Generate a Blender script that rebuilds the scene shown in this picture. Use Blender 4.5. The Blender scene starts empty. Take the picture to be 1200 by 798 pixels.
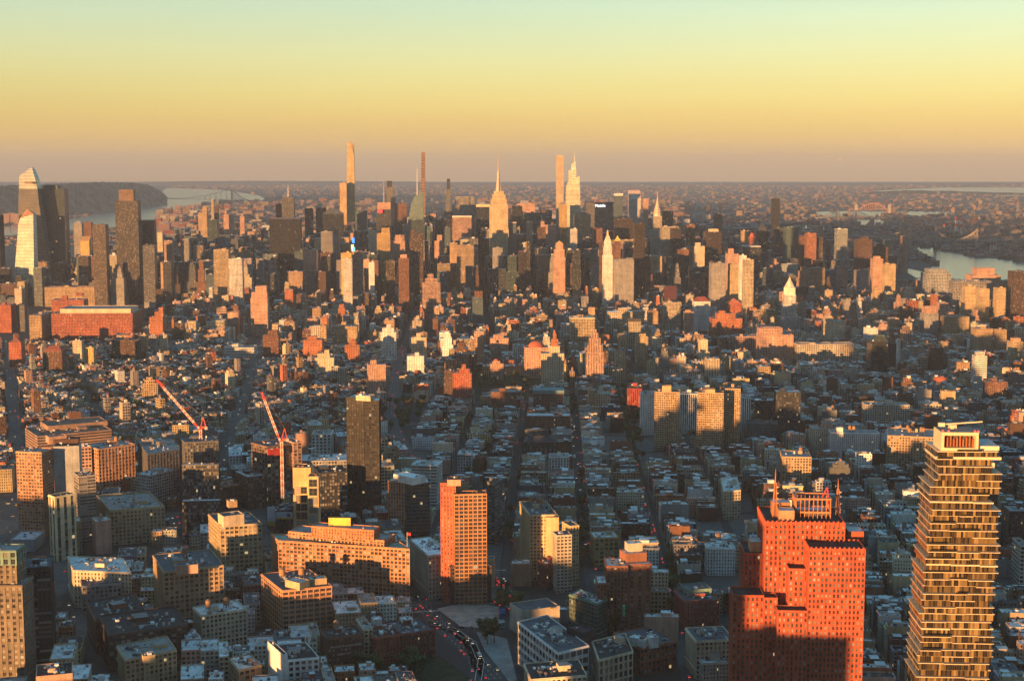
import bpy, bmesh, math, random
import numpy as np
from mathutils import Vector, Matrix
R = math.radians
rng = random.Random(7)
SC = bpy.context.scene
COL = SC.collection
# ------------------------------------------------------------------ camera
H, F, PITCH = 395.0, 1715.0, R(6.717)
cp, sp = math.cos(PITCH), math.sin(PITCH)
cam_d = bpy.data.cameras.new("camera")
cam_d.sensor_width = 36.0
cam_d.lens = 36.0 * F / 1200.0
cam_d.clip_start, cam_d.clip_end = 1.0, 200000.0
cam = bpy.data.objects.new("camera", cam_d)
cam.location = (0, 0, H)
cam.rotation_euler = (math.pi / 2 - PITCH, 0, 0)
COL.objects.link(cam)
SC.camera = cam
# ------------------------------------------------------------------ sky
SUN_EL, SUN_AZ = R(2.1), R(-146.0)      # azimuth from +Y (view) clockwise: behind the camera, to its left
sdir = Vector((math.sin(SUN_AZ) * math.cos(SUN_EL), math.cos(SUN_AZ) * math.cos(SUN_EL), math.sin(SUN_EL)))
world = bpy.data.worlds.new("World")
SC.world = world
world.use_nodes = True
wt = world.node_tree
wt.nodes.clear()
wo = wt.nodes.new("ShaderNodeOutputWorld")
sky = wt.nodes.new("ShaderNodeTexSky")
sky.sky_type = 'NISHITA'
sky.sun_disc = False
sky.sun_elevation = SUN_EL
sky.sun_rotation = SUN_AZ
sky.air_density, sky.dust_density, sky.ozone_density = 1.0, 0.6, 4.0
bg1 = wt.nodes.new("ShaderNodeBackground")
bg1.inputs[1].default_value = 0.05   # the lower end: the photograph's sky overhead is already dim
wt.links.new(sky.outputs[0], bg1.inputs[0])
tc = wt.nodes.new("ShaderNodeTexCoord")
sx = wt.nodes.new("ShaderNodeSeparateXYZ")
wt.links.new(tc.outputs["Generated"], sx.inputs[0])
mr = wt.nodes.new("ShaderNodeMapRange")
mr.inputs[1].default_value, mr.inputs[2].default_value = 0.0, 0.5
wt.links.new(sx.outputs[2], mr.inputs[0])
rp = wt.nodes.new("ShaderNodeValToRGB")
rp.color_ramp.interpolation = 'B_SPLINE'
STOPS = [(0.0, (.305, .190, .096)), (.4, (.315, .195, .076)), (1.5, (.325, .205, .056)), (2.8, (.328, .254, .070)), (4.5, (.298, .286, .126)),
         (6.5, (.232, .284, .184)), (9.0, (.125, .185, .155)), (14.0, (.076, .154, .182)), (22.0, (.067, .168, .228)), (30.0, (.065, .168, .240))]
el = rp.color_ramp.elements
for i, (deg, c) in enumerate(STOPS):
    e = el[i] if i < 2 else el.new(0.5)
    e.position = min(1.0, math.sin(R(deg)) / 0.5)
    e.color = (*c, 1)
wt.links.new(mr.outputs[0], rp.inputs[0])
# the sky is a little brighter to the right of the view than to the left, as far as air can be
dx = wt.nodes.new("ShaderNodeMapRange")
dx.inputs[1].default_value, dx.inputs[2].default_value = -0.45, 0.45
dx.inputs[3].default_value, dx.inputs[4].default_value = 0.84, 1.15
wt.links.new(sx.outputs[0], dx.inputs[0])
bg2 = wt.nodes.new("ShaderNodeBackground")
wt.links.new(rp.outputs[0], bg2.inputs[0])
dy = wt.nodes.new("ShaderNodeMapRange")          # the band of colour is strongest over the city ahead
dy.inputs[1].default_value, dy.inputs[2].default_value = -0.4, 0.75
dy.inputs[3].default_value, dy.inputs[4].default_value = 0.30, 1.0
wt.links.new(sx.outputs[1], dy.inputs[0])
dm = wt.nodes.new("ShaderNodeMath"); dm.operation = 'MULTIPLY'   # brighter to the right and ahead
wt.links.new(dx.outputs[0], dm.inputs[0]); wt.links.new(dy.outputs[0], dm.inputs[1])
vm = wt.nodes.new("ShaderNodeVectorMath"); vm.operation = 'MULTIPLY'
wt.links.new(tc.outputs["Generated"], vm.inputs[0]); vm.inputs[1].default_value = (2.2, 2.2, 38.0)
nz = wt.nodes.new("ShaderNodeTexNoise"); nz.inputs["Scale"].default_value = 1.0; nz.inputs["Detail"].default_value = 4.0
wt.links.new(vm.outputs[0], nz.inputs["Vector"])                 # thin uneven veils in the air
nr = wt.nodes.new("ShaderNodeMapRange")
nr.inputs[1].default_value, nr.inputs[2].default_value, nr.inputs[3].default_value, nr.inputs[4].default_value = .3, .7, .965, 1.035
wt.links.new(nz.outputs["Fac"], nr.inputs[0])
dn = wt.nodes.new("ShaderNodeMath"); dn.operation = 'MULTIPLY'
wt.links.new(dm.outputs[0], dn.inputs[0]); wt.links.new(nr.outputs[0], dn.inputs[1])
wt.links.new(dn.outputs[0], bg2.inputs[1])
ads = wt.nodes.new("ShaderNodeAddShader")
wt.links.new(bg1.outputs[0], ads.inputs[0])
wt.links.new(bg2.outputs[0], ads.inputs[1])
wt.links.new(ads.outputs[0], wo.inputs[0])
# ------------------------------------------------------------------ sun
sd = bpy.data.lights.new("sun", 'SUN')
sd.energy = 5.0
sd.angle = R(0.6)
sd.color = (1.0, 0.48, 0.165)
so = bpy.data.objects.new("sun", sd)
so.rotation_euler = (-sdir).to_track_quat('-Z', 'Y').to_euler()
so.location = (0, 0, 2000)
COL.objects.link(so)
# ------------------------------------------------------------------ exposure
vs = SC.view_settings
vs.view_transform, vs.look, vs.exposure, vs.gamma = 'Standard', 'None', 1.45, 1.0
vs.use_curve_mapping = False
SC.render.engine = 'CYCLES'
cy = SC.cycles
cy.max_bounces, cy.diffuse_bounces, cy.glossy_bounces, cy.volume_bounces = 5, 2, 2, 0
cy.transmission_bounces, cy.transparent_max_bounces = 2, 4
cy.caustics_reflective = cy.caustics_refractive = False
cy.use_denoising = True
cy.sample_clamp_indirect = 3.0
HAZE_DENSITY, HAZE_COLOR = 3.2e-5, (.50, .63, .82, 1)

# ------------------------------------------------------------------ picture <-> place
def ray(px, py):
    u, v = (px - 600) / F, (399 - py) / F
    return u, cp + v * sp, -sp + v * cp
def G(px, py, z=0.0):                 # where the sight line through a photo point meets height z
    a, b, c = ray(px, py)
    t = (z - H) / c
    return (a * t, b * t)
def XZ(px, py, Y):                    # where it meets the vertical plane at distance Y
    a, b, c = ray(px, py)
    t = Y / b
    return a * t, H + c * t
def proj(x, y, z):
    z -= H
    d = y * cp - z * sp
    return 600 + F * x / d, 399 - F * (y * sp + z * cp) / d

# ------------------------------------------------------------------ mesh building
NOSTY = (0.0, 0.0, 0.0, 0.0)
class MB:
    def __init__(s):
        s.v, s.f, s.uv, s.c, s.s, s.m = [], [], [], [], [], []
    def face(s, pts, col=(.3, .3, .3), uv=None, ww=0.0, sty=NOSTY, mat=0):
        b = len(s.v)
        s.v += pts
        n = len(pts)
        s.f.append(tuple(range(b, b + n)))
        s.uv += uv if uv else [(0.0, 0.0)] * n
        s.c.append((col[0], col[1], col[2], ww))
        s.s.append(sty)
        s.m.append(mat)
    def box(s, cx, cy, z0, w, d, h, rot=0.0, col=(.3, .3, .3), mat=0, top=None, bottom=False):
        c, n = math.cos(rot), math.sin(rot)
        q = [(cx + x * c - y * n, cy + x * n + y * c) for x, y in ((-w / 2, -d / 2), (w / 2, -d / 2), (w / 2, d / 2), (-w / 2, d / 2))]
        for i in range(4):
            a, b = q[i], q[(i + 1) % 4]
            s.face([(*a, z0), (*b, z0), (*b, z0 + h), (*a, z0 + h)], col, mat=mat)
        s.face([(*p, z0 + h) for p in q], top or col, mat=mat)
        if bottom:
            s.face([(*p, z0) for p in q[::-1]], col, mat=mat)
    def bar(s, p, q, t, col=(.3, .3, .3), mat=0, t2=None):
        p, q = Vector(p), Vector(q)
        d = (q - p).normalized()
        up = Vector((0, 0, 1)) if abs(d.z) < .9 else Vector((1, 0, 0))
        a = d.cross(up).normalized()
        b = a.cross(d)
        t2 = t if t2 is None else t2
        k0 = [p + a * x * t / 2 + b * y * t / 2 for x, y in ((-1, -1), (1, -1), (1, 1), (-1, 1))]
        k1 = [q + a * x * t2 / 2 + b * y * t2 / 2 for x, y in ((-1, -1), (1, -1), (1, 1), (-1, 1))]
        for i in range(4):
            j = (i + 1) % 4
            s.face([tuple(k0[i]), tuple(k0[j]), tuple(k1[j]), tuple(k1[i])], col, mat=mat)
        s.face([tuple(x) for x in k0[::-1]], col, mat=mat)
        s.face([tuple(x) for x in k1], col, mat=mat)
    def cone(s, cx, cy, z0, r0, h, r1, n=10, col=(.3, .3, .3), mat=0, cap=True):
        a = [(math.cos(2 * math.pi * i / n), math.sin(2 * math.pi * i / n)) for i in range(n)]
        for i in range(n):
            (x0, y0), (x1, y1) = a[i], a[(i + 1) % n]
            if r1 > 1e-4:
                s.face([(cx + x0 * r0, cy + y0 * r0, z0), (cx + x1 * r0, cy + y1 * r0, z0), (cx + x1 * r1, cy + y1 * r1, z0 + h), (cx + x0 * r1, cy + y0 * r1, z0 + h)], col, mat=mat)
            else:
                s.face([(cx + x0 * r0, cy + y0 * r0, z0), (cx + x1 * r0, cy + y1 * r0, z0), (cx, cy, z0 + h)], col, mat=mat)
        if cap and r1 > 1e-4:
            s.face([(cx + x * r1, cy + y * r1, z0 + h) for x, y in a], col, mat=mat)
    def mesh(s, name, mats):
        me = bpy.data.meshes.new(name)
        nv, nf = len(s.v), len(s.f)
        cnt = np.fromiter((len(f) for f in s.f), dtype=np.int32, count=nf)
        me.vertices.add(nv)
        me.vertices.foreach_set("co", np.asarray(s.v, dtype=np.float32).ravel())
        nl = int(cnt.sum())
        me.loops.add(nl)
        me.loops.foreach_set("vertex_index", np.fromiter((i for f in s.f for i in f), dtype=np.int32, count=nl))
        me.polygons.add(nf)
        st = np.zeros(nf, dtype=np.int32)
        st[1:] = np.cumsum(cnt)[:-1]
        me.polygons.foreach_set("loop_start", st)
        me.polygons.foreach_set("loop_total", cnt)
        me.polygons.foreach_set("material_index", np.asarray(s.m, dtype=np.int32))
        for m in (mats if isinstance(mats, (list, tuple)) else [mats]):
            me.materials.append(m)
        u = me.uv_layers.new(name="UVMap")
        u.data.foreach_set("uv", np.asarray(s.uv, dtype=np.float32).ravel())
        a = me.attributes.new("wcol", 'FLOAT_COLOR', 'FACE')
        a.data.foreach_set("color", np.asarray(s.c, dtype=np.float32).ravel())
        a = me.attributes.new("wsty", 'FLOAT_COLOR', 'FACE')
        a.data.foreach_set("color", np.asarray(s.s, dtype=np.float32).ravel())
        me.update(calc_edges=True)
        return me
    def build(s, name, mats, parent=None, loc=None, rot=0.0):
        if not s.f:
            return None
        o = bpy.data.objects.new(name, s.mesh(name, mats))
        COL.objects.link(o)
        if parent:
            o.parent = parent
        if loc is not None:
            o.location = loc
        if rot:
            o.rotation_euler = (0, 0, rot)
        return o
def tag(o, label=None, cat=None, group=None, kind=None):
    if label: o["label"] = label
    if cat: o["category"] = cat
    if group: o["group"] = group
    if kind: o["kind"] = kind
    return o
def empty(name, loc, rz=0.0):
    o = bpy.data.objects.new(name, None)
    o.location = loc
    o.rotation_euler = (0, 0, rz)
    COL.objects.link(o)
    return o
def lettering(txt, size, extrude, mat, parent, loc, rz):
    cu = bpy.data.curves.new("lettering", 'FONT')
    cu.body, cu.align_x, cu.align_y, cu.size, cu.extrude = txt, 'CENTER', 'CENTER', size, extrude
    tmp = bpy.data.objects.new("lettering_outline", cu); COL.objects.link(tmp)
    me = bpy.data.meshes.new_from_object(tmp.evaluated_get(bpy.context.evaluated_depsgraph_get()))
    bpy.data.objects.remove(tmp)
    me.materials.clear(); me.materials.append(mat)
    o = bpy.data.objects.new("lettering", me); COL.objects.link(o)
    o.parent, o.location, o.rotation_euler = parent, loc, (math.pi / 2, 0, rz)
    return o
def structure(o):
    o["kind"] = "structure"
    return o

# ------------------------------------------------------------------ materials
def new_mat(name):
    m = bpy.data.materials.new(name)
    m.use_nodes = True
    return m, m.node_tree, m.node_tree.nodes["Principled BSDF"]
def N(t, typ, **kw):
    n = t.nodes.new(typ)
    for k, v in kw.items():
        setattr(n, k, v)
    return n
def math_node(t, op, a, b=None, c=None):
    n = t.nodes.new("ShaderNodeMath")
    n.operation = op
    for i, x in enumerate((a, b, c)):
        if x is None: continue
        if isinstance(x, (int, float)): n.inputs[i].default_value = x
        else: t.links.new(x, n.inputs[i])
    return n.outputs[0]
def mix_col(t, f, a, b, blend='MIX'):
    n = t.nodes.new("ShaderNodeMix")
    n.data_type = 'RGBA'
    n.blend_type = blend
    for s, x in ((n.inputs[0], f), (n.inputs[6], a), (n.inputs[7], b)):
        if isinstance(x, (int, float)): s.default_value = x
        elif isinstance(x, tuple): s.default_value = (*x[:3], 1)
        else: t.links.new(x, s)
    return n.outputs[2]
def noise(t, scale, detail=3.0, rough=.55, vec=None):
    n = t.nodes.new("ShaderNodeTexNoise")
    n.inputs["Scale"].default_value = scale
    n.inputs["Detail"].default_value = detail
    n.inputs["Roughness"].default_value = rough
    if vec is not None: t.links.new(vec, n.inputs["Vector"])
    return n.outputs["Fac"]
def remap(t, x, a, b, c, d):
    n = t.nodes.new("ShaderNodeMapRange")
    for i, v in enumerate((a, b, c, d)): n.inputs[i + 1].default_value = v
    t.links.new(x, n.inputs[0])
    return n.outputs[0]
def geo_pos(t):
    return t.nodes.new("ShaderNodeNewGeometry").outputs["Position"]

def facade_material():
    m, t, b = new_mat("facade")
    L = t.links.new
    uvn = N(t, "ShaderNodeUVMap")
    s = N(t, "ShaderNodeSeparateXYZ"); L(uvn.outputs[0], s.inputs[0])
    u, v = s.outputs[0], s.outputs[1]
    wc = N(t, "ShaderNodeAttribute", attribute_name="wcol")
    ws = N(t, "ShaderNodeAttribute", attribute_name="wsty")
    sr = N(t, "ShaderNodeSeparateColor"); L(ws.outputs["Color"], sr.inputs[0])
    fu, fv = math_node(t, 'FRACT', u), math_node(t, 'FRACT', v)
    cu, cv = math_node(t, 'FLOOR', u), math_node(t, 'FLOOR', v)
    mu = math_node(t, 'LESS_THAN', math_node(t, 'ABSOLUTE', math_node(t, 'SUBTRACT', fu, .5)), math_node(t, 'MULTIPLY', wc.outputs["Alpha"], .5))
    mv = math_node(t, 'LESS_THAN', math_node(t, 'ABSOLUTE', math_node(t, 'SUBTRACT', fv, .52)), math_node(t, 'MULTIPLY', sr.outputs[0], .5))
    mask = math_node(t, 'MULTIPLY', mu, mv)
    cv3 = N(t, "ShaderNodeCombineXYZ")
    L(cu, cv3.inputs[0]); L(cv, cv3.inputs[1]); L(math_node(t, 'MULTIPLY', ws.outputs["Alpha"], 731.0), cv3.inputs[2])
    wn = N(t, "ShaderNodeTexWhiteNoise", noise_dimensions='3D'); L(cv3.outputs[0], wn.inputs["Vector"])
    wr = N(t, "ShaderNodeSeparateColor"); L(wn.outputs["Color"], wr.inputs[0])
    # glass: dark room, pale blind, or tinted pane
    tint = mix_col(t, sr.outputs[1], (.018, .021, .024), (.085, .125, .14))
    blind = mix_col(t, wr.outputs[0], (.07, .066, .06), (.26, .24, .21))
    isb = math_node(t, 'MULTIPLY', math_node(t, 'GREATER_THAN', wn.outputs["Value"], .78), math_node(t, 'LESS_THAN', wc.outputs["Alpha"], .76))
    glass = mix_col(t, math_node(t, 'MULTIPLY', isb, .75), tint, blind)
    glass = mix_col(t, 1.0, glass, mix_col(t, wr.outputs[1], (.6, .6, .6), (1.3, 1.3, 1.3)), 'MULTIPLY')
    # wall: soot, repairs and a fine grain
    pos = geo_pos(t)
    n1 = remap(t, noise(t, .045, 4, .6, pos), .3, .7, .72, 1.22)
    n2 = remap(t, noise(t, .35, 4, .75, pos), .25, .75, .78, 1.18)
    sc = N(t, "ShaderNodeVectorMath", operation='MULTIPLY'); L(pos, sc.inputs[0]); sc.inputs[1].default_value = (.5, .5, .03)
    n3 = remap(t, noise(t, 1.0, 2, .5, sc.outputs[0]), .3, .7, .85, 1.1)
    nn = math_node(t, 'MULTIPLY', math_node(t, 'MULTIPLY', n1, n2), n3)
    # sill course under every floor
    band = math_node(t, 'MULTIPLY', math_node(t, 'LESS_THAN', fv, .07), math_node(t, 'GREATER_THAN', wc.outputs["Alpha"], .01))
    nn = math_node(t, 'MULTIPLY', nn, math_node(t, 'MULTIPLY_ADD', band, .16, 1.0))
    cg = N(t, "ShaderNodeCombineColor")
    for i in range(3): L(nn, cg.inputs[i])
    wall = mix_col(t, 1.0, wc.outputs["Color"], cg.outputs[0], 'MULTIPLY')
    L(mix_col(t, mask, wall, glass), b.inputs["Base Color"])
    L(math_node(t, 'MULTIPLY_ADD', mask, -.74, .88), b.inputs["Roughness"])
    L(math_node(t, 'MULTIPLY_ADD', mask, .45, .25), b.inputs["Specular IOR Level"])
    lit = math_node(t, 'MULTIPLY', mask, math_node(t, 'LESS_THAN', wr.outputs[2], sr.outputs[2]))
    b.inputs["Emission Color"].default_value = (1, .68, .32, 1)
    L(math_node(t, 'MULTIPLY', lit, .22), b.inputs["Emission Strength"])
    gn = N(t, "ShaderNodeNewGeometry")
    tv = N(t, "ShaderNodeVectorMath", operation='SUBTRACT'); L(wn.outputs["Color"], tv.inputs[0]); tv.inputs[1].default_value = (.5, .5, .5)
    ts = N(t, "ShaderNodeVectorMath", operation='SCALE'); L(tv.outputs[0], ts.inputs[0]); L(math_node(t, 'MULTIPLY', mask, .07), ts.inputs["Scale"])
    ta = N(t, "ShaderNodeVectorMath", operation='ADD'); L(gn.outputs["Normal"], ta.inputs[0]); L(ts.outputs[0], ta.inputs[1])
    tn = N(t, "ShaderNodeVectorMath", operation='NORMALIZE'); L(ta.outputs[0], tn.inputs[0])
    L(tn.outputs[0], b.inputs["Normal"])
    return m
def surface_material(name, rough=.9, spec=.2, metallic=0.0, s1=.08, s2=.9, amp=.25, amp2=.15):
    """plain surface in the mesh's own colour with stains and grain"""
    m, t, b = new_mat(name)
    wc = N(t, "ShaderNodeAttribute", attribute_name="wcol")
    pos = geo_pos(t)
    n1 = remap(t, noise(t, s1, 4, .62, pos), .3, .7, 1 - amp, 1 + amp)
    n2 = remap(t, noise(t, s2, 3, .7, pos), .25, .75, 1 - amp2, 1 + amp2)
    nn = math_node(t, 'MULTIPLY', n1, n2)
    cg = N(t, "ShaderNodeCombineColor")
    for i in range(3): t.links.new(nn, cg.inputs[i])
    t.links.new(mix_col(t, 1.0, wc.outputs["Color"], cg.outputs[0], 'MULTIPLY'), b.inputs["Base Color"])
    b.inputs["Roughness"].default_value = rough
    b.inputs["Specular IOR Level"].default_value = spec
    b.inputs["Metallic"].default_value = metallic
    return m
def window_material():
    m, t, b = new_mat("window_glass")
    oi = N(t, "ShaderNodeObjectInfo")
    ws = N(t, "ShaderNodeAttribute", attribute_name="wsty")
    r = math_node(t, 'FRACT', math_node(t, 'ADD', oi.outputs["Random"], math_node(t, 'MULTIPLY', ws.outputs["Alpha"], 7.13)))
    r2 = math_node(t, 'FRACT', math_node(t, 'MULTIPLY', r, 37.7))
    sr = N(t, "ShaderNodeSeparateColor"); t.links.new(ws.outputs["Color"], sr.inputs[0])
    blind = mix_col(t, r2, (.13, .12, .11), (.46, .43, .38))
    dark = mix_col(t, r2, (.010, .012, .014), (.035, .042, .048))
    isb = math_node(t, 'MULTIPLY', math_node(t, 'GREATER_THAN', r, .60), math_node(t, 'MULTIPLY_ADD', sr.outputs[1], -.8, .8))
    t.links.new(mix_col(t, isb, dark, blind), b.inputs["Base Color"])
    b.inputs["Roughness"].default_value = .1
    b.inputs["Specular IOR Level"].default_value = .65
    b.inputs["Emission Color"].default_value = (1, .7, .35, 1)
    t.links.new(math_node(t, 'MULTIPLY', math_node(t, 'LESS_THAN', r2, .010), .25), b.inputs["Emission Strength"])
    return m
def emit_material(name, col, strength):
    m, t, b = new_mat(name)
    b.inputs["Base Color"].default_value = (*[c * .4 for c in col], 1)
    b.inputs["Emission Color"].default_value = (*col, 1)
    b.inputs["Emission Strength"].default_value = strength
    return m
def ground_material():
    m, t, b = new_mat("ground_asphalt")
    pos = geo_pos(t)
    n1 = noise(t, .012, 5, .65, pos)
    n2 = noise(t, .4, 4, .7, pos)
    near = mix_col(t, n1, (.032, .032, .034), (.062, .060, .057))
    near = mix_col(t, remap(t, n2, .3, .7, 0, .35), near, (.085, .083, .08))
    # far out the ground is a patchwork of lawns, roofs and trees
    s = N(t, "ShaderNodeSeparateXYZ"); t.links.new(pos, s.inputs[0])
    far = remap(t, s.outputs[1], 5200, 8500, 0, 1)
    patch = mix_col(t, remap(t, noise(t, .0016, 6, .7, pos), .4, .6, 0, 1), (.045, .055, .032), (.12, .105, .09))
    patch = mix_col(t, remap(t, noise(t, .008, 3, .6, pos), .45, .62, 0, .7), patch, (.19, .17, .15))
    t.links.new(mix_col(t, far, near, patch), b.inputs["Base Color"])
    b.inputs["Roughness"].default_value = .92
    b.inputs["Specular IOR Level"].default_value = .2
    return m
def water_material():
    m, t, b = new_mat("water")
    b.inputs["Base Color"].default_value = (.05, .075, .075, 1)
    b.inputs["Roughness"].default_value = .16
    b.inputs["IOR"].default_value = 1.33
    bp = N(t, "ShaderNodeBump")
    bp.inputs["Strength"].default_value = .12
    bp.inputs["Distance"].default_value = 1.0
    t.links.new(noise(t, .05, 5, .6, geo_pos(t)), bp.inputs["Height"])
    t.links.new(bp.outputs[0], b.inputs["Normal"])
    return m
def leaf_material():
    m, t, b = new_mat("leaves")
    wc = N(t, "ShaderNodeAttribute", attribute_name="wcol")
    oi = N(t, "ShaderNodeObjectInfo")
    c = mix_col(t, remap(t, oi.outputs["Random"], 0, 1, 0, .55), wc.outputs["Color"], (.11, .07, .022))
    t.links.new(c, b.inputs["Base Color"])
    b.inputs["Roughness"].default_value = .8
    b.inputs["Specular IOR Level"].default_value = .15
    return m
FAC = facade_material()
ROOF = surface_material("roofing", .85, .2, s1=.16, s2=1.3, amp=.4, amp2=.28)
SURF = surface_material("plain_surface")
METAL = surface_material("painted_metal", .5, .4, .0, .3, 2.0, .12, .08)
GLASSY = surface_material("curtain_glass", .07, .9, .55, .02, .25, .15, .12)
WIN = window_material()
GROUND = ground_material()
WATER = water_material()
LEAF = leaf_material()
REDL = emit_material("tail_light", (1, .03, .02), 1.7)
WHTL = emit_material("headlight", (1, .85, .6), .9)
MATS = [FAC, ROOF, SURF]

C = dict(brick=(.37, .115, .065), rust=(.42, .16, .08), brown=(.17, .085, .055), dbrown=(.10, .06, .045), tan=(.42, .30, .18), buff=(.48, .37, .22),
         cream=(.58, .49, .35), lime=(.50, .44, .35), white=(.74, .73, .69), grey=(.30, .29, .28), dgrey=(.13, .13, .135), dark=(.045, .046, .05),
         bronze=(.085, .06, .042), teal=(.10, .15, .15), blue=(.13, .18, .22), gold=(.62, .42, .16), pink=(.50, .31, .23), green=(.12, .20, .16), steel=(.34, .36, .37), copper=(.18, .29, .25))
CN = dict(brick='red brick', rust='rust red brick', brown='brown brick', dbrown='dark brown brick', tan='tan brick', buff='buff brick', cream='cream', lime='pale limestone',
          white='white painted', grey='grey', dgrey='dark grey', dark='black', bronze='bronze glass', teal='teal glass', blue='blue glass', gold='gold', pink='pinkish brick', green='green', steel='steel grey', copper='copper green')
RC = dict(silver=(.56, .585, .60), white=(.80, .81, .82), tar=(.04, .04, .042), gravel=(.26, .255, .25), brownr=(.14, .11, .09), copper=(.20, .33, .28), slate=(.09, .10, .115), rustr=(.28, .11, .06))
RN = dict(silver='silver roof', white='white roof', tar='black tar roof', gravel='grey gravel roof', brownr='brown roof', copper='copper green roof', slate='slate roof', rustr='rust red roof')
# window styles: bay, floor height, width share, height share, glass tint, share lit
WS = dict(P=(3.1, 3.3, .44, .54, 0, .006), L=(4.4, 4.1, .70, .60, .1, .006), T=(2.7, 3.3, .40, .54, 0, .008), S=(6.0, 3.6, .985, .46, .2, .006), G=(1.8, 3.9, .90, .84, .6, .004),
          V=(3.0, 3.6, .50, .97, .1, .004), D=(2.2, 3.8, .86, .80, 0, .004), N=(4, 4, 0, 0, 0, 0), W=(3.6, 3.6, .62, .60, .1, .008), F=(3.4, 3.3, .72, .72, .15, .01))
# ------------------------------------------------------------------ building kit
MX0, MY0, MC, MNX, MNY = -3600.0, 900.0, 4.0, 1800, 2100
MASK = np.zeros((MNX, MNY), dtype=np.uint8)          # what is already built on
PROT = []                                             # sight lines kept open for the buildings placed by hand: l, r, bottom, Y
ANCH = []                                             # buildings that labels may refer to: short name, x, y
def in_poly(px, py, poly):
    c = np.zeros(px.shape, dtype=bool)
    n = len(poly)
    for i in range(n):
        (x0, y0), (x1, y1) = poly[i], poly[(i + 1) % n]
        if y0 == y1: continue
        k = ((y0 > py) != (y1 > py)) & (px < (x1 - x0) * (py - y0) / (y1 - y0) + x0)
        c ^= k
    return c
def stamp(poly, margin=3.0, val=1):
    cx, cyy = sum(p[0] for p in poly) / len(poly), sum(p[1] for p in poly) / len(poly)
    q = []
    for x, y in poly:
        d = math.hypot(x - cx, y - cyy) or 1
        q.append((x + (x - cx) / d * margin * 1.3, y + (y - cyy) / d * margin * 1.3))
    i0 = max(0, int((min(p[0] for p in q) - MX0) / MC)); i1 = min(MNX - 1, int((max(p[0] for p in q) - MX0) / MC) + 1)
    j0 = max(0, int((min(p[1] for p in q) - MY0) / MC)); j1 = min(MNY - 1, int((max(p[1] for p in q) - MY0) / MC) + 1)
    if i1 <= i0 or j1 <= j0: return
    X, Y = np.meshgrid(MX0 + (np.arange(i0, i1) + .5) * MC, MY0 + (np.arange(j0, j1) + .5) * MC, indexing='ij')
    k = in_poly(X, Y, q)
    MASK[i0:i1, j0:j1][k] = val
def occupied(x, y):
    i, j = int((x - MX0) / MC), int((y - MY0) / MC)
    if i < 0 or j < 0 or i >= MNX or j >= MNY: return 0
    return int(MASK[i, j])
def centroid(p):
    return sum(q[0] for q in p) / len(p), sum(q[1] for q in p) / len(p)
def inset(poly, t):
    n = len(poly)
    out = []
    for i in range(n):
        p0, p1, p2 = Vector(poly[i - 1]), Vector(poly[i]), Vector(poly[(i + 1) % n])
        a, b = (p1 - p0).normalized(), (p2 - p1).normalized()
        na, nb = Vector((-a.y, a.x)), Vector((-b.y, b.x))
        k = na + nb
        s = k.dot(na)
        out.append(tuple(p1 + k * (t / s if abs(s) > .15 else t)))
    return out
def rect(cx, cyy, w, d, rot):
    """counter-clockwise from the front left; (cx, cyy) is the middle of the front edge"""
    c, s = math.cos(rot), math.sin(rot)
    return [(cx + x * c - y * s, cyy + x * s + y * c) for x, y in ((-w / 2, 0), (w / 2, 0), (w / 2, d), (-w / 2, d))]
def faces_camera(a, b):
    nx, ny = b[1] - a[1], a[0] - b[0]
    return nx * -(a[0] + b[0]) / 2 + ny * -(a[1] + b[1]) / 2 > 0
def walls(mb, poly, z0, z1, col, win, seed, blind=(), para=.9, mat=0, off=(0, 0)):
    bay, fh, ww, wh, gl, lit = win
    n = len(poly)
    P = [(x - off[0], y - off[1]) for x, y in poly]
    nf = max(1, round((z1 - z0) / fh))
    sty = (wh, gl, lit, seed)
    for i in range(n):
        a, b = P[i], P[(i + 1) % n]
        L = math.hypot(b[0] - a[0], b[1] - a[1])
        nb = max(1, round(L / bay))
        k = 0.0 if (i in blind or ww == 0) else ww
        mb.face([(*a, z0), (*b, z0), (*b, z1), (*a, z1)], col, [(0, 0), (nb, 0), (nb, nf), (0, nf)], k, sty, mat)
    if para > 0:
        q = inset(P, min(.45, .1 + para * .4))
        zp = z1 + para
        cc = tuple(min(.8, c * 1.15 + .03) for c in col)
        for i in range(n):
            j = (i + 1) % n
            mb.face([(*P[i], z1), (*P[j], z1), (*P[j], zp), (*P[i], zp)], col, mat=mat)
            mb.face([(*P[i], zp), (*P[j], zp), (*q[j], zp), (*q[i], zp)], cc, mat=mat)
            mb.face([(*q[j], z1), (*q[i], z1), (*q[i], zp), (*q[j], zp)], col, mat=mat)
def roof_face(mb, poly, z, col, mat=0, off=(0, 0), para=True):
    q = inset([(x - off[0], y - off[1]) for x, y in poly], .3 if para else 0.0)
    mb.face([(*p, z + (.02 if para else 0)) for p in q], col, mat=mat)
def bilin(P, u, v):
    a, b, c, d = P[:4]
    return tuple((a[k] * (1 - u) + b[k] * u) * (1 - v) + (d[k] * (1 - u) + c[k] * u) * v for k in (0, 1))
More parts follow.
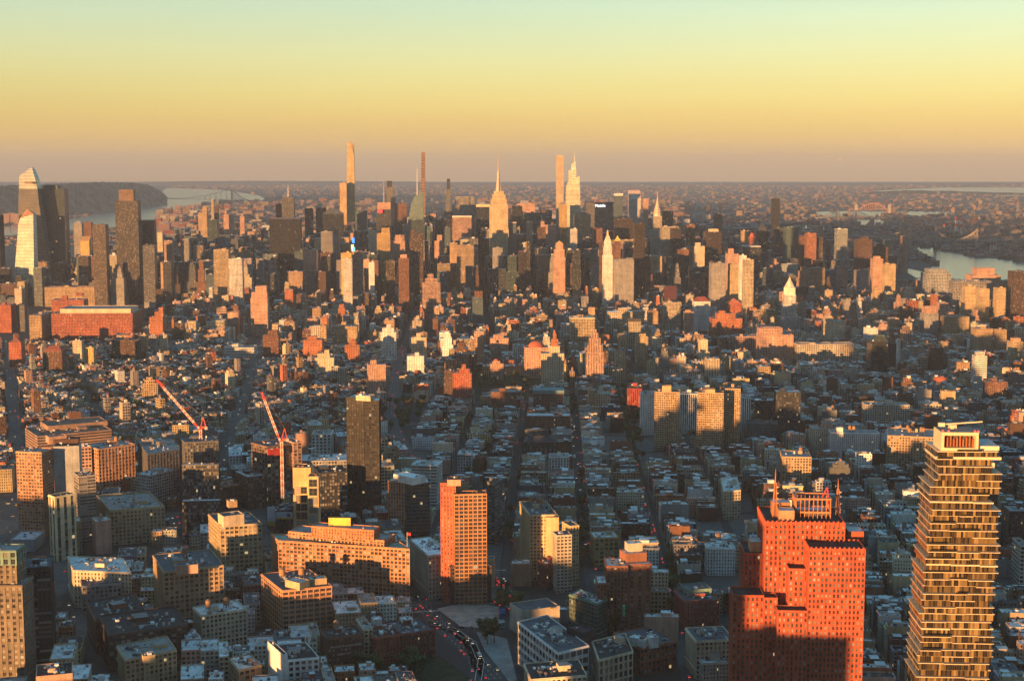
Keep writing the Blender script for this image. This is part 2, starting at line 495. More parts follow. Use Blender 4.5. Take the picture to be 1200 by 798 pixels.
def clutter(mb, poly, z, n, r, mat=0, off=(0, 0), smax=3.0, hi=True):
    """vents, hatches, skylights, air handlers and pipe runs that belong to the roof"""
    if len(poly) != 4: return
    ang = math.atan2(poly[1][1] - poly[0][1], poly[1][0] - poly[0][0])
    for _ in range(n):
        x, y = bilin(poly, r.uniform(.14, .86), r.uniform(.14, .86))
        s = r.uniform(.7, smax)
        c = r.choice([(.62, .63, .63), (.45, .46, .47), (.3, .3, .3), (.16, .16, .16), (.24, .14, .10), (.70, .70, .68), (.09, .09, .09)])
        k = r.random()
        if k < .7:
            mb.box(x - off[0], y - off[1], z, s, s * r.uniform(.5, 1.6), r.uniform(.5, 1.0 + s * .55), ang, c, mat)
        elif k < .88:
            mb.box(x - off[0], y - off[1], z, s * 2.6, .5, .5, ang + r.choice([0, math.pi / 2]), c, mat)
        else:
            mb.cone(x - off[0], y - off[1], z, s * .35, s * .9, s * .35, 6, c, mat)
# a wooden water tank on steel legs, one unit: 1 wide
def tank_mesh():
    mb = MB()
    wood = (.33, .19, .10)
    for i in range(4):
        a = math.pi / 4 + i * math.pi / 2
        mb.bar((math.cos(a) * .42, math.sin(a) * .42, 0), (math.cos(a) * .40, math.sin(a) * .40, .62), .07, (.10, .09, .09))
    mb.bar((-.42, -.02, .60), (.42, .02, .60), .06, (.10, .09, .09))
    mb.cone(0, 0, .62, .5, 1.0, .47, 12, wood)
    for z in (.75, 1.0, 1.3):
        mb.cone(0, 0, z, .508, .035, .505, 12, (.10, .08, .07), cap=False)
    mb.cone(0, 0, 1.62, .54, .36, 0, 12, (.20, .14, .10))
    return mb.mesh("water_tank", [SURF])
TANK = tank_mesh()
def add_tank(parent, x, y, z, size):
    o = bpy.data.objects.new("water_tank", TANK)
    COL.objects.link(o)
    o.parent = parent
    o.location = (x, y, z)
    o.scale = (size, size, size)
    o.rotation_euler = (0, 0, rng.uniform(0, 6))
    return o
# window pane with its sash, one unit wide and high, lying in the plane y = 0, looking towards -y
def window_mesh(split, dark=0.0):
    mb = MB()
    mb.face([(-.5, 0, -.5), (.5, 0, -.5), (.5, 0, .5), (-.5, 0, .5)], sty=(0, dark, 0, .1), mat=0)
    fr = (.13, .12, .11)
    for (x0, x1, z0, z1) in [(-.5, .5, -.02, .02)] + [(a / split - .5 - .025, a / split - .5 + .025, -.5, .5) for a in range(1, split)] + [(-.5, -.455, -.5, .5), (.455, .5, -.5, .5), (-.5, .5, .46, .5), (-.5, .5, -.5, -.46)]:
        mb.face([(x0, -.04, z0), (x1, -.04, z0), (x1, -.04, z1), (x0, -.04, z1)], fr, mat=1)
    return mb.mesh("window", [WIN, METAL])
WMESH = {1: window_mesh(1), 2: window_mesh(2), 3: window_mesh(3)}
WDARK = {k: window_mesh(k, .85) for k in (1, 2, 3)}
def holed(mb, a, b, z0, z1, win, col, seed, relief=True):
    """a wall with real window openings; returns the openings"""
    bay, fh, ww, wh, gl, lit = win
    L = math.hypot(b[0] - a[0], b[1] - a[1])
    nb, nf = max(1, round(L / bay)), max(1, round((z1 - z0) / fh))
    bw, fhh = L / nb, (z1 - z0) / nf
    ex, ey = (b[0] - a[0]) / L, (b[1] - a[1]) / L
    nx, ny = ey, -ex
    def p(s, z, dep=0.0):
        return (a[0] + ex * s - nx * dep, a[1] + ey * s - ny * dep, z)
    w, h = bw * ww, fhh * wh
    D = .45
    xs = [(i + .5) * bw for i in range(nb)]
    zs = [z0 + (j + .52) * fhh for j in range(nf)]
    e = [0.0] + [v for x in xs for v in (x - w / 2, x + w / 2)] + [L]
    for i in range(0, len(e), 2):
        mb.face([p(e[i], z0), p(e[i + 1], z0), p(e[i + 1], z1), p(e[i], z1)], col)
    out = []
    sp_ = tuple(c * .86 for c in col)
    S = .28 if relief else 0.0
    if S:
        for k in range(1, len(e) - 1):
            q = [p(e[k], z0), p(e[k], z0, S), p(e[k], z1, S), p(e[k], z1)]
            mb.face(q if k % 2 else q[::-1], col)
        mb.face([p(0, z1), p(L, z1), p(L, z1, S), p(0, z1, S)][::-1], col)
    for x in xs:
        l, r = x - w / 2, x + w / 2
        zz = [z0] + [v for z in zs for v in (z - h / 2, z + h / 2)] + [z1]
        for j in range(0, len(zz), 2):
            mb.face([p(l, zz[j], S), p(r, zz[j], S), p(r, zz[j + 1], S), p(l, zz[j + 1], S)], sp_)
        for z in zs:
            lo, hi = z - h / 2, z + h / 2
            mb.face([p(l, lo), p(l, lo, D), p(l, hi, D), p(l, hi)], col)
            mb.face([p(r, lo, D), p(r, lo), p(r, hi), p(r, hi, D)], col)
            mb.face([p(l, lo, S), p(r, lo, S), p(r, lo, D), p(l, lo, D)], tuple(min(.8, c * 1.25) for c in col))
            mb.face([p(l, hi, D), p(r, hi, D), p(r, hi, S), p(l, hi, S)], col)
            q = p(x, z, D - .05)
            out.append((q, math.atan2(ey, ex), w, h, gl >= .25))
    return out
def mass_windows(lst, parent, name="window_rows"):
    mb = MB()
    for (q, ang, w, h, dk) in lst:
        c, s = math.cos(ang), math.sin(ang)
        P = [(q[0] + x * c, q[1] + x * s, q[2] + z) for x, z in ((-w / 2, -h / 2), (w / 2, -h / 2), (w / 2, h / 2), (-w / 2, h / 2))]
        mb.face(P, sty=(0, .85 if dk else 0, 0, rng.random()), mat=0)
        n = (s * .04, -c * .04)
        for (x0, x1, z0, z1) in ((-w / 2, w / 2, -.04, .04), (-.05, .05, -h / 2, h / 2)):
            mb.face([(q[0] + x * c + n[0], q[1] + x * s + n[1], q[2] + z) for x, z in ((x0, z0), (x1, z0), (x1, z1), (x0, z1))], (.13, .12, .11), mat=1)
    o = mb.build(name, [WIN, METAL], parent)
    if o: o["kind"] = "stuff"
    return o
def building(name, label, cat, tiers, short=None, group=None, geo=False, tanks=0, nclut=8, bulk=1, seed=None, stampit=True, tank_size=4.5, split=2):
    """tiers: dicts poly, z0, z1, col, win, roof (name or colour), blind, para, part"""
    r = random.Random(sum(ord(c) * (i + 1) for i, c in enumerate(label)) if seed is None else seed)
    ox, oy = centroid(tiers[0]["poly"])
    root = None
    if geo:
        root = empty(name, (ox, oy, 0))
    mbw, allwin = MB(), []
    nmain = 0
    extra = []
    roofs = []
    for k, t in enumerate(tiers):
        sd_ = r.random()
        col = C[t["col"]] if isinstance(t["col"], str) else t["col"]
        win = WS[t["win"]] if isinstance(t["win"], str) else t["win"]
        poly, z0, z1 = t["poly"], t.get("z0", 0.0), t["z1"]
        tgt = mbw if not t.get("part") else MB()
        if geo and win[2] > 0 and not t.get("flat"):
            P = [(x - ox, y - oy) for x, y in poly]
            blind = set(t.get("blind", ()))
            rest = set()
            for i in range(len(P)):
                a, b = poly[i], poly[(i + 1) % len(P)]
                if faces_camera(a, b) and i not in blind:
                    rest.add(i)
                    a, b = P[i], P[(i + 1) % len(P)]
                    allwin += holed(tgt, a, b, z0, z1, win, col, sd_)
                    if t.get("para", 1.0) < 1.15:
                        L = math.dist(a, b)
                        ang = math.atan2(b[1] - a[1], b[0] - a[0])
                        mx, my = (a[0] + b[0]) / 2 + math.sin(ang) * .25, (a[1] + b[1]) / 2 - math.cos(ang) * .25
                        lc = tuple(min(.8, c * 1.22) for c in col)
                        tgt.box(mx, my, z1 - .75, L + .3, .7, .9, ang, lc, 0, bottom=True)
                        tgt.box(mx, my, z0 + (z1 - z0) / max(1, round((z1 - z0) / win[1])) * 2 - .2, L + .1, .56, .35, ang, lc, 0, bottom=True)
            for i in range(len(P)):
                if i not in rest:
                    a, b = P[i], P[(i + 1) % len(P)]
                    L = math.hypot(b[0] - a[0], b[1] - a[1])
                    tgt.face([(*a, z0), (*b, z0), (*b, z1), (*a, z1)], col, [(0, 0), (max(1, round(L / win[0])), 0), (max(1, round(L / win[0])), round((z1 - z0) / win[1])), (0, round((z1 - z0) / win[1]))], 0 if i in blind else win[2], (win[3], win[4], win[5], sd_))
            walls(tgt, poly, z1, z1, col, WS['N'], sd_, (), t.get("para", 1.0), 0, (ox, oy))
        else:
            walls(tgt, poly, z0, z1, col, win, sd_, t.get("blind", ()), t.get("para", 1.0), 0, (ox, oy))
        if t.get("part"): extra.append((t["part"], tgt))
        rf = t.get("roof", "gravel")
        rmb = MB()
        roof_face(rmb, poly, z1, RC[rf] if isinstance(rf, str) else rf, 0, (ox, oy))
        if k == 0 or t.get("clut"):
            clutter(rmb, poly, z1, nclut if k == 0 else t.get("clut", 4), r, 0, (ox, oy), 3.2)
        roofs.append(rmb)
        if stampit: stamp(poly)
    if geo:
        mbw.build("wall", [FAC, ROOF, SURF], root)
    else:
        root = mbw.build(name, MATS, None, (ox, oy, 0))
    tag(root, label, cat, group)
    for nm, mb in extra:
        mb.build(nm, MATS, root)
    robj = None
    for k, rmb in enumerate(roofs):
        o = rmb.build("roof", [ROOF], root)
        if k == 0: robj = o
    t = tiers[0]
    if len(t["poly"]) == 4:
        ang = math.atan2(t["poly"][1][1] - t["poly"][0][1], t["poly"][1][0] - t["poly"][0][0])
        w = math.dist(t["poly"][0], t["poly"][1])
        for b in range(bulk):
            x, y = bilin(t["poly"], r.uniform(.25, .75), r.uniform(.35, .75))
            mb = MB()
            s = min(max(w * r.uniform(.14, .3), 3), 12)
            mb.box(0, 0, 0, s, s * r.uniform(.7, 1.3), r.uniform(3, 5.5), ang, C[t["col"]] if isinstance(t["col"], str) else t["col"], 0, RC["gravel"])
            mb.build("bulkhead", [FAC], robj, (x - ox, y - oy, t["z1"]))
        for b in range(tanks):
            x, y = bilin(t["poly"], r.uniform(.25, .75), r.uniform(.35, .75))
            add_tank(robj, x - ox, y - oy, t["z1"], tank_size)
    if allwin:
        allwin.sort(key=lambda q: -(q[0][2] * 1.0) + (q[0][1] + oy) * .15)
        head = allwin[:100] if len(allwin) > 100 else allwin
        for (q, ang, w, h, dk) in head:
            o = bpy.data.objects.new("window", (WDARK if dk else WMESH)[split])
            COL.objects.link(o)
            o.parent = root
            o.location = q
            o.rotation_euler = (0, 0, ang)
            o.scale = (w, 1, h)
        if len(allwin) > 100: mass_windows(allwin[100:], root)
    if short:
        ANCH.append((short, ox, oy))
    return root
def ppx(px, py, h):
    return G(px, py, h)
def roofpoly(pts, h, d=30.0):
    """roof outline from traced roof edges at height h: 2 points = front edge (plus depth d), 3 = side, corner, front"""
    P = [ppx(x, y, h) for x, y in pts]
    if len(P) == 2:
        (x0, y0), (x1, y1) = P
        L = math.hypot(x1 - x0, y1 - y0)
        nx, ny = -(y1 - y0) / L * d, (x1 - x0) / L * d
        return [P[0], P[1], (x1 + nx, y1 + ny), (x0 + nx, y0 + ny)]
    if len(P) == 3:
        # back-left, front-left, front-right  (counter-clockwise when the side seen is the left one)
        q = (P[0][0] + P[2][0] - P[1][0], P[0][1] + P[2][1] - P[1][1])
        return [P[1], P[2], q, P[0]]
    return P
def ccw(P):
    a = sum(P[i][0] * P[(i + 1) % len(P)][1] - P[(i + 1) % len(P)][0] * P[i][1] for i in range(len(P)))
    return P if a > 0 else P[::-1]
def grid_rot(px, Y):
    if Y > 2650: return R(2.3)
    if px > 900: return R(-4)
    if px > 470: return R(-1.7)
    return R(10) if px > 130 else R(17)
def fit(l, r, top, Y, d, rot):
    """a block whose silhouette runs from photo column l to r, its front at distance Y, its top at photo row top"""
    x, h = XZ((l + r) / 2, top, Y)
    w = (r - l) / F * Y * .9
    cx = x
    for _ in range(8):
        P = rect(cx, Y, w, d, rot)
        q = [proj(*p, h)[0] for p in P]
        lo, hi = min(q), max(q)
        w *= min(1.6, max(.6, (r - l) / (hi - lo))) if hi > lo else 1
        w = max(w, 3.0)
        cx += ((l + r) - (lo + hi)) / 2 / F * Y
    return rect(cx, Y, w, d, rot), h
def depth_for(px, top, h):
    return G(px, top, h)[1]
def T(name, label, cat, l, r, top, bot, Y=None, h=None, col='tan', win='P', d=None, rot=None, roof='gravel', tiers=(), short=None, crown=None, tanks=0, bulk=1, nclut=5, geo=False, lift=0):
    """tower placed by its outline in the photo; tiers: (l, r, top) of narrower blocks on top"""
    if Y is None: Y = depth_for((l + r) / 2, top, h)
    rot = grid_rot((l + r) / 2, Y) if rot is None else rot
    wid = (r - l) / F * Y
    d = min(max(wid * .8, 14), 45) if d is None else d
    poly, h = fit(l, r, top, Y, d, rot)
    ts = [dict(poly=poly, z1=h, col=col, win=win, roof=roof)]
    z = h
    for t in tiers:
        l2, r2, top2 = t[:3]
        p2, h2 = fit(l2, r2, top2, Y + d * .12, d * .7 * min(1, (r2 - l2) / max(1, r - l) + .25), rot)
        ts.append(dict(poly=p2, z0=z, z1=h2, col=t[3] if len(t) > 3 else col, win=t[4] if len(t) > 4 else win, roof=roof))
        z = h2
    o = building(name, label, cat, ts, short, geo=geo, tanks=tanks, bulk=bulk if not tiers else 0, nclut=nclut)
    PROT.append((l, r, bot if Y < 3600 else min(bot, top + 24), Y))
    if crown:
        ox, oy = centroid(poly)
        P = ts[-1]["poly"]
        cx_, cy_ = centroid(P)
        w = math.dist(P[0], P[1]); dd = math.dist(P[1], P[2])
        mb = MB()
        kind, ch = crown[0], crown[1]
        col2 = crown[2] if len(crown) > 2 else C['copper'] if False else (.30, .13, .08)
        if kind == 'pyramid' or kind == 'hip':
            Q = [(x - ox, y - oy) for x, y in inset(P, .3)]
            k = .0 if kind == 'pyramid' else .45
            ax, ay = cx_ - ox, cy_ - oy
            e0 = [(ax + (Q[i][0] - ax) * k, ay + (Q[i][1] - ay) * (k * .2)) for i in range(4)]
            for i in range(4):
                j = (i + 1) % 4
                mb.face([(*Q[i], z + .9), (*Q[j], z + .9), (*e0[j], z + .9 + ch), (*e0[i], z + .9 + ch)], col2)
            mb.build("pointed_roof", [SURF], o)
        elif kind == 'dome':
            n, rr = 6, min(w, dd) * .42
            for i in range(n):
                a0, a1 = math.pi / 2 * i / n, math.pi / 2 * (i + 1) / n
                mb.cone(cx_ - ox, cy_ - oy, z + ch * math.sin(a0), rr * math.cos(a0), ch * (math.sin(a1) - math.sin(a0)), rr * max(.02, math.cos(a1)), 14, col2, cap=i == n - 1)
            mb.build("dome", [SURF], o)
        elif kind == 'mast':
            mb.cone(cx_ - ox, cy_ - oy, z, 2.2, ch, .5, 6, col2)
            mb.build("mast", [METAL], o)
        elif kind == 'cap':
            Q = inset(P, -.6)
            walls(mb, Q, z + 1.2, z + 1.2 + ch, col2, WS['N'], 0, (), 0, 0, (ox, oy))
            roof_face(mb, Q, z + 1.2 + ch, col2, 0, (ox, oy), False)
            mb.build("roof_cap", [SURF], o)
        elif kind == 'wedge':
            Q = [(x - ox, y - oy) for x, y in P]
            z += .95
            A = [(*Q[0], z), (*Q[1], z), (*Q[2], z + ch), (*Q[3], z + ch)]
            mb.face(A, col2)
            mb.face([(*Q[1], z), (*Q[2], z), A[2]], col2)
            mb.face([(*Q[3], z), (*Q[0], z), A[3]], col2)
            mb.face([(*Q[2], z), (*Q[3], z), A[3], A[2]], col2)
            mb.build("slanted_roof", [SURF], o)
    return o
# ------------------------------------------------------------------ the setting
def sheet(name, polys, z, mat, col=(.3, .3, .3), kind="structure"):
    mb = MB()
    for p in polys:
        mb.face([(x, y, z) for x, y in ccw(list(p))], col)
    o = mb.build(name, [mat])
    o["kind"] = kind
    return o
mb = MB()
E = 42000.0
ys = [-2500, 0, 2000, 5000, 9000, 16000, 26000, E]
xs = [-E, -16000, -6000, -2000, 2000, 6000, 16000, E]
for i in range(len(xs) - 1):
    for j in range(len(ys) - 1):
        mb.face([(xs[i], ys[j], 0), (xs[i + 1], ys[j], 0), (xs[i + 1], ys[j + 1], 0), (xs[i], ys[j + 1], 0)])
structure(mb.build("ground", [GROUND]))
def gpoly(pts, z=0.0):
    return [G(x, y, z) for x, y in pts]
HUDSON = gpoly([(-80, 276), (0, 268), (20, 262), (75, 259), (100, 253), (133, 249), (150, 244), (185, 238), (197, 232), (190, 224), (196, 220.5), (230, 221.5), (262, 223), (303, 229), (311, 233),
                (300, 239), (275, 243), (245, 250), (225, 254), (200, 262), (180, 266), (130, 267), (80, 270), (-80, 284)])
EAST = [gpoly(p) for p in (
    [(1069, 290), (1095, 291), (1115, 297), (1150, 302), (1200, 307), (1270, 312), (1270, 352), (1200, 347), (1175, 336), (1150, 331), (1110, 326), (1074, 326), (1052, 313), (1060, 306), (1083, 307), (1096, 311), (1090, 303), (1072, 294)],
    [(956, 287), (1002, 291), (1002, 306), (985, 309), (960, 304)],
    [(934, 265), (962, 264), (975, 268), (955, 274), (936, 272)],
    [(955, 248.5), (1000, 247.5), (1040, 248), (1030, 254), (990, 255), (960, 253)],
    [(1000, 258), (1035, 257), (1038, 263), (1010, 265)],
    [(1048, 248), (1110, 248), (1120, 252), (1075, 254)],
    [(1022, 224), (1100, 220), (1290, 219.6), (1290, 231), (1190, 230), (1120, 226), (1050, 226)])]
for k, p in enumerate([HUDSON]):
    sheet("river", [p], .6, WATER)
sheet("bay_and_river", EAST, .6, WATER)
# hills on the far shore and on the horizon
def ridge(name, pts, depth, col, z=0, seed=1, nseg=220):
    """pts: photo columns with the row of the crest, at distance Y"""
    r = random.Random(seed)
    m, t, b = new_mat(name + "_wood")
    pos = geo_pos(t)
    t.links.new(mix_col(t, remap(t, noise(t, .011, 6, .75, pos), .38, .62, 0, 1), tuple(c * .45 for c in col), tuple(c * 2.0 for c in col)), b.inputs["Base Color"])
    b.inputs["Roughness"].default_value = 1.0
    b.inputs["Specular IOR Level"].default_value = 0.0
    mb = MB()
    rows = []
    for i in range(nseg + 1):
        f = i / nseg
        k = f * (len(pts) - 1)
        a = min(int(k), len(pts) - 2)
        g = k - a
        px = pts[a][0] * (1 - g) + pts[a + 1][0] * g
        py = pts[a][1] * (1 - g) + pts[a + 1][1] * g
        Y = pts[a][2] * (1 - g) + pts[a + 1][2] * g
        x, h = XZ(px, py, Y)
        h = max(1.0, h + r.uniform(-9, 5) * min(1, h / 80))
        rows.append([(x * (Y - depth * .35) / Y, Y - depth * .35, -1), (x * (Y - depth * .2) / Y, Y - depth * .2, h * .55 + r.uniform(-8, 8) * min(1, h / 80)), (x, Y, h), (x * (Y + depth * .5) / Y, Y + depth * .5, h * .8), (x * (Y + depth) / Y, Y + depth, -1)])
    for i in range(nseg):
        for j in range(4):
            mb.face([rows[i][j], rows[i + 1][j], rows[i + 1][j + 1], rows[i][j + 1]], col)
    o = mb.build(name, [m])
    for p in o.data.polygons: p.use_smooth = True
    return structure(o)
ridge("hills", [(-150, 219, 12000), (0, 217.5, 12500), (60, 215.5, 13500), (110, 213.5, 14500), (150, 213.5, 15500), (172, 216, 16000), (187, 223, 16300), (196, 233, 16500)], 2600, (.085, .092, .07), seed=3)
ridge("far_hills", [(150, 214, 38000), (230, 212.6, 38000), (300, 212.2, 38000), (380, 212.6, 38000), (480, 213.3, 38000), (560, 215, 38000)], 3500, (.06, .065, .05), seed=4)
ridge("shore_hills", [(1010, 226, 22000), (1060, 223, 22500), (1120, 224, 22500), (1180, 226, 22000), (1290, 228, 22000)], 900, (.05, .055, .04), seed=5, nseg=60)
sheet("park", [gpoly([(1060, 306), (1083, 307), (1092, 312), (1088, 320), (1055, 313)])], 1.2, GROUND)

# ------------------------------------------------------------------ streets of the near quarter
KERB = .14
PAVE = surface_material("pavement", .9, .2, s1=.1, s2=1.5)
PAINT = surface_material("road_paint", .7, .3, s1=.3, s2=2.0, amp=.3)
ROADM = surface_material("road_surface", .85, .25, s1=.03, s2=.8, amp=.22, amp2=.15)
GRAVELM = surface_material("gravel", .95, .1, s1=.12, s2=1.6, amp=.35, amp2=.3)
def strip(mb, pts, width, z, col=(.05, .05, .052)):
    P = [Vector(p) for p in pts]
    L, Rr = [], []
    for i, p in enumerate(P):
        d = ((P[min(i + 1, len(P) - 1)] - P[max(i - 1, 0)])).normalized()
        n = Vector((-d.y, d.x)) * width / 2
        L.append(p + n); Rr.append(p - n)
    for i in range(len(P) - 1):
        mb.face([(*Rr[i], z), (*Rr[i + 1], z), (*L[i + 1], z), (*L[i], z)], col)
# main roads traced over the photograph's ground: (points, width)
ROADS = dict(
    varick=([(560, 640), (574, 664), (592, 690), (622, 720), (650, 750)], 22),
    canal=([(430, 700), (505, 702), (560, 697), (600, 712), (660, 722)], 20),
    watts=([(484, 703), (506, 722), (532, 746), (560, 772), (588, 804)], 27),
    tunnel_exit=([(500, 730), (530, 738), (550, 752), (560, 775), (556, 800)], 16),
    sixth=([(560, 640), (530, 600), (505, 565), (480, 530), (465, 508), (458, 480), (466, 430), (480, 390), (492, 350), (500, 322)], 30),
    sullivan=([(520, 590), (540, 530), (556, 480), (566, 450)], 14),
    thompson=([(592, 690), (597, 640), (604, 560), (612, 480), (616, 455)], 15),
    west_broadway=([(706, 770), (697, 700), (688, 640), (680, 560), (672, 480)], 20),
    wooster=([(812, 800), (792, 740), (766, 640), (742, 540), (728, 490)], 20),
    greenwich=([(118, 800), (96, 740), (72, 680), (52, 630), (34, 580), (20, 520), (13, 450), (10, 400)], 24),
    hudson=([(246, 740), (232, 700), (215, 640), (203, 600)], 16),
    seventh=([(258, 560), (270, 520), (282, 480), (294, 440), (303, 405), (318, 360)], 24),
    bleecker=([(120, 500), (104, 470), (88, 440), (70, 415)], 14),
    fifth=([(672, 440), (657, 415), (645, 392), (630, 360)], 22),
    university=([(730, 440), (712, 405), (700, 385), (684, 355)], 20))
ROADW = {}
rmb = MB()
for k, (pts, w) in ROADS.items():
    P = [G(x, y) for x, y in pts]
    ROADW[k] = (P, w)
    strip(rmb, P, w * .68, .02, (.068, .069, .072))
    for a, b in zip(P[:-1], P[1:]):
        n = max(1, int(math.dist(a, b) / 6))
        dxy = ((b[0] - a[0]) / n, (b[1] - a[1]) / n)
        ang = math.atan2(b[1] - a[1], b[0] - a[0])
        for i in range(n):
            c = (a[0] + dxy[0] * (i + .5), a[1] + dxy[1] * (i + .5))
            stamp(rect(c[0], c[1] - w * .4, w * .8, w * .8, 0), 0, 4)
for n_, o_ in (("roads", rmb),):
    structure(o_.build("roads", [ROADM]))
pm = MB()
def dash(P, off, n, ln, wd, z=.05, col=(.62, .62, .58), skip=0):
    tot = sum(math.dist(a, b) for a, b in zip(P[:-1], P[1:]))
    s = 4.0
    while s < tot:
        t = s
        for a, b in zip(P[:-1], P[1:]):
            L = math.dist(a, b)
            if t < L:
                d = ((b[0] - a[0]) / L, (b[1] - a[1]) / L)
                c = (a[0] + d[0] * t - d[1] * off, a[1] + d[1] * t + d[0] * off)
                strip(pm, [(c[0], c[1]), (c[0] + d[0] * ln, c[1] + d[1] * ln)], wd, z, col)
                break
            t -= L
        s += n
for k in ("varick", "canal", "watts", "sixth"):
    P, w = ROADW[k]
    for off in (-w * .17, 0, w * .17):
        dash(P, off, 9, 3.2, .35)
dash(ROADW["tunnel_exit"][0], 0, 6, 6.2, .45, col=(.66, .65, .6))
dash(ROADW["tunnel_exit"][0], 5, 6, 6.2, .45, col=(.66, .65, .6))
def crosswalk(px, py, ang, length, n, w=3.4):
    x, y = G(px, py)
    c, s = math.cos(ang), math.sin(ang)
    for i in range(n):
        t = (i / (n - 1) - .5) * length
        a = (x + c * t, y + s * t)
        strip(pm, [(a[0] - -s * w / 2, a[1] - c * w / 2), (a[0] + -s * w / 2, a[1] + c * w / 2)], length / n * .5, .06, (.60, .60, .57))
for (px, py, a, L, n) in ((582, 668, .1, 17, 14), (566, 650, .1, 16, 13), (612, 707, .1, 17, 14), (508, 700, 1.4, 16, 13), (500, 716, .2, 22, 18), (602, 712, 1.4, 14, 12), (470, 702, 1.4, 14, 12), (536, 722, -.7, 18, 14)):
    crosswalk(px, py, a, L, n)
structure(pm.build("road_markings", [PAINT]))
lot = gpoly([(512, 713), (530, 709), (560, 707), (586, 711), (592, 729), (560, 735), (540, 734)])
sheet("gravel_lot", [lot], .10, GRAVELM, (.36, .33, .285)); stamp(lot, 2, 2)
plaza = gpoly([(558, 740), (594, 748), (606, 796), (598, 800), (568, 762)])
sheet("plaza", [plaza], .12, PAVE, (.27, .265, .255)); stamp(gpoly([(470, 740), (600, 735), (604, 800), (430, 800), (440, 784)]), 2, 2)
park2 = gpoly([(390, 786), (515, 768), (560, 800), (400, 806)])
sheet("lawn", [park2], .08, GRAVELM, (.05, .055, .03)); stamp(park2, 1, 2)
tri = gpoly([(560, 690), (600, 690), (618, 718), (598, 735), (592, 712)]); stamp(tri, 0, 2)
wsq = gpoly([(528, 470), (535, 447), (600, 440), (660, 444), (665, 456), (610, 470)])
sheet("park_lawn", [wsq], .08, GRAVELM, (.04, .045, .025)); stamp(wsq, 0, 2)
usq = gpoly([(722, 452), (742, 448), (752, 500), (766, 520), (768, 548), (750, 560), (736, 540), (726, 490)])
stamp(usq, 0, 2); sheet("campus_lawn", [usq], .08, GRAVELM, (.04, .045, .025))
stamp(gpoly([(446, 490), (482, 462), (488, 480), (486, 500), (470, 512)]), 0, 2)
parking = gpoly([(-12, 578), (22, 578), (40, 612), (44, 640), (10, 650), (-12, 640)])
sheet("parking_lot", [parking], .06, ROADM, (.07, .07, .072)); stamp(parking, 2, 2)
# ------------------------------------------------------------------ landmark towers of the skyline
def base_at(px, Y): return XZ(px, 400, Y)[0]
def tier_tower(name, label, cat, px, Y, rot, spec, col, win, roof='gravel', short=None, bot=None):
    """spec: (width px, depth share, top row) from the ground up, centred on photo column px"""
    ts, z = [], 0.0
    for k, s in enumerate(spec):
        w, dsh, top = s[:3]
        x, h = XZ(px + (s[3] if len(s) > 3 else 0), top, Y)
        wid = w / F * Y
        D = spec[0][0] / F * Y * spec[0][1]
        d = wid * dsh
        ts.append(dict(poly=rect(x, Y + (D - d) / 2, wid, d, rot), z0=z, z1=h, col=s[4] if len(s) > 4 else col, win=s[5] if len(s) > 5 else win, roof=roof, para=1.2))
        z = h
    o = building(name, label, cat, ts, short, bulk=0, nclut=2)
    PROT.append((px - spec[0][0] / 2, px + spec[0][0] / 2, bot or spec[-1][2] + 80, Y))
    return o, centroid(ts[0]["poly"]), z
RG = R(2.3)
# the tall stepped limestone tower with a mooring mast and antenna
o, (bx, by), z = tier_tower("skyscraper", "tall stepped limestone skyscraper with a silver mast and antenna, tallest in mid skyline", "skyscraper", 584.5, 4565, RG,
    [(27, .9, 318), (23, .8, 300), (21.4, .75, 241), (18.6, .75, 234), (15.5, .8, 229), (11.5, .9, 225)], (.66, .52, .32), (3.2, 3.7, .36, .97, 0, .003), short="antenna limestone skyscraper", bot=300)
mb = MB()
zz = [(z, 6.2), (z + 12, 5.6), (z + 46, 3.8), (z + 58, 4.2), (z + 62, 2.6), (z + 66, 1.3)]
for (a, ra), (b, rb) in zip(zz[:-1], zz[1:]):
    mb.cone(0, 0, a, ra, b - a, rb, 12, (.52, .45, .33))
for i in range(4):
    a = i * math.pi / 2
    mb.bar((math.cos(a) * 7.5, math.sin(a) * 7.5, z), (math.cos(a) * 3.6, math.sin(a) * 3.6, z + 44), 2.2, (.5, .43, .32), t2=.8)
mb.build("mooring_mast", [METAL], o, (0, 0, 0))
mb = MB()
mb.cone(0, 0, z + 66, 1.4, 34, .9, 8, (.45, .37, .27)); mb.cone(0, 0, z + 100, .6, 22, .2, 6, (.45, .37, .27))
for q in (74, 82, 90): mb.cone(0, 0, z + q, 2.0, 2, 2.0, 8, (.4, .33, .25))
mb.build("antenna", [METAL], o)
for sx_ in (-1, 1):    # the dark recess that runs up the front
    pass
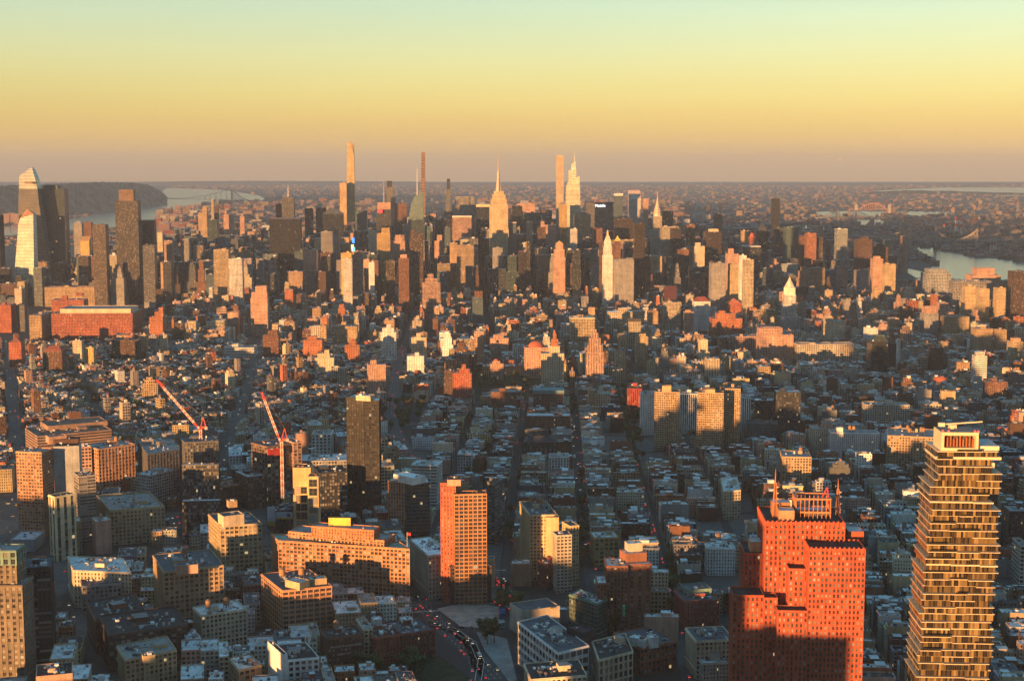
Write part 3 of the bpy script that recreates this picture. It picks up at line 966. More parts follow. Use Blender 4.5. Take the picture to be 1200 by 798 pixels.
def poly_tower(name, label, cat, Y, rings, col, win, glass=False, short=None, l=0, r=0, bot=300, depth=None, skew=None):
    """rings: (left px, right px, row) silhouettes from the ground up; depth: list of depths"""
    x0 = (rings[0][0] + rings[0][1]) / 2
    ox, _ = XZ(x0, 400, Y)
    mb = MB()
    P = []
    for k, (a, b, row) in enumerate(rings):
        row2 = row if not isinstance(row, tuple) else None
        ra, rb = (row, row) if row2 is not None else row
        xa, za = XZ(a, ra, Y); xb, zb = XZ(b, rb, Y)
        if k == 0: za = zb = 0
        d = depth[k] if depth else (xb - xa)
        d0 = depth[0] if depth else d
        yo = (d0 - d) / 2
        c, s = math.cos(RG), math.sin(RG)
        P.append([(xa - ox, yo, za), (xb - ox, yo, zb), (xb - ox - s * d, yo + d, zb), (xa - ox - s * d, yo + d, za)])
    bay, fh, ww, wh, gl, lit = WS[win] if isinstance(win, str) else win
    cl = C[col] if isinstance(col, str) else col
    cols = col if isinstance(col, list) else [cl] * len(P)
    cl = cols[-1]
    for k in range(len(P) - 1):
        for i in range(4):
            j = (i + 1) % 4
            a, b, c, d = P[k][i], P[k][j], P[k + 1][j], P[k + 1][i]
            nb = max(1, round(math.dist(a[:2], b[:2]) / bay))
            n0, n1 = a[2] / fh, d[2] / fh
            if math.dist(a, d) < .01 and math.dist(b, c) < .01: continue
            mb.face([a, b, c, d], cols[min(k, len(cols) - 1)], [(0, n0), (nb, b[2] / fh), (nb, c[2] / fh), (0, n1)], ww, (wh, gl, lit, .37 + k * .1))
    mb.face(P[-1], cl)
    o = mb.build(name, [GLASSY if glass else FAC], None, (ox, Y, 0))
    tag(o, label, cat)
    stamp([(p[0] + ox, p[1] + Y) for p in P[0]])
    PROT.append((min(a for a, b, c in rings), max(b for a, b, c in rings), min(bot, 275), Y))
    if short: ANCH.append((short, ox, Y + 20))
    return o, (ox, Y)
def attach(o, org, name, mb, mats): return mb.build(name, mats, o)
# gold pencil tower at the park
o, og = poly_tower("skyscraper", "very tall slender gold tower, tallest pencil of the west skyline", "skyscraper", 6530, [(405.4, 416, 300), (405.4, 416, 248), (406.2, 415.4, 215), (406.6, 415, 182), (406.8, 411.6, 167)], (.62, .46, .22), (4, 4.5, .7, .5, .2, 0), short="gold pencil tower", bot=255, depth=[34, 34, 32, 30, 18])
mb = MB(); x, z = XZ(412.5, 168.5, 6530); mb.box(x - og[0], 20, XZ(412, 182, 6530)[1], 12, 22, z - XZ(412, 182, 6530)[1], 0, (.5, .37, .19)); mb.build("crown_step", [SURF], o)
T("skyscraper", "plain gold slab joined to the foot of the gold pencil tower", "tower", 398, 406.5, 215, 255, Y=6480, col=(.60, .42, .22), win='P', d=25, short=None)
# brown striped pencil tower
o, og = poly_tower("skyscraper", "thin brown and bronze striped pencil tower behind the slanted green glass tower", "skyscraper", 6330, [(493.2, 498.6, 300), (493.2, 498.6, 225), (493.4, 498.2, 200), (493.8, 498.0, 178.5)], (.26, .16, .10), (3, 12, .6, .5, .1, 0), short="striped pencil tower", bot=250, depth=[18, 18, 16, 10])
# white lattice pencil tower, with its open floors
x, h = XZ(656.4, 182.5, 6420)
pw = 8.6 / F * 6420
o = building("skyscraper", "square gold-white lattice pencil tower beside the spired glass tower", "skyscraper", [dict(poly=rect(x, 6420, pw, pw, RG), z1=h, col=(.66, .52, .34), win=(4.7, 4.7, .62, .62, .3, 0), roof='gravel')], "lattice pencil tower", bulk=0, nclut=0)
PROT.append((651, 662, 290, 6420))
for k in range(1, 6):
    mb = MB(); mb.box(0, pw * .5 - pw / 2, h * (.28 + k * .115), pw * .985, pw * .985, 6.0, RG, (.12, .11, .10)); mb.build("open_floor", [SURF], o)
# dark and gold slim tower
T("skyscraper", "slim dark tower with a gold lit side and faceted tip, alone between taller towers", "tower", 522, 528.2, 240, 252, Y=6000, col=(.34, .26, .16), win='G', d=28, tiers=[(522.6, 527.6, 222), (523.6, 527.4, 210, 'dark', 'N')], short=None)
# tapered glass tower with a spire
o, og = poly_tower("skyscraper", "pale tapered glass skyscraper stepping to a needle spire", "skyscraper", 5180, [(662, 682, 330), (663.5, 680.5, 262), (664.2, 679.6, 217)], (.72, .64, .46), (5, 4.6, .9, .36, .9, 0), short="spired glass skyscraper", bot=268, depth=[52, 48, 44])
mb = MB()
def wedge(l, r, y0, yl, yr, dep, yo, col):
    xa, z0 = XZ(l, y0, 5180); xb, _ = XZ(r, y0, 5180)
    za, zb = XZ(l, yl, 5180)[1], XZ(r, yr, 5180)[1]
    xa -= og[0]; xb -= og[0]
    q = [(xa, yo), (xb, yo), (xb, yo + dep), (xa, yo + dep)]
    zt = [za, zb, zb, za]
    for i in range(4):
        j = (i + 1) % 4
        mb.face([(*q[i], z0), (*q[j], z0), (*q[j], zt[j]), (*q[i], zt[i])], col, [(0, 0), (5, 0), (5, 8), (0, 8)], .9, (.3, .8, 0, .2))
    mb.face([(*q[i], zt[i]) for i in range(4)], col)
wedge(665.0, 679.2, 217.5, 214.5, 206, 36, 5, (.70, .62, .45))
wedge(666.6, 675.2, 215, 200, 198, 24, 9, (.72, .66, .5))
wedge(669.8, 674.6, 200.5, 192, 189.5, 16, 12, (.76, .74, .62))
mb.build("crown", [FAC], o)
mb = MB(); x, z0 = XZ(673.6, 190, 5180); z1 = XZ(673.6, 177, 5180)[1]
mb.cone(x - og[0], 18, z0, 1.6, z1 - z0, .5, 6, (.62, .60, .5)); mb.build("spire", [METAL], o)
# faceted glass tower with a white mast
o, og = poly_tower("skyscraper", "green glass skyscraper with slanted crystal top and a thin white mast", "skyscraper", 5150, [(476, 496.5, 300), (476, 496.5, 271), (481.5, 496, 240), (485.5, 495.4, (231, 224))], (.30, .40, .33), (3, 4.2, .96, .8, 1.0, 0), short="slanted green glass tower", bot=275, depth=[50, 50, 44, 30])
mb = MB(); x, z0 = XZ(488.5, 236, 5150); z1 = XZ(488.5, 198, 5150)[1]; mb.cone(x - og[0], 25, z0, 2.0, z1 - z0, .8, 6, (.7, .64, .55)); mb.build("mast", [METAL], o)
# arched stainless spire tower
o, (bx, by), z = tier_tower("skyscraper", "slim pale tower with a pointed tiered steel crown and needle", "skyscraper", 771, 5340, RG,
    [(15, .9, 270), (10, .9, 254)], 'lime', (3, 3.6, .45, .95, 0, 0), short="needle crown tower", bot=300)
mb = MB()
px_m = 5340 / F
rr = [(z, 4.4), (z + 16, 4.1), (z + 26, 3.3), (z + 36, 2.5), (z + 48, 1.6), (z + 58, .9), (z + 72, .35), (z + 96, .05)]
for (a, ra), (b, rb) in zip(rr[:-1], rr[1:]):
    mb.cone(0, 0, a, ra * px_m * 1.05, (b - a) * .88, rb * px_m, 8, (.60, .50, .36))
    mb.cone(0, 0, a + (b - a) * .88, rb * px_m * 1.18, (b - a) * .12, rb * px_m, 8, (.30, .22, .15))
mb.build("crown", [METAL], o)
# big dark slab with a white name on top
o = T("office_tower", "broad dark grey slab tower with a white name sign at its top", "tower", 687, 718.5, 239, 300, Y=5400, col=(.17, .16, .155), win='V', d=40, short="name sign slab", bulk=0)
bx, by, _ = o.location
q = o.dimensions
x, z = XZ(703.5, 241.3, 5398)
lettering("MetLife", 12.5, .6, emit_material("sign_white", (1, .97, .9), 1.4), o, (x - bx, 5398 - by - .5, z), RG)
mb = MB(); lx, lz = XZ(687, 239, 5400); mb.box(0, 0, lz + 1.6, 31 / F * 5400, 42, 3, RG, (.08, .08, .08)); mb.build("roof_cap", [SURF], o)
# dark bronze residential tower far to the right
T("skyscraper", "plain black monolith tower standing alone near the east river, flat top", "tower", 903.6, 914.2, 234, 290, Y=5850, col=(.05, .045, .04), win='D', d=30, tiers=[(904, 913.6, 233.2)], short="black monolith tower")
# west side group
o, og = poly_tower("skyscraper", "tall glass tower with sloping spike top and a jutting observation deck", "skyscraper", 4540, [(21, 60, 335), (21, 54, 300), (21, 45, 238), (21.2, 43, 222), (21.2, 40, 210), (21.4, 36.5, (206, 200)), (31, 34.6, (198, 196))], [(.19, .15, .12)] * 3 + [(.72, .71, .60)] * 4, (3, 4.5, .90, .5, .95, 0), short="observation deck tower", bot=262, depth=[62, 60, 52, 48, 44, 36, 10])  # upper rings carry the pale sky reflection in their colour
mb = MB(); x, z = XZ(36, 213.5, 4540)
x -= og[0]
mb.face([(x - 18, -2, z), (x + 10, -14, z), (x + 24, -6, z), (x + 10, 8, z), (x - 18, 8, z)][::1], (.24, .17, .13)); mb.face([(x - 18, -2, z - 4), (x + 8, -10, z - 5), (x + 16, -4, z - 5), (x + 10, 8, z - 4), (x - 18, 8, z - 4)][::-1], (.16, .12, .10))
T5 = [(x - 18, -2), (x + 10, -14), (x + 24, -6), (x + 10, 8), (x - 18, 8)]; B5 = [(x - 18, -2), (x + 8, -10), (x + 16, -4), (x + 10, 8), (x - 18, 8)]
for i in range(5):
    j = (i + 1) % 5
    mb.face([(*B5[i], z - 5), (*B5[j], z - 5), (*T5[j], z), (*T5[i], z)], (.22, .16, .12))
mb.build("observation_deck", [SURF], o)
o, og = poly_tower("skyscraper", "bright cream glass tower with notched slanted top, in front of the deck tower", "skyscraper", 4300, [(16, 40, 345), (17.5, 39.5, 312), (21, 38.4, 262), (22.5, 38, (256, 251))], (.80, .78, .62), (3, 4.2, .9, .34, 1.0, 0), short="bright cream glass tower", bot=318, depth=[46, 44, 36, 30])  # pale facade colour stands in for the sunset sky mirrored in its glass
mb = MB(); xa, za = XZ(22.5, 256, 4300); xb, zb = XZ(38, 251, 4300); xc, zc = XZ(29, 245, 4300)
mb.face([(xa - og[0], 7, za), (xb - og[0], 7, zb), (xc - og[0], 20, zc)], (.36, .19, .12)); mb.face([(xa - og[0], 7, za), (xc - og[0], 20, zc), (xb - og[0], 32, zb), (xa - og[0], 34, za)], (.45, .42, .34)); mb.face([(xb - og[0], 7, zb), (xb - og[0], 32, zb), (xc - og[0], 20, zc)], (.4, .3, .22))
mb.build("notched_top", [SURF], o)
o = T("skyscraper", "wide dark blue tower with vertical fins beside the deck tower", "tower", 44, 80, 222, 300, Y=4600, col=(.06, .075, .09), win=(4.5, 4.2, .8, .96, .35, .002), d=48, tiers=[(50, 70, 218, 'dgrey', 'N')], short="dark finned tower")
T("office_tower", "dark tower cut by the frame edge, left of the deck tower", "tower", -22, 4.2, 253, 320, Y=4400, col=(.05, .055, .06), win='D')
T("skyscraper", "dark bronze tower with a set-back mechanical top, in front of the river", "tower", 134.5, 165, 236, 325, Y=4350, col=(.10, .078, .06), win=(3.0, 4, .6, .97, .2, .002), tiers=[(139, 158.5, 223, (.22, .15, .11), 'P')], short="bronze river tower")
T("office_tower", "brown gridded office tower left of the bronze river tower", "tower", 108, 127, 264, 332, Y=4150, col=(.15, .11, .085), win='F', short="brown gridded tower")
T("office_tower", "broad black slab tower with a thin blue light line along its top", "tower", 315.5, 353.5, 257, 322, Y=4550, col=(.035, .032, .03), win='D', d=38, short="broad black slab", crown=('cap', 2.5, (.10, .11, .20)))
# ------------------------------------------------------------------ buildings placed one by one: skyline and middle distance
# name, label, l, r, top, visible to, Y (or h if under 200), colour, windows, options
A_, O_, L_ = "apartment_tower", "office_tower", "loft_building"
HAND = [
 # far west
 (O_, "dark tower with a cream flat cap right of the bronze river tower", 165, 183, 259.5, 290, 4450, 'dark', 'D', dict(crown=('cap', 3, (.55, .47, .33)), short="cream capped dark tower")),
 (O_, "grey windowed block below the cream capped dark tower", 167, 183.5, 288, 325, 4200, 'dgrey', 'W', {}),
 (A_, "low gold lit tower with a sloped top left of the brown gridded tower", 94, 107, 283, 300, 4600, 'gold', 'P', dict(crown=('wedge', 14, (.5, .3, .13)))),
 (A_, "pale grey riverside tower with steep grey roof", 86, 98, 263, 295, 4900, 'grey', 'P', dict(crown=('hip', 10, (.3, .29, .27)))),
 (A_, "brown riverside tower with broken top beside the pale grey riverside tower", 98, 109, 261, 290, 5000, 'brown', 'P', {}),
 (A_, "tower banded in pink and dark stripes", 192, 203.5, 283, 314, 4300, 'pink', 'S', dict(short="banded pink tower")),
 (A_, "slim cream tower behind the cream capped dark tower", 183, 191.5, 273, 300, 4700, 'cream', 'T', {}),
 (A_, "pale blue grey tower pair with flat tops", 211.5, 223, 283, 308, 4500, 'grey', 'W', dict(tiers=[(216, 222, 280)])),
 (A_, "pair of tan towers with stepped tops near the wide river", 232, 244, 250, 275, 6200, 'tan', 'P', dict(tiers=[(237, 243.5, 243)])),
 (O_, "teal glass tower below the thin cream tower by the river", 243, 256, 258, 302, 5600, 'teal', 'D', {}),
 (A_, "thin cream tower rising above the river bend", 247.3, 250.7, 234, 258, 6500, 'cream', 'V', dict(short="thin cream river tower")),
 (A_, "dark brown tower beside the thin cream river tower", 250.8, 256.5, 242, 258, 6300, 'dbrown', 'P', {}),
 (A_, "twin stepped pink apartment towers facing the park", 262, 275, 252, 275, 6600, 'pink', 'P', dict(tiers=[(263, 266, 247), ])),
 (A_, "single narrow pink tower east of the twin stepped pink towers", 281, 287, 254, 276, 6300, 'pink', 'P', dict(tiers=[(282, 285, 251)])),
 (A_, "squat buff tower with gold lattice windows", 250, 270, 293, 325, 4000, 'buff', 'F', dict(short="gold lattice block", nclut=6)),
 (O_, "white and blue gridded office block under the gold lattice block", 268, 285.5, 304, 336, 3900, 'white', 'F', dict(short="white gridded block")),
 (O_, "brown office tower behind the newspaper mast tower", 323, 333, 240, 256, 5500, 'brown', 'P', {}),
 (O_, "dark grey screen-topped tower carrying a thin white mast", 330, 345.5, 232.5, 256, 5300, 'dgrey', 'V', dict(crown=('mast', 50, (.7, .6, .5)), short="newspaper mast tower")),
 (O_, "dark slab right of the broad black slab", 357, 367, 245, 270, 5600, 'dark', 'D', {}),
 (O_, "dark brown tower with a small cream block on its roof", 370, 382.5, 244, 278, 5700, 'dbrown', 'P', dict(tiers=[(372, 377, 239, 'cream', 'N')])),
 (O_, "dark glass tower with a faceted sloping roof", 378, 403, 251, 286, 5300, 'dark', 'D', dict(crown=('hip', 16, (.10, .115, .12)), short="faceted dark tower")),
 (O_, "teal glass tower right of the gold pencil tower", 416, 430.5, 247, 272, 5500, 'teal', 'G', {}),
 (O_, "dark grey tower below the teal glass tower", 416, 432.5, 271, 302, 4900, 'dgrey', 'D', {}),
 (A_, "H shaped pinkish brick hotel with lit upper floors", 355, 373, 294, 320, 4300, 'pink', 'P', dict(tiers=[(356, 361, 291), ], short="pink brick hotel")),
 (O_, "grey horizontal striped tower left of the pink setback tower", 376, 390.5, 272, 315, 4500, 'grey', 'S', {}),
 (A_, "pink setback tower with orange sunlit top", 386, 398, 272, 305, 4800, 'pink', 'P', dict(tiers=[(388, 395, 267)])),
 (A_, "cream narrow slab over the bright sign boards", 431.5, 441, 271, 296, 4900, 'cream', 'T', {}),
 (A_, "gold tower covered in a lattice of square windows", 441.5, 457.5, 274, 312, 4500, 'gold', 'F', dict(tiers=[(447, 457, 268)], short="gold square-window tower")),
 (A_, "pinkish tower with a small crown beside the slim white tower", 413, 426, 299, 335, 4000, 'pink', 'V', dict(tiers=[(415, 424, 295)])),
 (A_, "slim white tower with vertical window strips, brightest in its area", 401.5, 413, 304, 349, 3800, 'white', 'V', dict(short="slim white tower")),
 (A_, "gold brick block behind the slim white tower", 399.5, 412.5, 297, 315, 3950, 'gold', 'P', {}),
 (A_, "small white narrow tower between dark gold towers", 432, 439, 308, 333, 4150, 'white', 'T', {}),
 (A_, "dark gold striped tower in front of the gold square-window tower", 452, 463, 306, 345, 3850, 'bronze', 'V', {}),
 (O_, "pink ziggurat block stepping up to the right", 457.5, 475, 283, 312, 4750, 'pink', 'P', dict(tiers=[(461, 472, 279), (463, 470, 276)])),
 (A_, "brown and pink tower at the avenue edge", 467, 479.5, 303, 350, 3800, 'brown', 'P', dict(tiers=[(469, 477, 299, 'pink')], short="brown avenue tower")),
 (A_, "tall dark brown striped tower lining the sixth avenue", 480, 496, 274, 345, 4200, 'dbrown', 'V', dict(tiers=[(481, 486.5, 270)], short="dark striped avenue tower")),
 (O_, "teal block below the slanted green glass tower", 482, 498, 258, 290, 5000, 'teal', 'D', {}),
 (O_, "dark tower with a red sign and thin mast", 441, 458.5, 246, 268, 5250, 'dgrey', 'D', dict(crown=('mast', 108, (.42, .30, .22)), tiers=[(442, 458, 238, 'pink', 'P')], short="red sign mast tower")),
 (A_, "pink rounded tower beside the dark topped tower", 457.5, 464, 232, 262, 6100, 'pink', 'P', {}),
 (O_, "flat topped brown block right of the pink rounded tower", 462.5, 477, 239, 270, 5800, 'brown', 'P', {}),
 (A_, "tower with dark rounded top and pale lit shaft", 453, 461, 220, 236, 6300, 'tan', 'G', dict(tiers=[(453.4, 459.5, 212.5, 'dark', 'N')])),
 (O_, "massive grey slab with vertical lines and stepped shoulders", 530, 558, 241, 300, 5700, 'grey', 'V', dict(tiers=[(533, 556, 231)], short="massive grey slab")),
 (O_, "pinkish grid tower with flat white top", 530, 552.5, 255, 287, 4900, 'pink', 'F', dict(crown=('cap', 4, (.66, .58, .46)), short="white topped grid tower")),
 (L_, "tan office block with a row of round arches under its roof", 535, 555.5, 288, 332, 4200, 'tan', 'F', dict(short="arched tan block")),
 (A_, "narrow tan wing left of the arched tan block", 527, 536, 285, 330, 4260, 'tan', 'P', {}),
 (A_, "small pink orange tower left of the pale blue tower", 509, 520, 283, 300, 4500, 'pink', 'P', dict(tiers=[(512, 518, 276)])),
 (O_, "narrow pale blue glass tower", 521, 527.5, 267, 298, 4700, 'blue', 'G', {}),
 (O_, "black wide block under the slim dark gold tower", 510, 530, 258, 290, 5100, 'dark', 'D', {}),
 (O_, "dark slab with a bright cream top band", 558, 573.5, 243, 282, 5300, 'dark', 'D', dict(crown=('cap', 9, (.66, .50, .30)), short="cream topped dark slab")),
 (L_, "orange corner block with cream cornice on the sixth avenue", 495, 516, 332, 350, 3750, 'pink', 'F', dict(tiers=[(498, 513, 327), (501, 508, 322)], short="orange corner block")),
 (O_, "grey masonry block at the foot of the antenna skyscraper", 577, 589, 291, 330, 4200, 'grey', 'P', {}),
 (O_, "pale blue glass block right of the antenna skyscraper", 596, 605, 262, 332, 4600, 'blue', 'G', dict(crown=('cap', 3, (.6, .4, .3)))),
 # centre right
 (A_, "slender cream tower with lit top above a blue shaft", 617, 624.3, 260, 312, 4700, 'cream', 'V', dict(short="slender cream tower")),
 (O_, "black slab tower right of the antenna skyscraper", 600, 612, 242, 280, 5200, 'dark', 'D', {}),
 (O_, "dark green slab tower beside the black slab tower", 612, 634, 250, 278, 5600, 'green', 'D', {}),
 (O_, "distant pink twin blocks behind the dark green slab", 606, 627, 239, 250, 6300, 'pink', 'P', {}),
 (O_, "dark brown masonry tower in front of the pyramid topped pink block", 628, 639.5, 267, 312, 4700, 'dbrown', 'P', {}),
 (O_, "pink block with a little gold pyramid on one corner", 633, 652.5, 264, 300, 4900, 'pink', 'P', dict(crown=None, tiers=[(633.5, 638, 260)], short="pyramid topped pink block")),
 (O_, "stepped pink brick tower with orange crown below the lattice pencil tower", 648, 662.5, 302, 338, 4000, 'pink', 'P', dict(tiers=[(649, 661.5, 293), (651, 660, 286)], crown=('pyramid', 8, (.55, .36, .16)), short="stepped orange crown tower")),
 (O_, "gold and dark ribbed tower left of the spired glass skyscraper", 655, 664.5, 241, 292, 5100, 'gold', 'V', {}),
 (O_, "tan office tower with a dark arched front and orange top", 672, 692.5, 252, 302, 5000, 'tan', 'P', dict(tiers=[(675, 690, 251)], short="arched front tan tower")),
 (A_, "narrow white tower in front of the arched front tan tower", 668, 676.5, 269, 306, 4700, 'white', 'V', {}),
 (O_, "brown block under the broad name sign slab", 694, 706, 268, 300, 4800, 'brown', 'P', {}),
 (O_, "dark brown slab left of the gold lantern tower", 702, 711, 284, 342, 3950, 'dbrown', 'P', {}),
 (O_, "brown block with a gold pyramid spire on top", 715, 727.5, 286, 320, 4150, 'brown', 'P', dict(tiers=[(720, 727, 283)], crown=('pyramid', 16, (.72, .46, .10)), short="gold pyramid block")),
 (O_, "big dark brown slab behind the gold pyramid block", 719, 742.5, 257, 296, 4950, 'dbrown', 'D', dict(short="big dark brown slab")),
 (A_, "tall dark bronze glass tower in the middle right, flaring to its top", 742.5, 756, 263, 338, 3900, 'bronze', 'D', dict(short="dark bronze glass tower")),
 (O_, "pair of joined grey masonry blocks beside the dark bronze glass tower", 719, 743, 305, 346, 3800, 'grey', 'P', dict(tiers=[(733, 742, 303)], short="joined grey blocks")),
 (O_, "pale blue glass tower with a flat white cap", 719.5, 730, 230, 258, 5900, 'blue', 'G', dict(crown=('cap', 10, (.6, .6, .58)))),
 (O_, "white tower with a slanted wedge roof", 736, 751.5, 234, 268, 6000, 'white', 'S', dict(crown=('wedge', 36, (.55, .42, .35)), short="wedge roof white tower")),
 (O_, "pink slab right of the wedge roof white tower", 753, 760, 234, 262, 6300, 'pink', 'P', {}),
 (O_, "dark blue glass block behind the needle crown tower", 775, 789, 248, 272, 5500, 'dark', 'D', {}),
 (O_, "pale limestone block right of the needle crown tower", 774, 795, 266, 310, 4900, 'lime', 'F', {}),
 (O_, "dark brown glass block in front of the pale limestone block", 785, 798, 268, 312, 4800, 'dbrown', 'D', {}),
 (A_, "plain brown red tower east of the pale limestone block", 804, 814.5, 264, 302, 4900, 'brown', 'P', dict(short="brown red tower")),
 (A_, "square brown tower standing above its neighbours near the east side", 836, 847, 252, 275, 5900, 'brown', 'P', {}),
 (O_, "wide dark brown block with a low white roof house", 824, 846, 272, 315, 4600, 'dbrown', 'D', dict(tiers=[(830, 842, 269, 'cream', 'N')], short="wide dark brown block")),
 (A_, "dark twin tower with a pointed pyramid roof", 886, 900, 272, 300, 5000, 'dark', 'D', dict(crown=('pyramid', 32, (.06, .065, .07)), short="dark pyramid tower")),
 (A_, "bright red tower with rounded cap", 877, 885.5, 278, 296, 4700, 'brick', 'P', dict(crown=('dome', 14, (.45, .10, .06)), short="red rounded tower")),
 (A_, "tan masonry tower left of the red rounded tower", 868, 878, 271, 300, 4900, 'tan', 'P', {}),
 (O_, "black and white slab below the red rounded tower", 870, 891.5, 290, 318, 4450, 'dark', 'V', dict(crown=('cap', 3, (.55, .55, .52)))),
 (A_, "plain grey apartment slab with rows of small windows", 831, 851, 309, 346, 3700, 'grey', 'P', dict(short="plain grey slab")),
 (A_, "buff apartment slab beside the plain grey slab", 853, 867, 310, 342, 3720, 'buff', 'P', {}),
 (A_, "white slim apartment tower in front of the black and white slab", 866, 875, 300, 336, 3650, 'white', 'T', {}),
 (A_, "cream square apartment tower right of the white slim tower", 870, 883.5, 305, 341, 3560, 'cream', 'F', {}),
 (A_, "cream tower with orange stepped head behind the buff slab", 812, 826, 289, 330, 4300, 'cream', 'P', dict(tiers=[(814, 821, 285)])),
 (A_, "orange lit brick block with small turret near the grey slab", 850, 866, 298, 312, 4000, 'pink', 'P', dict(tiers=[(853, 860, 292)])),
 # east side
 (O_, "dark grey block at the foot of the black monolith tower", 907, 918.5, 268, 300, 5000, 'dgrey', 'D', {}),
 (O_, "grey green glass slab, wide and flat, beside the black monolith tower", 918, 936.5, 267, 312, 4800, 'green', 'G', dict(short="grey green slab")),
 (A_, "brown apartment slab left of the ridged orange tower", 934, 944, 277, 312, 4760, 'brown', 'P', {}),
 (A_, "ridged orange brick tower stepping down to the river", 943, 957, 274, 332, 4700, 'rust', 'V', dict(short="ridged orange tower")),
 (A_, "lower dark edge wing of the ridged orange tower row", 957, 964.5, 279, 330, 4720, 'dbrown', 'V', {}),
 (O_, "white slab by the river with one blank bright end wall", 978, 993.5, 269, 315, 4700, 'white', 'G', dict(short="white river slab")),
 (A_, "large dark brown brick tower by the river", 1001, 1022.5, 281, 328, 4500, 'dbrown', 'P', dict(tiers=[(1008, 1018, 278)], short="large dark brown tower")),
 (A_, "smaller brown tower right of the large dark brown tower", 1023, 1041, 290, 315, 4600, 'dbrown', 'P', dict(tiers=[(1026, 1036, 287)])),
 (O_, "pale grey glass block behind the smaller brown tower", 1035, 1047, 282, 293, 5100, 'lime', 'G', {}),
 (A_, "orange lit block on the island by the bridge", 1054, 1065, 277, 294, 5500, 'pink', 'V', {}),
 (A_, "pink apartment tower behind the buff curved block", 1020, 1035, 304, 345, 4000, 'pink', 'P', dict(tiers=[(1023, 1032, 301)])),
 (A_, "buff curved front apartment block", 1034, 1050, 310, 336, 3950, 'buff', 'P', {}),
 (O_, "wide blue grey hospital block by the river", 1079, 1115, 321, 348, 4100, 'steel', 'L', dict(d=60, tiers=[(1083, 1110, 316)], short="blue grey hospital block")),
 (O_, "wide orange buff hospital with set-back top by the river", 1131, 1173, 323, 345, 3950, 'pink', 'P', dict(d=60, tiers=[(1139, 1166, 315)], short="orange hospital")),
 (O_, "long grey building in front of the orange hospital", 1112, 1162, 330, 352, 3750, 'grey', 'L', dict(d=40)),
 (A_, "dark brown tower at the right frame edge with rust ribs", 1181, 1206, 319, 362, 3500, 'dbrown', 'V', dict(short="dark edge tower")),
 (A_, "buff slab cluster left of the dark edge tower", 1127, 1144, 336, 362, 3550, 'buff', 'P', {}),
 (A_, "taller buff slab in the cluster left of the dark edge tower", 1144, 1160, 339, 362, 3500, 'buff', 'P', {}),
 (A_, "narrow buff slab closest to the dark edge tower", 1164, 1179, 338, 362, 3480, 'buff', 'P', {}),
 # chelsea and the village, sunlit tops over a shaded quarter
 (L_, "enormous red brick warehouse block, long sunlit front with rows of windows", 60, 168, 368, 392, 60, 'brick', 'W', dict(d=120, tiers=[(70, 162, 362.5, 'cream', 'N')], nclut=40, tanks=3, short="enormous brick warehouse")),
 (L_, "tan wing at the west end of the enormous brick warehouse", 34, 62, 370, 388, 58, 'tan', 'W', dict(d=100, tanks=1)),
 (A_, "orange brick apartment block at the left frame edge", -10, 19, 358, 384, 66, 'brick', 'P', dict(tiers=[(3, 8, 355)])),
 (A_, "grey apartment slab beside the left edge orange block", 18.5, 31.5, 358, 388, 64, 'dgrey', 'P', {}),
 (A_, "stepped orange brick ziggurat right of the enormous brick warehouse", 175, 193.5, 372, 394, 60, 'rust', 'P', dict(tiers=[(181, 193, 366), (186, 192, 361)], short="orange ziggurat")),
 (L_, "low orange brick range behind the enormous brick warehouse", 60, 103, 352, 362, 50, 'brick', 'W', dict(tiers=[(72, 80, 347), (88, 98, 344)])),
 (L_, "pale loft with many windows in the chelsea rows", 52, 118, 337, 350, 55, 'tan', 'W', dict(d=40)),
 (A_, "brick tower with a pointed roof at the left, over the trees", 10, 29, 402, 426, 48, 'brick', 'P', dict(crown=('pyramid', 10, (.22, .09, .06)), short="pointed brick tower")),
 (A_, "broad brown apartment block with a hipped red roof", 50, 78, 412, 436, 46, 'brown', 'V', dict(crown=('hip', 9, (.30, .10, .06)), short="hipped roof block")),
 (A_, "cream and orange tower with a sunlit side", 85, 98, 400, 420, 50, 'cream', 'P', {}),
 (A_, "short bright orange tower in front of the cream and orange tower", 98, 112, 408, 427, 46, 'gold', 'P', dict(short="short orange tower")),
 (A_, "dark brown brick slab behind the low village roofs", 131, 165, 399, 422, 42, 'dbrown', 'P', dict(d=22)),
 (A_, "first buff slab in the row right of the dark brown slab", 162, 173, 393, 411, 46, 'buff', 'P', {}),
 (A_, "second buff slab in the row, greyer than the first", 174, 185, 394, 411, 46, 'grey', 'P', {}),
 (A_, "third buff slab in the row, with a pale front", 186, 197, 393, 411, 46, 'cream', 'P', {}),
 (A_, "beige apartment house with terraced rounded top among row houses", 166, 185.5, 450, 467, 36, 'tan', 'W', dict(tiers=[(169, 182, 446), (172, 179, 443)], short="rounded beige house")),
 (L_, "long low white modern building on the seventh avenue", 262, 301, 408, 420, 20, 'white', 'S', dict(d=45, tiers=[(272, 280, 404)], short="long white building")),
 (A_, "big stepped orange brick tower on the seventh avenue", 293.5, 315.5, 350, 412, 90, 'pink', 'P', dict(tiers=[(294.5, 314.5, 343), (299, 313.5, 336)], short="big orange stepped tower")),
 (A_, "dark brick stepped house below the big orange stepped tower", 308, 328, 393, 420, 50, 'brown', 'P', dict(tiers=[(314, 326, 388)])),
 (A_, "rust brick apartment house with square roof house", 355, 379, 399, 418, 46, 'rust', 'P', dict(tiers=[(360, 372, 395)], tanks=1)),
 (A_, "cream stepped apartment house with sunlit top", 369, 392.5, 420, 437, 40, 'cream', 'P', dict(tiers=[(372, 387, 415), (380, 386, 411)], short="cream stepped house")),
 (L_, "pale square loft with even window grid beside the cream stepped house", 388, 406, 432, 451, 36, 'lime', 'F', {}),
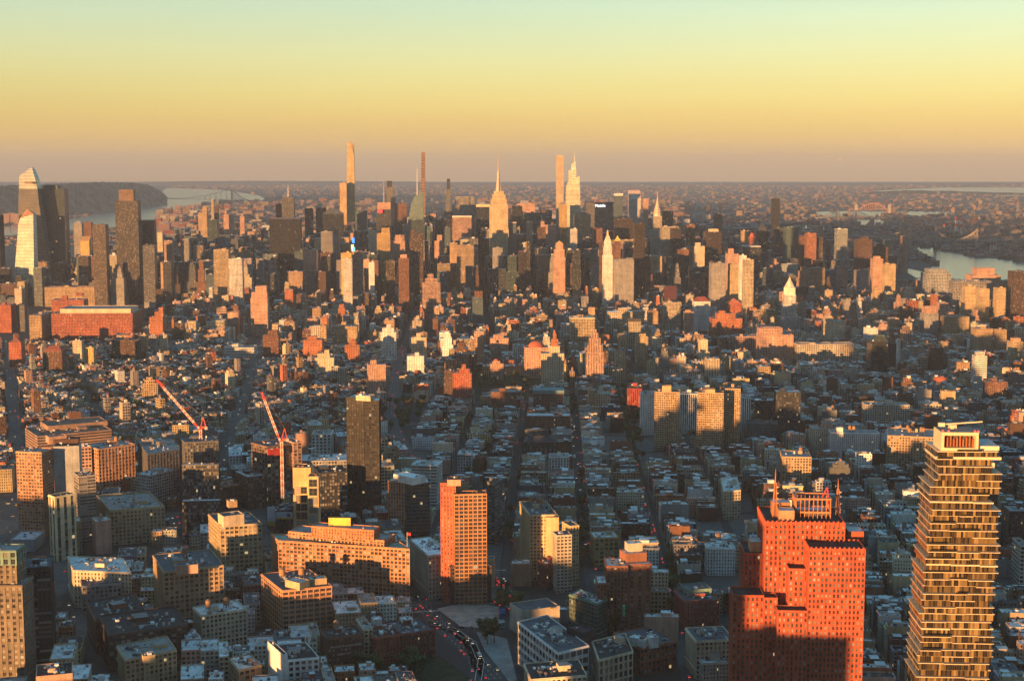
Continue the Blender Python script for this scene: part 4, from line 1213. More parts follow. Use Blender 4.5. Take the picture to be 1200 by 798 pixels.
 (A_, "wide tan apartment block with an orange roof tower", 392, 420, 383, 404, 48, 'tan', 'P', dict(tiers=[(400, 406, 378)])),
 (A_, "rust brick block with a small pyramid roof", 404, 422, 405, 417, 44, 'rust', 'W', dict(tiers=[(409, 418, 401)], crown=('pyramid', 6, (.36, .12, .06)))),
 (A_, "tan brick tower with sunlit head left of the sixth avenue", 430, 452, 428, 456, 58, 'pink', 'P', dict(tiers=[(434, 441, 423)], short="tan avenue brick tower")),
 (A_, "bright cream apartment house with stepped top left of the sixth avenue", 446, 464.5, 390, 416, 58, 'white', 'P', dict(tiers=[(448, 462, 385), (453, 458, 381)], short="bright cream avenue house")),
 (A_, "cream apartment house with a roof tower right of the sixth avenue", 482, 500, 396, 414, 50, 'cream', 'P', dict(tiers=[(488, 493, 391)])),
 (A_, "white apartment house in shade right of the sixth avenue", 477, 497, 418, 434, 44, 'white', 'P', dict(tiers=[(486, 491, 414)])),
 (A_, "dark brown wing left of the sunlit red brick tower house", 520, 531, 435, 465, 54, 'dbrown', 'P', {}),
 (A_, "sunlit red brick apartment house with gabled roof tower", 530.5, 553.5, 438, 466, 58, 'brick', 'P', dict(tiers=[(538, 551, 433), (541, 546, 428)], short="sunlit red tower house")),
 (A_, "slate blue slab tower with a brown head alone among low roofs", 553.5, 566, 349, 380, 92, 'blue', 'G', dict(tiers=[(556, 565.5, 342, 'brown', 'P')], short="slate blue slab")),
 (A_, "pink brick block with orange top behind the red dome house", 574, 596, 397, 412, 46, 'pink', 'P', dict(tiers=[(578, 590, 393)])),
 (A_, "cream house under a small red dome", 574, 590, 427, 437, 30, 'pink', 'P', dict(tiers=[(577, 586, 424)], crown=('dome', 5, (.45, .12, .08)), short="red dome house")),
 (A_, "long pinkish brick apartment block with red dome", 614, 643, 408, 434, 58, 'pink', 'P', dict(crown=('dome', 12, (.42, .12, .07)), short="long pinkish block")),
 (A_, "cream corner apartment tower with a tiered red cupola", 634, 661, 415, 448, 60, 'cream', 'P', dict(tiers=[(644, 656, 406, 'cream'), (646, 654, 398, 'rust'), (648, 652, 392, 'rust')], crown=('dome', 8, (.42, .12, .07)), short="red cupola tower")),
 (A_, "sunlit orange stepped tower standing over the marble arch", 686.5, 707.5, 414, 441, 62, 'pink', 'V', dict(tiers=[(688, 706, 405), (690, 704, 397), (693, 701, 391), (695.5, 699, 387)], short="orange arch-side tower")),
 (L_, "broad buff loft block, sunlit, with white cornice", 667, 697, 374, 402, 76, 'buff', 'F', dict(crown=('cap', 1.5, (.6, .5, .35)), d=40, tanks=1, short="white cornice buff loft")),
 (A_, "slim sunlit buff tower with low annex right of the orange arch-side tower", 744, 759.5, 395, 440, 62, 'buff', 'P', dict(tiers=[(745, 757, 392)], short="slim buff tower")),
 (A_, "low annex at the right side of the slim buff tower", 758, 765.5, 424, 440, 36, 'buff', 'P', {}),
 (A_, "cream block under a dark top floor behind the slim buff tower", 736, 751, 378, 394, 66, 'cream', 'F', dict(crown=('cap', 7, (.07, .06, .055)))),
 (L_, "wide pale loft with flat white roof", 710, 741, 366, 378, 58, 'cream', 'L', dict(roof='white', tiers=[(724, 736, 362)])),
 (L_, "tall cream loft with bracketed sunlit cornice", 776, 798.5, 355, 388, 68, 'cream', 'F', dict(short="tall cream loft", tanks=1)),
 (A_, "narrow orange tower right of the tall cream loft", 801, 813, 366, 392, 66, 'pink', 'P', dict(tiers=[(803, 810, 364)])),
 (A_, "white apartment block under a dark red mansard roof", 811, 832.5, 354, 388, 72, 'white', 'P', dict(crown=('hip', 11, (.28, .08, .06)), short="red mansard block")),
 (A_, "brick building with twin pointed gables", 850, 869, 356, 368, 60, 'brick', 'P', dict(crown=('pyramid', 12, (.42, .15, .08)), short="pointed gable brick")),
 (A_, "jumbled rust brick block with many roof turrets", 831, 870, 374, 395, 52, 'rust', 'P', dict(tiers=[(838, 862, 368), (842, 850, 365)], tanks=2, short="turreted rust block")),
 (A_, "pink flat block below the pointed gable brick building", 855, 887, 395, 412, 44, 'pink', 'L', {}),
 (A_, "massive orange apartment block, broadest sunlit front on the right", 886, 930, 393, 422, 62, 'pink', 'P', dict(d=40, tiers=[(887, 917, 385)], tanks=1, short="massive orange block")),
 (L_, "long grey loft building with even bays and one sunlit end", 930, 1002.5, 404, 424, 46, 'lime', 'L', dict(d=35, nclut=16, short="long grey loft")),
 (A_, "sunlit cream block with stepped top beside the white clock tower", 965, 991, 377, 397, 56, 'cream', 'P', dict(tiers=[(966, 975, 371)])),
 (O_, "dark glass apartment tower among low east side roofs", 1016, 1040.5, 401, 438, 70, 'dark', 'D', dict(tiers=[(1024, 1038, 394, 'teal', 'D')], short="dark glass east tower")),
 (O_, "black windowless slab beside the dark glass east tower", 1040, 1050.5, 403, 422, 60, 'dark', 'N', {}),
 (A_, "white thin block behind the black windowless slab", 1049.5, 1055.5, 399, 422, 62, 'white', 'P', {}),
 (A_, "white block left of the dark glass east tower", 1012, 1029, 385, 400, 50, 'white', 'T', {}),
 (A_, "round cornered white tower with ringed balconies", 1139, 1157, 418, 457, 66, 'white', 'S', dict(tiers=[(1142, 1154, 413.5)], short="white balcony tower")),
 (A_, "brown brick slab right of the white balcony tower", 1152, 1181, 448, 468, 40, 'brown', 'P', {}),
 (A_, "pair of tan public housing towers, western one", 1137, 1164, 386, 412, 50, 'tan', 'P', dict(short="tan housing tower")),
 (A_, "eastern tan housing tower with a flat top", 1165, 1180, 387, 412, 50, 'tan', 'P', {}),
 (A_, "buff housing tower near the right frame edge", 1180, 1199, 401, 424, 48, 'buff', 'P', dict(tiers=[(1184, 1196, 397, 'pink', 'N')])),
 (A_, "dark brown brick block behind the long white loft", 1088, 1106, 408, 436, 44, 'dbrown', 'P', {}),
 (A_, "grey housing slab with a pink sunlit roof house", 1078, 1100, 368, 392, 60, 'grey', 'P', dict(tiers=[(1080, 1098, 360, 'pink', 'P')])),
 (A_, "tan apartment block right of the pink roof house slab", 1101, 1124, 372, 392, 54, 'tan', 'P', {}),
 (A_, "buff slab block facing the small park on the east side", 1120, 1136, 372, 390, 54, 'buff', 'P', {}),
 # university quarter
 (A_, "concrete grid tower with a sunlit orange top, left of the three", 767, 797.5, 460, 522, 84, 'tan', (2.6, 3.2, .66, .58, 0, .01), dict(d=22, rot=R(-9), tiers=[(776, 787, 453, 'buff', 'N')], short="sunlit grid tower", roof='brownr')),
 (A_, "concrete grid tower in full shade, middle of the three", 817, 848.5, 461, 524, 84, 'tan', (2.6, 3.2, .66, .58, 0, .01), dict(d=22, rot=R(-9), tiers=[(826, 838, 457, 'tan', 'N')], short="middle grid tower", roof='brownr')),
 (A_, "concrete grid tower seen edge on, right of the three", 848, 868, 456, 520, 86, 'tan', (2.6, 3.2, .60, .58, 0, .01), dict(d=30, rot=R(-9), short="right grid tower", roof='brownr')),
 (A_, "white university slab left of the sunlit grid tower, taller rear part", 750, 770, 462, 500, 62, 'white', 'T', dict(d=20, short="white university slab")),
 (A_, "long white university slab between the grid towers", 796, 819, 462, 512, 60, 'white', 'V', dict(d=20)),
 (A_, "white university slab with pale blue roof behind the right grid tower", 866, 880, 467, 505, 56, 'white', 'V', dict(d=40)),
 (L_, "deep red library block with bright red roof edge", 735, 753, 456, 482, 48, (.34, .055, .04), 'V', dict(d=60, roof='rustr', crown=None, short="deep red library", rot=R(-6))),
 (L_, "brown brick student hall with teal glass roof by the square", 625, 660.5, 462, 477, 38, 'brown', 'L', dict(d=34, crown=('cap', 5, (.16, .26, .27)), short="teal roofed hall")),
 (L_, "cream hall with green roof right of the marble arch", 695, 715, 462, 475, 34, 'cream', 'W', dict(d=26, roof='copper', short="green roofed hall")),
 (L_, "plain tan tower block joined to the green roofed hall", 689, 698, 458, 468, 40, 'tan', 'N', dict(d=26)),
 (A_, "black glass grid tower with white roof boxes", 907, 938.5, 460, 508, 66, 'dark', (3.0, 3.4, .55, .5, .1, .03), dict(d=26, rot=R(-5), short="black grid tower", roof='silver')),
 (L_, "dark brown glass block left of the black grid tower", 883, 907, 470, 492, 52, 'dbrown', 'D', dict(d=26, rot=R(-5), roof='white')),
 (L_, "teal glass sports hall with sloping flat roofs", 876, 912, 497, 514, 24, 'teal', 'G', dict(d=45, rot=R(-9), roof='slate', short="teal sports hall")),
 (L_, "tan corner loft with lit windows behind the twin mast tower", 914, 951, 536, 562, 46, 'tan', 'W', dict(d=40, rot=R(-6), short="tan corner loft", geo=True, tanks=1)),
 (L_, "white windowed wide building with flat roof, on the right", 1010, 1066, 475, 496, 32, 'lime', 'W', dict(d=32, rot=R(-4), short="wide white building", nclut=12)),
 (L_, "bright white painted warehouse with small windows", 971, 1031, 508, 530, 36, 'white', 'T', dict(d=26, rot=R(-4), tanks=2, short="bright white warehouse", geo=True, tiers=[(980, 988, 502, 'white', 'N')])),
 (L_, "cream corner house with orange roof blocks left of the bright white warehouse", 948, 977, 503, 526, 36, 'cream', 'T', dict(d=30, rot=R(-4), tiers=[(962, 976, 496, 'pink', 'N')])),
 (L_, "large tan loft with sunlit side wall and rusty tanks on the roof", 1040, 1098, 512, 545, 50, 'tan', 'W', dict(d=60, rot=R(-14), tanks=5, short="large tan loft", geo=True, nclut=14)),
 (L_, "pale loft at the right edge beyond the balcony glass tower", 1186, 1206, 640, 690, 40, 'lime', 'L', dict(d=30, rot=R(-4))),
 (L_, "dark brick loft behind the balcony glass tower at the right edge", 1174, 1206, 600, 640, 45, 'dbrown', 'T', dict(d=30, rot=R(-4))),
 (L_, "green topped sliver building between low village roofs", 536, 554, 533, 556, 30, 'steel', 'W', dict(d=30, rot=R(-2), roof='silver')),
 (L_, "white four storey house with dark square windows among soho roofs", 643, 667, 536, 550, 24, 'white', 'W', dict(d=24, rot=R(-2), short="white soho house", geo=True)),
 (L_, "dark stone church hall among soho roofs", 613, 654, 519, 533, 22, 'dbrown', 'V', dict(d=24, rot=R(-2), crown=('hip', 7, (.06, .06, .065)), short="stone church hall")),
 (A_, "pair of brown tenement blocks facing the square streets", 617, 668, 488, 503, 28, 'brown', 'T', dict(d=30, rot=R(-2), roof='silver')),
 (A_, "stepped brick dormitory with brown terraces near the park", 575, 606, 460, 478, 36, 'brown', 'T', dict(d=34, rot=R(-2), short="stepped brick dormitory")),
]
TH = []
for (name, label, l, r, top, bot, Yh, col, win, o) in HAND:
    k = dict(o)
    if Yh < 200: k["h"] = Yh
    else: k["Y"] = Yh
    T(name, label, "tower" if "tower" in name else "building", l, r, top, bot, col=col, win=win, **k)
# gold lantern campanile
o, (bx, by), z = tier_tower("skyscraper", "slim white campanile tower with gold lantern top", "tower", 712.5, 3900, RG, [(11.5, .9, 300), (9.5, .9, 290), (8, .9, 284)], 'white', 'P', short="gold lantern tower", bot=342)
mb = MB(); w = 8 / F * 3900
for i in range(4):
    pass
c4 = [(-w / 2, -w / 2), (w / 2, -w / 2), (w / 2, w / 2), (-w / 2, w / 2)]
zt = XZ(712, 275.5, 3900)[1]
for i in range(4):
    j = (i + 1) % 4
    mb.face([(*c4[i], z + 1.3), (*c4[j], z + 1.3), (c4[j][0] * .3, c4[j][1] * .3, zt), (c4[i][0] * .3, c4[i][1] * .3, zt)], (.60, .55, .45))
mb.build("pointed_roof", [SURF], o)
mb = MB(); mb.cone(0, 0, zt, 2.6, 6, 2.6, 8, (.75, .5, .1)); mb.cone(0, 0, zt + 6, 3.0, 8, .1, 8, (.75, .5, .1)); mb.build("lantern", [METAL], o)
# white clock tower with a temple top
o, (bx, by), z = tier_tower("clock_tower", "white stone clock tower with temple shaped top and lantern", "tower", 927, 3560, RG, [(24, .9, 372), (16, .9, 358), (13.5, .9, 347)], 'white', 'V', short="white clock tower", bot=388)
mb = MB()
w = 11 / F * 3560
mb.box(0, 0, z + 1.3, w, w, XZ(927, 338, 3560)[1] - z - 1.3, RG, (.72, .66, .55))
for i in range(4):
    for j in (-1, 1):
        mb.cone(j * w * .5, (i - 1.5) * w * .3, z + 1.3, .9, XZ(927, 338, 3560)[1] - z - 1.3, .9, 6, (.76, .70, .58))
zt = XZ(927, 338, 3560)[1]
mb.cone(0, 0, zt, w * .62, XZ(927, 330, 3560)[1] - zt, w * .22, 8, (.62, .56, .45))
mb.cone(0, 0, XZ(927, 330, 3560)[1], w * .2, XZ(927, 325, 3560)[1] - XZ(927, 330, 3560)[1], .3, 8, (.65, .58, .45))
mb.build("belfry", [SURF], o)
for sx_, sy_, a in ((0, -1, 0), (-1, 0, -math.pi / 2)):
    mb = MB(); mb.cone(0, 0, 0, 3.2, .6, 3.2, 16, (.82, .80, .74))
    for t_ in (.6, 2.2): mb.bar((0, 0, .7), (math.sin(t_) * 2.2, math.cos(t_) * 2.2, .7), .35, (.05, .05, .05))
    f_ = mb.build("clock_face", [SURF], o, (sx_ * 6.75 / F * 3560, sy_ * 6.08 / F * 3560, z - 7))
    f_.rotation_euler = (math.pi / 2, 0, a)
mb = MB()
# bright billboards of the theatre quarter
def sign(label, l, r, t, b, Y, col, strength=2.2, paint=None):
    xa, z1 = XZ(l, t, Y); xb, z0 = XZ(r, b, Y)
    mb = MB(); mb.box((xa + xb) / 2, 0, 0, xb - xa, 2, z1 - z0, 0, col, mat=0, bottom=True)
    mb.box((xa + xb) / 2, 2.0, -3, (xb - xa) * .9, 1.6, z1 - z0 + 2, 0, (.06, .06, .06), 1)
    for f in range(len(mb.v)): mb.v[f] = (mb.v[f][0] - (xa + xb) / 2, mb.v[f][1], mb.v[f][2])
    o = mb.build("billboard", [paint or emit_material("sign_" + label.split()[0], col, strength), SURF], None, ((xa + xb) / 2, Y, z0))
    tag(o, label, "billboard", "lit billboards of the theatre quarter")
sign("blue lit sign board, upper one beside a dark tower", 412.8, 415.4, 279, 285, 4850, (.02, .12, 1), 2.5)
sign("white and yellow lit sign board below the blue sign board", 411.6, 414.6, 287, 296, 4830, (.9, .8, .15), 1.5)
sign("teal lit sign strip under the yellow sign board", 413.2, 416, 290, 296, 4810, (.1, .6, .9), 1.2)
sign("red sign on the head of the mast tower", 442.5, 448, 246.5, 249.5, 5240, (1, .02, .03), 1.2)
sign("dark coloured mural board with an orange disc, near right middle", 778, 793, 335, 350, 3650, (.075, .03, .045), paint=SURF)
# ------------------------------------------------------------------ the near buildings, with modelled windows
def HERO(name, label, cat, pts, h, col, win, d=30.0, roof='gravel', tiers=(), short=None, tanks=0, bulk=1, nclut=12, geo=True, blind=(), protect=True, para=1.0, split=2, tank_size=5.0):
    P = roofpoly(pts, h, d)
    ts = [dict(poly=ccw(P), z1=h, col=col, win=win, roof=roof, blind=blind, para=para)]
    for t in tiers:
        q = t.get("poly") or roofpoly(t["pts"], t["z1"], t.get("d", 15))
        ts.append(dict(poly=ccw(q), z0=t.get("z0", h), z1=t["z1"], col=t.get("col", col), win=t.get("win", win), roof=t.get("roof", roof), part=t.get("part"), clut=t.get("clut", 3), para=t.get("para", .8), flat=t.get("flat", False), blind=t.get("blind", ())))
    o = building(name, label, cat, ts, short, geo=geo, tanks=tanks, bulk=bulk, nclut=int(nclut * 1.8) + 4 if nclut else 0, split=split, tank_size=tank_size)
    ls = [p[0] for p in pts]
    Y = min(p[1] for p in P)
    PROT.append((min(ls), max(ls), min(760, max(p[1] for p in pts) + 50), Y))
    return o
def at_h(px, py, Y): return XZ(px, py, Y)[1]
def block(pxl, pxr, Y, d, rot=0.0):
    """footprint whose front edge at distance Y runs between two photo columns"""
    xa, xb = XZ(pxl, 600, Y)[0], XZ(pxr, 600, Y)[0]
    return rect((xa + xb) / 2, Y, abs(xb - xa), d, rot)
# ---- rust red stepped tower with two masts
RB, RBC = R(-3), (.43, .098, .052)
Yf = 955
WR = (3.1, 3.75, .44, .58, 0, .004)
hm, hr, hl = at_h(950, 616, 978), at_h(980, 646, Yf), at_h(886, 655, 985)
tiers = [
    dict(poly=block(913, 1013, 978, 44, RB), z0=0, z1=hm),
    dict(poly=block(990.6, 1013.5, 976, 30, RB), z0=0, z1=at_h(1000, 634, 976)),
]
main = block(897.5, 990.6, 982, 46, RB)
o = building("masonry_tower", "huge rust red brick tower with stepped wings and two lattice masts", "tower",
    [dict(poly=main, z1=hm, col=RBC, win=WR, roof='tar', para=1.6),
     dict(poly=block(990.6, 1013.5, 984, 36, RB), z0=0, z1=at_h(1000, 634, 984), col=RBC, win=WR, roof='tar', part=None),
     dict(poly=block(949.5, 1015.5, 957, 26, RB), z0=0, z1=hr, col=RBC, win=(2.75, 3.75, .52, .54, 0, .004), roof='tar', para=1.4),
     dict(poly=block(926, 949.4, 969, 14, RB), z0=0, z1=at_h(937, 668, 969), col=RBC, win=WR, roof='tar', para=1.2),
     dict(poly=block(914, 949.4, 958, 12, RB), z0=0, z1=at_h(932, 717, 958), col=RBC, win=WR, roof='tar', para=1.2),
     dict(poly=block(873.5, 897.4, 996, 34, RB), z0=0, z1=hl, col=RBC, win=WR, roof='tar', para=1.2),
     dict(poly=block(897.5, 913.5, 970, 12, RB), z0=0, z1=at_h(905, 702, 970), col=RBC, win=WR, roof='tar', para=1.2),
     dict(poly=block(860.5, 897.4, 974, 22, RB), z0=0, z1=at_h(880, 699, 974), col=RBC, win=WR, roof='tar', para=1.2),
     ], "twin mast red tower", geo=True, tanks=0, bulk=0, nclut=6)
PROT.append((858, 1018, 760, 950))
ox, oy, _ = o.location
# saw-tooth brick crown along the parapet
mb = MB()
for P, z in ((main, hm), (block(949.5, 1015.5, 957, 26, RB), hr)):
    for i in (0, 3):
        a, b = (P[0], P[1]) if i == 0 else (P[3], P[0])
        n = int(math.dist(a, b) / 3.1)
        for k in range(n):
            f = (k + .5) / n
            mb.box(a[0] + (b[0] - a[0]) * f - ox, a[1] + (b[1] - a[1]) * f - oy, z - 1.5, 1.1, 1.1, 4.0 if i == 0 else 3.4, RB, RBC)
mb.build("crown_piers", [SURF], o)
# mechanical storey: an open steel frame over a low house
def h_box(pl, pr, Y, d, z0, z1, col, name, rot=RB):
    P = block(pl, pr, Y, d, rot)
    mb = MB()
    walls(mb, P, z0, z1, col, WS['N'], 0, (), .3, 0, (ox, oy))
    roof_face(mb, P, z1, RC['silver'], 0, (ox, oy))
    mb.build(name, [FAC, ROOF], o)
    return P
h_box(913, 931, 988, 10, hm, hm + 8, (.46, .25, .15), "penthouse")
h_box(905, 926, 1004, 10, hm, hm + 10, (.44, .2, .1), "penthouse")
h_box(934, 972, 1002, 14, hm, hm + 5, (.12, .10, .09), "penthouse")
mb = MB()
P = block(933, 973, 996, 18, RB)
for z in (hm + 5.2, hm + 14.5):
    for i in range(4):
        a, b = P[i], P[(i + 1) % 4]
        mb.bar((a[0] - ox, a[1] - oy, z), (b[0] - ox, b[1] - oy, z), 1.1, (.48, .20, .09))
for i in range(4):
    a, b = P[i], P[(i + 1) % 4]
    for k in range(8):
        f = k / 8
        q = (a[0] + (b[0] - a[0]) * f - ox, a[1] + (b[1] - a[1]) * f - oy)
        mb.bar((*q, hm), (*q, hm + 14.5), .55, (.42, .17, .08))
mb.build("steel_frame", [METAL], o)
def lattice(mb, p, z0, z1, w0, w1, n, t, col, col2=None):
    for k in range(n):
        a, b = k / n, (k + 1) / n
        wa, wb = w0 + (w1 - w0) * a, w0 + (w1 - w0) * b
        za, zb = z0 + (z1 - z0) * a, z0 + (z1 - z0) * b
        c = col2 if (col2 and k % 2) else col
        qa = [(p[0] + x * wa / 2, p[1] + y * wa / 2, za) for x, y in ((-1, -1), (1, -1), (1, 1), (-1, 1))]
        qb = [(p[0] + x * wb / 2, p[1] + y * wb / 2, zb) for x, y in ((-1, -1), (1, -1), (1, 1), (-1, 1))]
        for i in range(4):
            j = (i + 1) % 4
            mb.bar(qa[i], qb[i], t, c)
            mb.bar(qa[i], qb[j], t * .6, c)
            mb.bar(qb[i], qb[j], t * .6, c)
for (px, py, Y, zb) in ((909, 549, 1000, hm), (982.5, 561, 1010, hm)):
    x, zt = XZ(px, py, Y)
    mb = MB()
    lattice(mb, (0, 0), zb, zb + (zt - zb) * .72, 3.2, 1.1, 9, .38, (.46, .19, .09))
    mb.cone(0, 0, zb + (zt - zb) * .72, .45, (zt - zb) * .28, .12, 6, (.46, .2, .1))
    for f in (.3, .5, .62):
        mb.cone(1.6, 0, zb + (zt - zb) * f, 1.1, .7, 1.1, 8, (.55, .4, .3))
    mb.build("lattice_mast", [METAL], o, (x - ox, Y - oy, 0))
mb = MB()
x, z = XZ(969, 592, 1000)
mb.bar((x - ox - 4, 1000 - oy, hm + 14), (x - ox, 1000 - oy, hm + 22), .8, (.6, .05, .04)); mb.bar((x - ox, 1000 - oy, hm + 22), (x - ox + 1, 1000 - oy, hm + 10), .7, (.6, .05, .04))
mb.build("red_davit", [METAL], o)
mb = MB(); mb.cone(0, 0, 0, .3, 3, .3, 6, (.5, .4, .3)); mb.cone(0, 0, 3, .4, 1.2, 2.6, 10, (.6, .45, .36), cap=False); mb.build("dish", [METAL], o, (XZ(985, 610, 1000)[0] - ox, 1000 - oy, hr + 3))
h_box(995, 1013, 990, 16, at_h(1000, 634, 984), at_h(1000, 634, 984) + 5, (.45, .1, .05), "penthouse")
P = block(880, 897, 1004, 14, RB); mb = MB(); walls(mb, P, hl, hl + 7, (.55, .33, .18), WS['N'], 0, (), .3, 0, (ox, oy)); roof_face(mb, P, hl + 7, RC['silver'], 0, (ox, oy)); mb.build("penthouse", [FAC, ROOF], o)

# ---- stacked glass tower: shifting floors with pale slabs and terraces
Y0 = 780.0
xl, xr = XZ(1094, 650, Y0)[0], XZ(1172, 650, Y0)[0]
xc, wv = (xl + xr) / 2, xr - xl
ROT = R(-3)
root = empty("apartment_tower", (xc, Y0 + 16, 0), ROT)
tag(root, "glass apartment tower of shifted stacked floors, pale slab edges and terraces", "tower")
ANCH.append(("stacked glass tower", xc, Y0 + 16))
stamp(rect(xc, Y0, wv, 34, ROT), 4)
PROT.append((1060, 1178, 798, 770))
r = random.Random(56)
SLABM = surface_material("pale_concrete", .8, .3, s1=.2, s2=2, amp=.08, amp2=.06)
PANE = new_mat("tower_glass")[0]
t_, b_ = PANE.node_tree, PANE.node_tree.nodes["Principled BSDF"]
uvn = N(t_, "ShaderNodeUVMap"); s_ = N(t_, "ShaderNodeSeparateXYZ"); t_.links.new(uvn.outputs[0], s_.inputs[0])
ws_ = N(t_, "ShaderNodeAttribute", attribute_name="wsty")
cb = N(t_, "ShaderNodeCombineXYZ"); t_.links.new(math_node(t_, 'FLOOR', s_.outputs[0]), cb.inputs[0]); t_.links.new(math_node(t_, 'MULTIPLY', ws_.outputs["Alpha"], 991.0), cb.inputs[1])
wn_ = N(t_, "ShaderNodeTexWhiteNoise", noise_dimensions='2D'); t_.links.new(cb.outputs[0], wn_.inputs["Vector"])
mull = math_node(t_, 'GREATER_THAN', math_node(t_, 'ABSOLUTE', math_node(t_, 'SUBTRACT', math_node(t_, 'FRACT', s_.outputs[0]), .5)), .455)
gl_ = mix_col(t_, remap(t_, wn_.outputs["Value"], .3, .85, 0, 1), (.022, .017, .011), (.185, .127, .052))  # gold streaks of reflection are put into the pane colour
gl_ = mix_col(t_, math_node(t_, 'GREATER_THAN', wn_.outputs["Value"], .88), gl_, (.27, .19, .08))
t_.links.new(mix_col(t_, mull, gl_, (.10, .085, .07)), b_.inputs["Base Color"])
b_.inputs["Roughness"].default_value = .12
b_.inputs["Specular IOR Level"].default_value = .7
top_z = at_h(1120, 536, Y0)
fl = 3.95
z = at_h(1120, 812, Y0 - 2)
k = 0
px_w = Y0 / F
segs = []
while z < top_z - 1:
    big = k % 9 == 8
    tt = (z - at_h(1120, 800, Y0)) / (top_z - at_h(1120, 800, Y0))
    # silhouettes drift: wider to the left at the bottom, boxy shifts near the top
    L_ = -wv / 2 + (-12 * (1 - tt) + r.choice([-2.2, -1, 0, .8, 1.6])) * px_w * 1.0 + (4 * px_w if tt > .86 else 0)
    R_ = wv / 2 + r.choice([-3.5, -1, 0, 0, 1.2]) * px_w - (1 - tt) * 2 * px_w
    if .45 < tt < .62: R_ += 1.5 * px_w
    if tt > .74 and k % 5 in (1, 2): R_ -= 9 * px_w
    fr = r.choice([-1.6, -.6, 0, .6]) - 14
    mb = MB()
    n = max(4, round((R_ - L_) / 1.25))
    nd = 20
    q = [(L_ + .7, fr + 1.0), (R_ - .7, fr + 1.0), (R_ - .7, 15), (L_ + .7, 15)]
    for i in range(4):
        a, b = q[i], q[(i + 1) % 4]
        m_ = n if i % 2 == 0 else nd
        mb.face([(*a, z), (*b, z), (*b, z + fl - .45), (*a, z + fl - .45)], uv=[(0, 0), (m_, 0), (m_, 1), (0, 1)], sty=(0, 0, 0, r.random()))
    g = mb.build("glass_storey", [PANE], root)
    mb = MB()
    sl = .36 if not big else .8
    zt = z + fl - .45
    # slab edge in three runs that step in and out
    cuts = [L_, L_ + (R_ - L_) * r.uniform(.25, .45), L_ + (R_ - L_) * r.uniform(.58, .8), R_]
    steps = [r.choice([-1.4, 0, 0, .9]) for _ in range(3)]
    for i in range(3):
        w_ = cuts[i + 1] - cuts[i]
        mb.box((cuts[i] + cuts[i + 1]) / 2, (fr + steps[i] + 16) / 2 + .003 * i, zt - .003 * i, w_ - .004, 16 - (fr + steps[i]), sl, 0, (.60, .50, .34), bottom=True)
    mb.build("slab", [SLABM], root)
    # glass balustrade and bits of terrace furniture on some floors
    if r.random() < .55:
        i = r.choice([0, 1, 2])
        mb = MB()
        mb.box((cuts[i] + cuts[i + 1]) / 2, fr + steps[i] + .25, zt + sl, (cuts[i + 1] - cuts[i]) * .9, .12, 1.05, 0, (.05, .045, .035))
        mb.build("balustrade", [GLASSY], root)
    z += fl
    k += 1
# crown: open box frame, lower deck, long roof crane
zt = z
mb = MB()
bw = 44 * px_w
bx_ = (1124 - 1133) * px_w
mb.box(bx_, -3, zt, bw, 18, 1.6, 0, (.60, .50, .34), bottom=True)
mb.box(bx_, -3, zt + 8.4, bw, 18, 1.8, 0, (.60, .50, .34), bottom=True, top=(.22, .2, .19))
mb.box(bx_ + 10 * px_w, -1, zt - 4.6, bw + 34 * px_w, 24, 1.5, 0, (.60, .50, .34), bottom=True, top=(.25, .23, .2))
for sx_ in (-1, 1):
    mb.box(bx_ + sx_ * (bw / 2 - .8), -3, zt + 1.6, 1.6, 18, 6.8, 0, (.60, .50, .34))
mb.build("roof_frame", [SLABM], root)
mb = MB()
mb.box(bx_, -1, zt + 1.7, bw - 4, 12, 6.6, 0, (.10, .08, .07))
for i in range(10):
    mb.box(bx_ - bw * .38 + i * bw * .085, -8.6, zt + 1.7, .8, 1.2, 4.4 + (i * 7 % 3), 0, (.30, .09, .04) if i % 2 else (.24, .12, .06))
mb.build("machine_room", [SURF], root)
mb = MB(); mb.box((1160 - 1133) * px_w, 2, zt - .4, 25 * px_w, 22, 2.6, 0, (.66, .58, .42), top=(.44, .46, .47), bottom=True); mb.box((1160 - 1133) * px_w, 2, zt - 4.4, 22 * px_w, 18, 4.0, 0, (.10, .085, .06)); mb.build("roof_terrace", [SLABM], root)
mb = MB()
mb.bar(((1106 - 1133) * px_w, 0, zt + 12.4), ((1158 - 1133) * px_w, 2, zt + 13.8), .7, (.6, .52, .38)); mb.box((1121 - 1133) * px_w, 0, zt + 10.2, 4, 3, 2.2, 0, (.58, .5, .36)); mb.box((1108 - 1133) * px_w, 0, zt + 11.4, 3.4, 2.4, 2.0, 0, (.62, .56, .42))
mb.build("roof_crane", [METAL], root)
for px_, zz in ((1101, 10.2), (1108, 10.2), (1139, 10.2), (1143, 10.2)):
    mb = MB(); mb.cone((px_ - 1133 + 3) * px_w, -11, zt + zz, .5, .9, .5, 8); mb.build("beacon", [REDL], root)

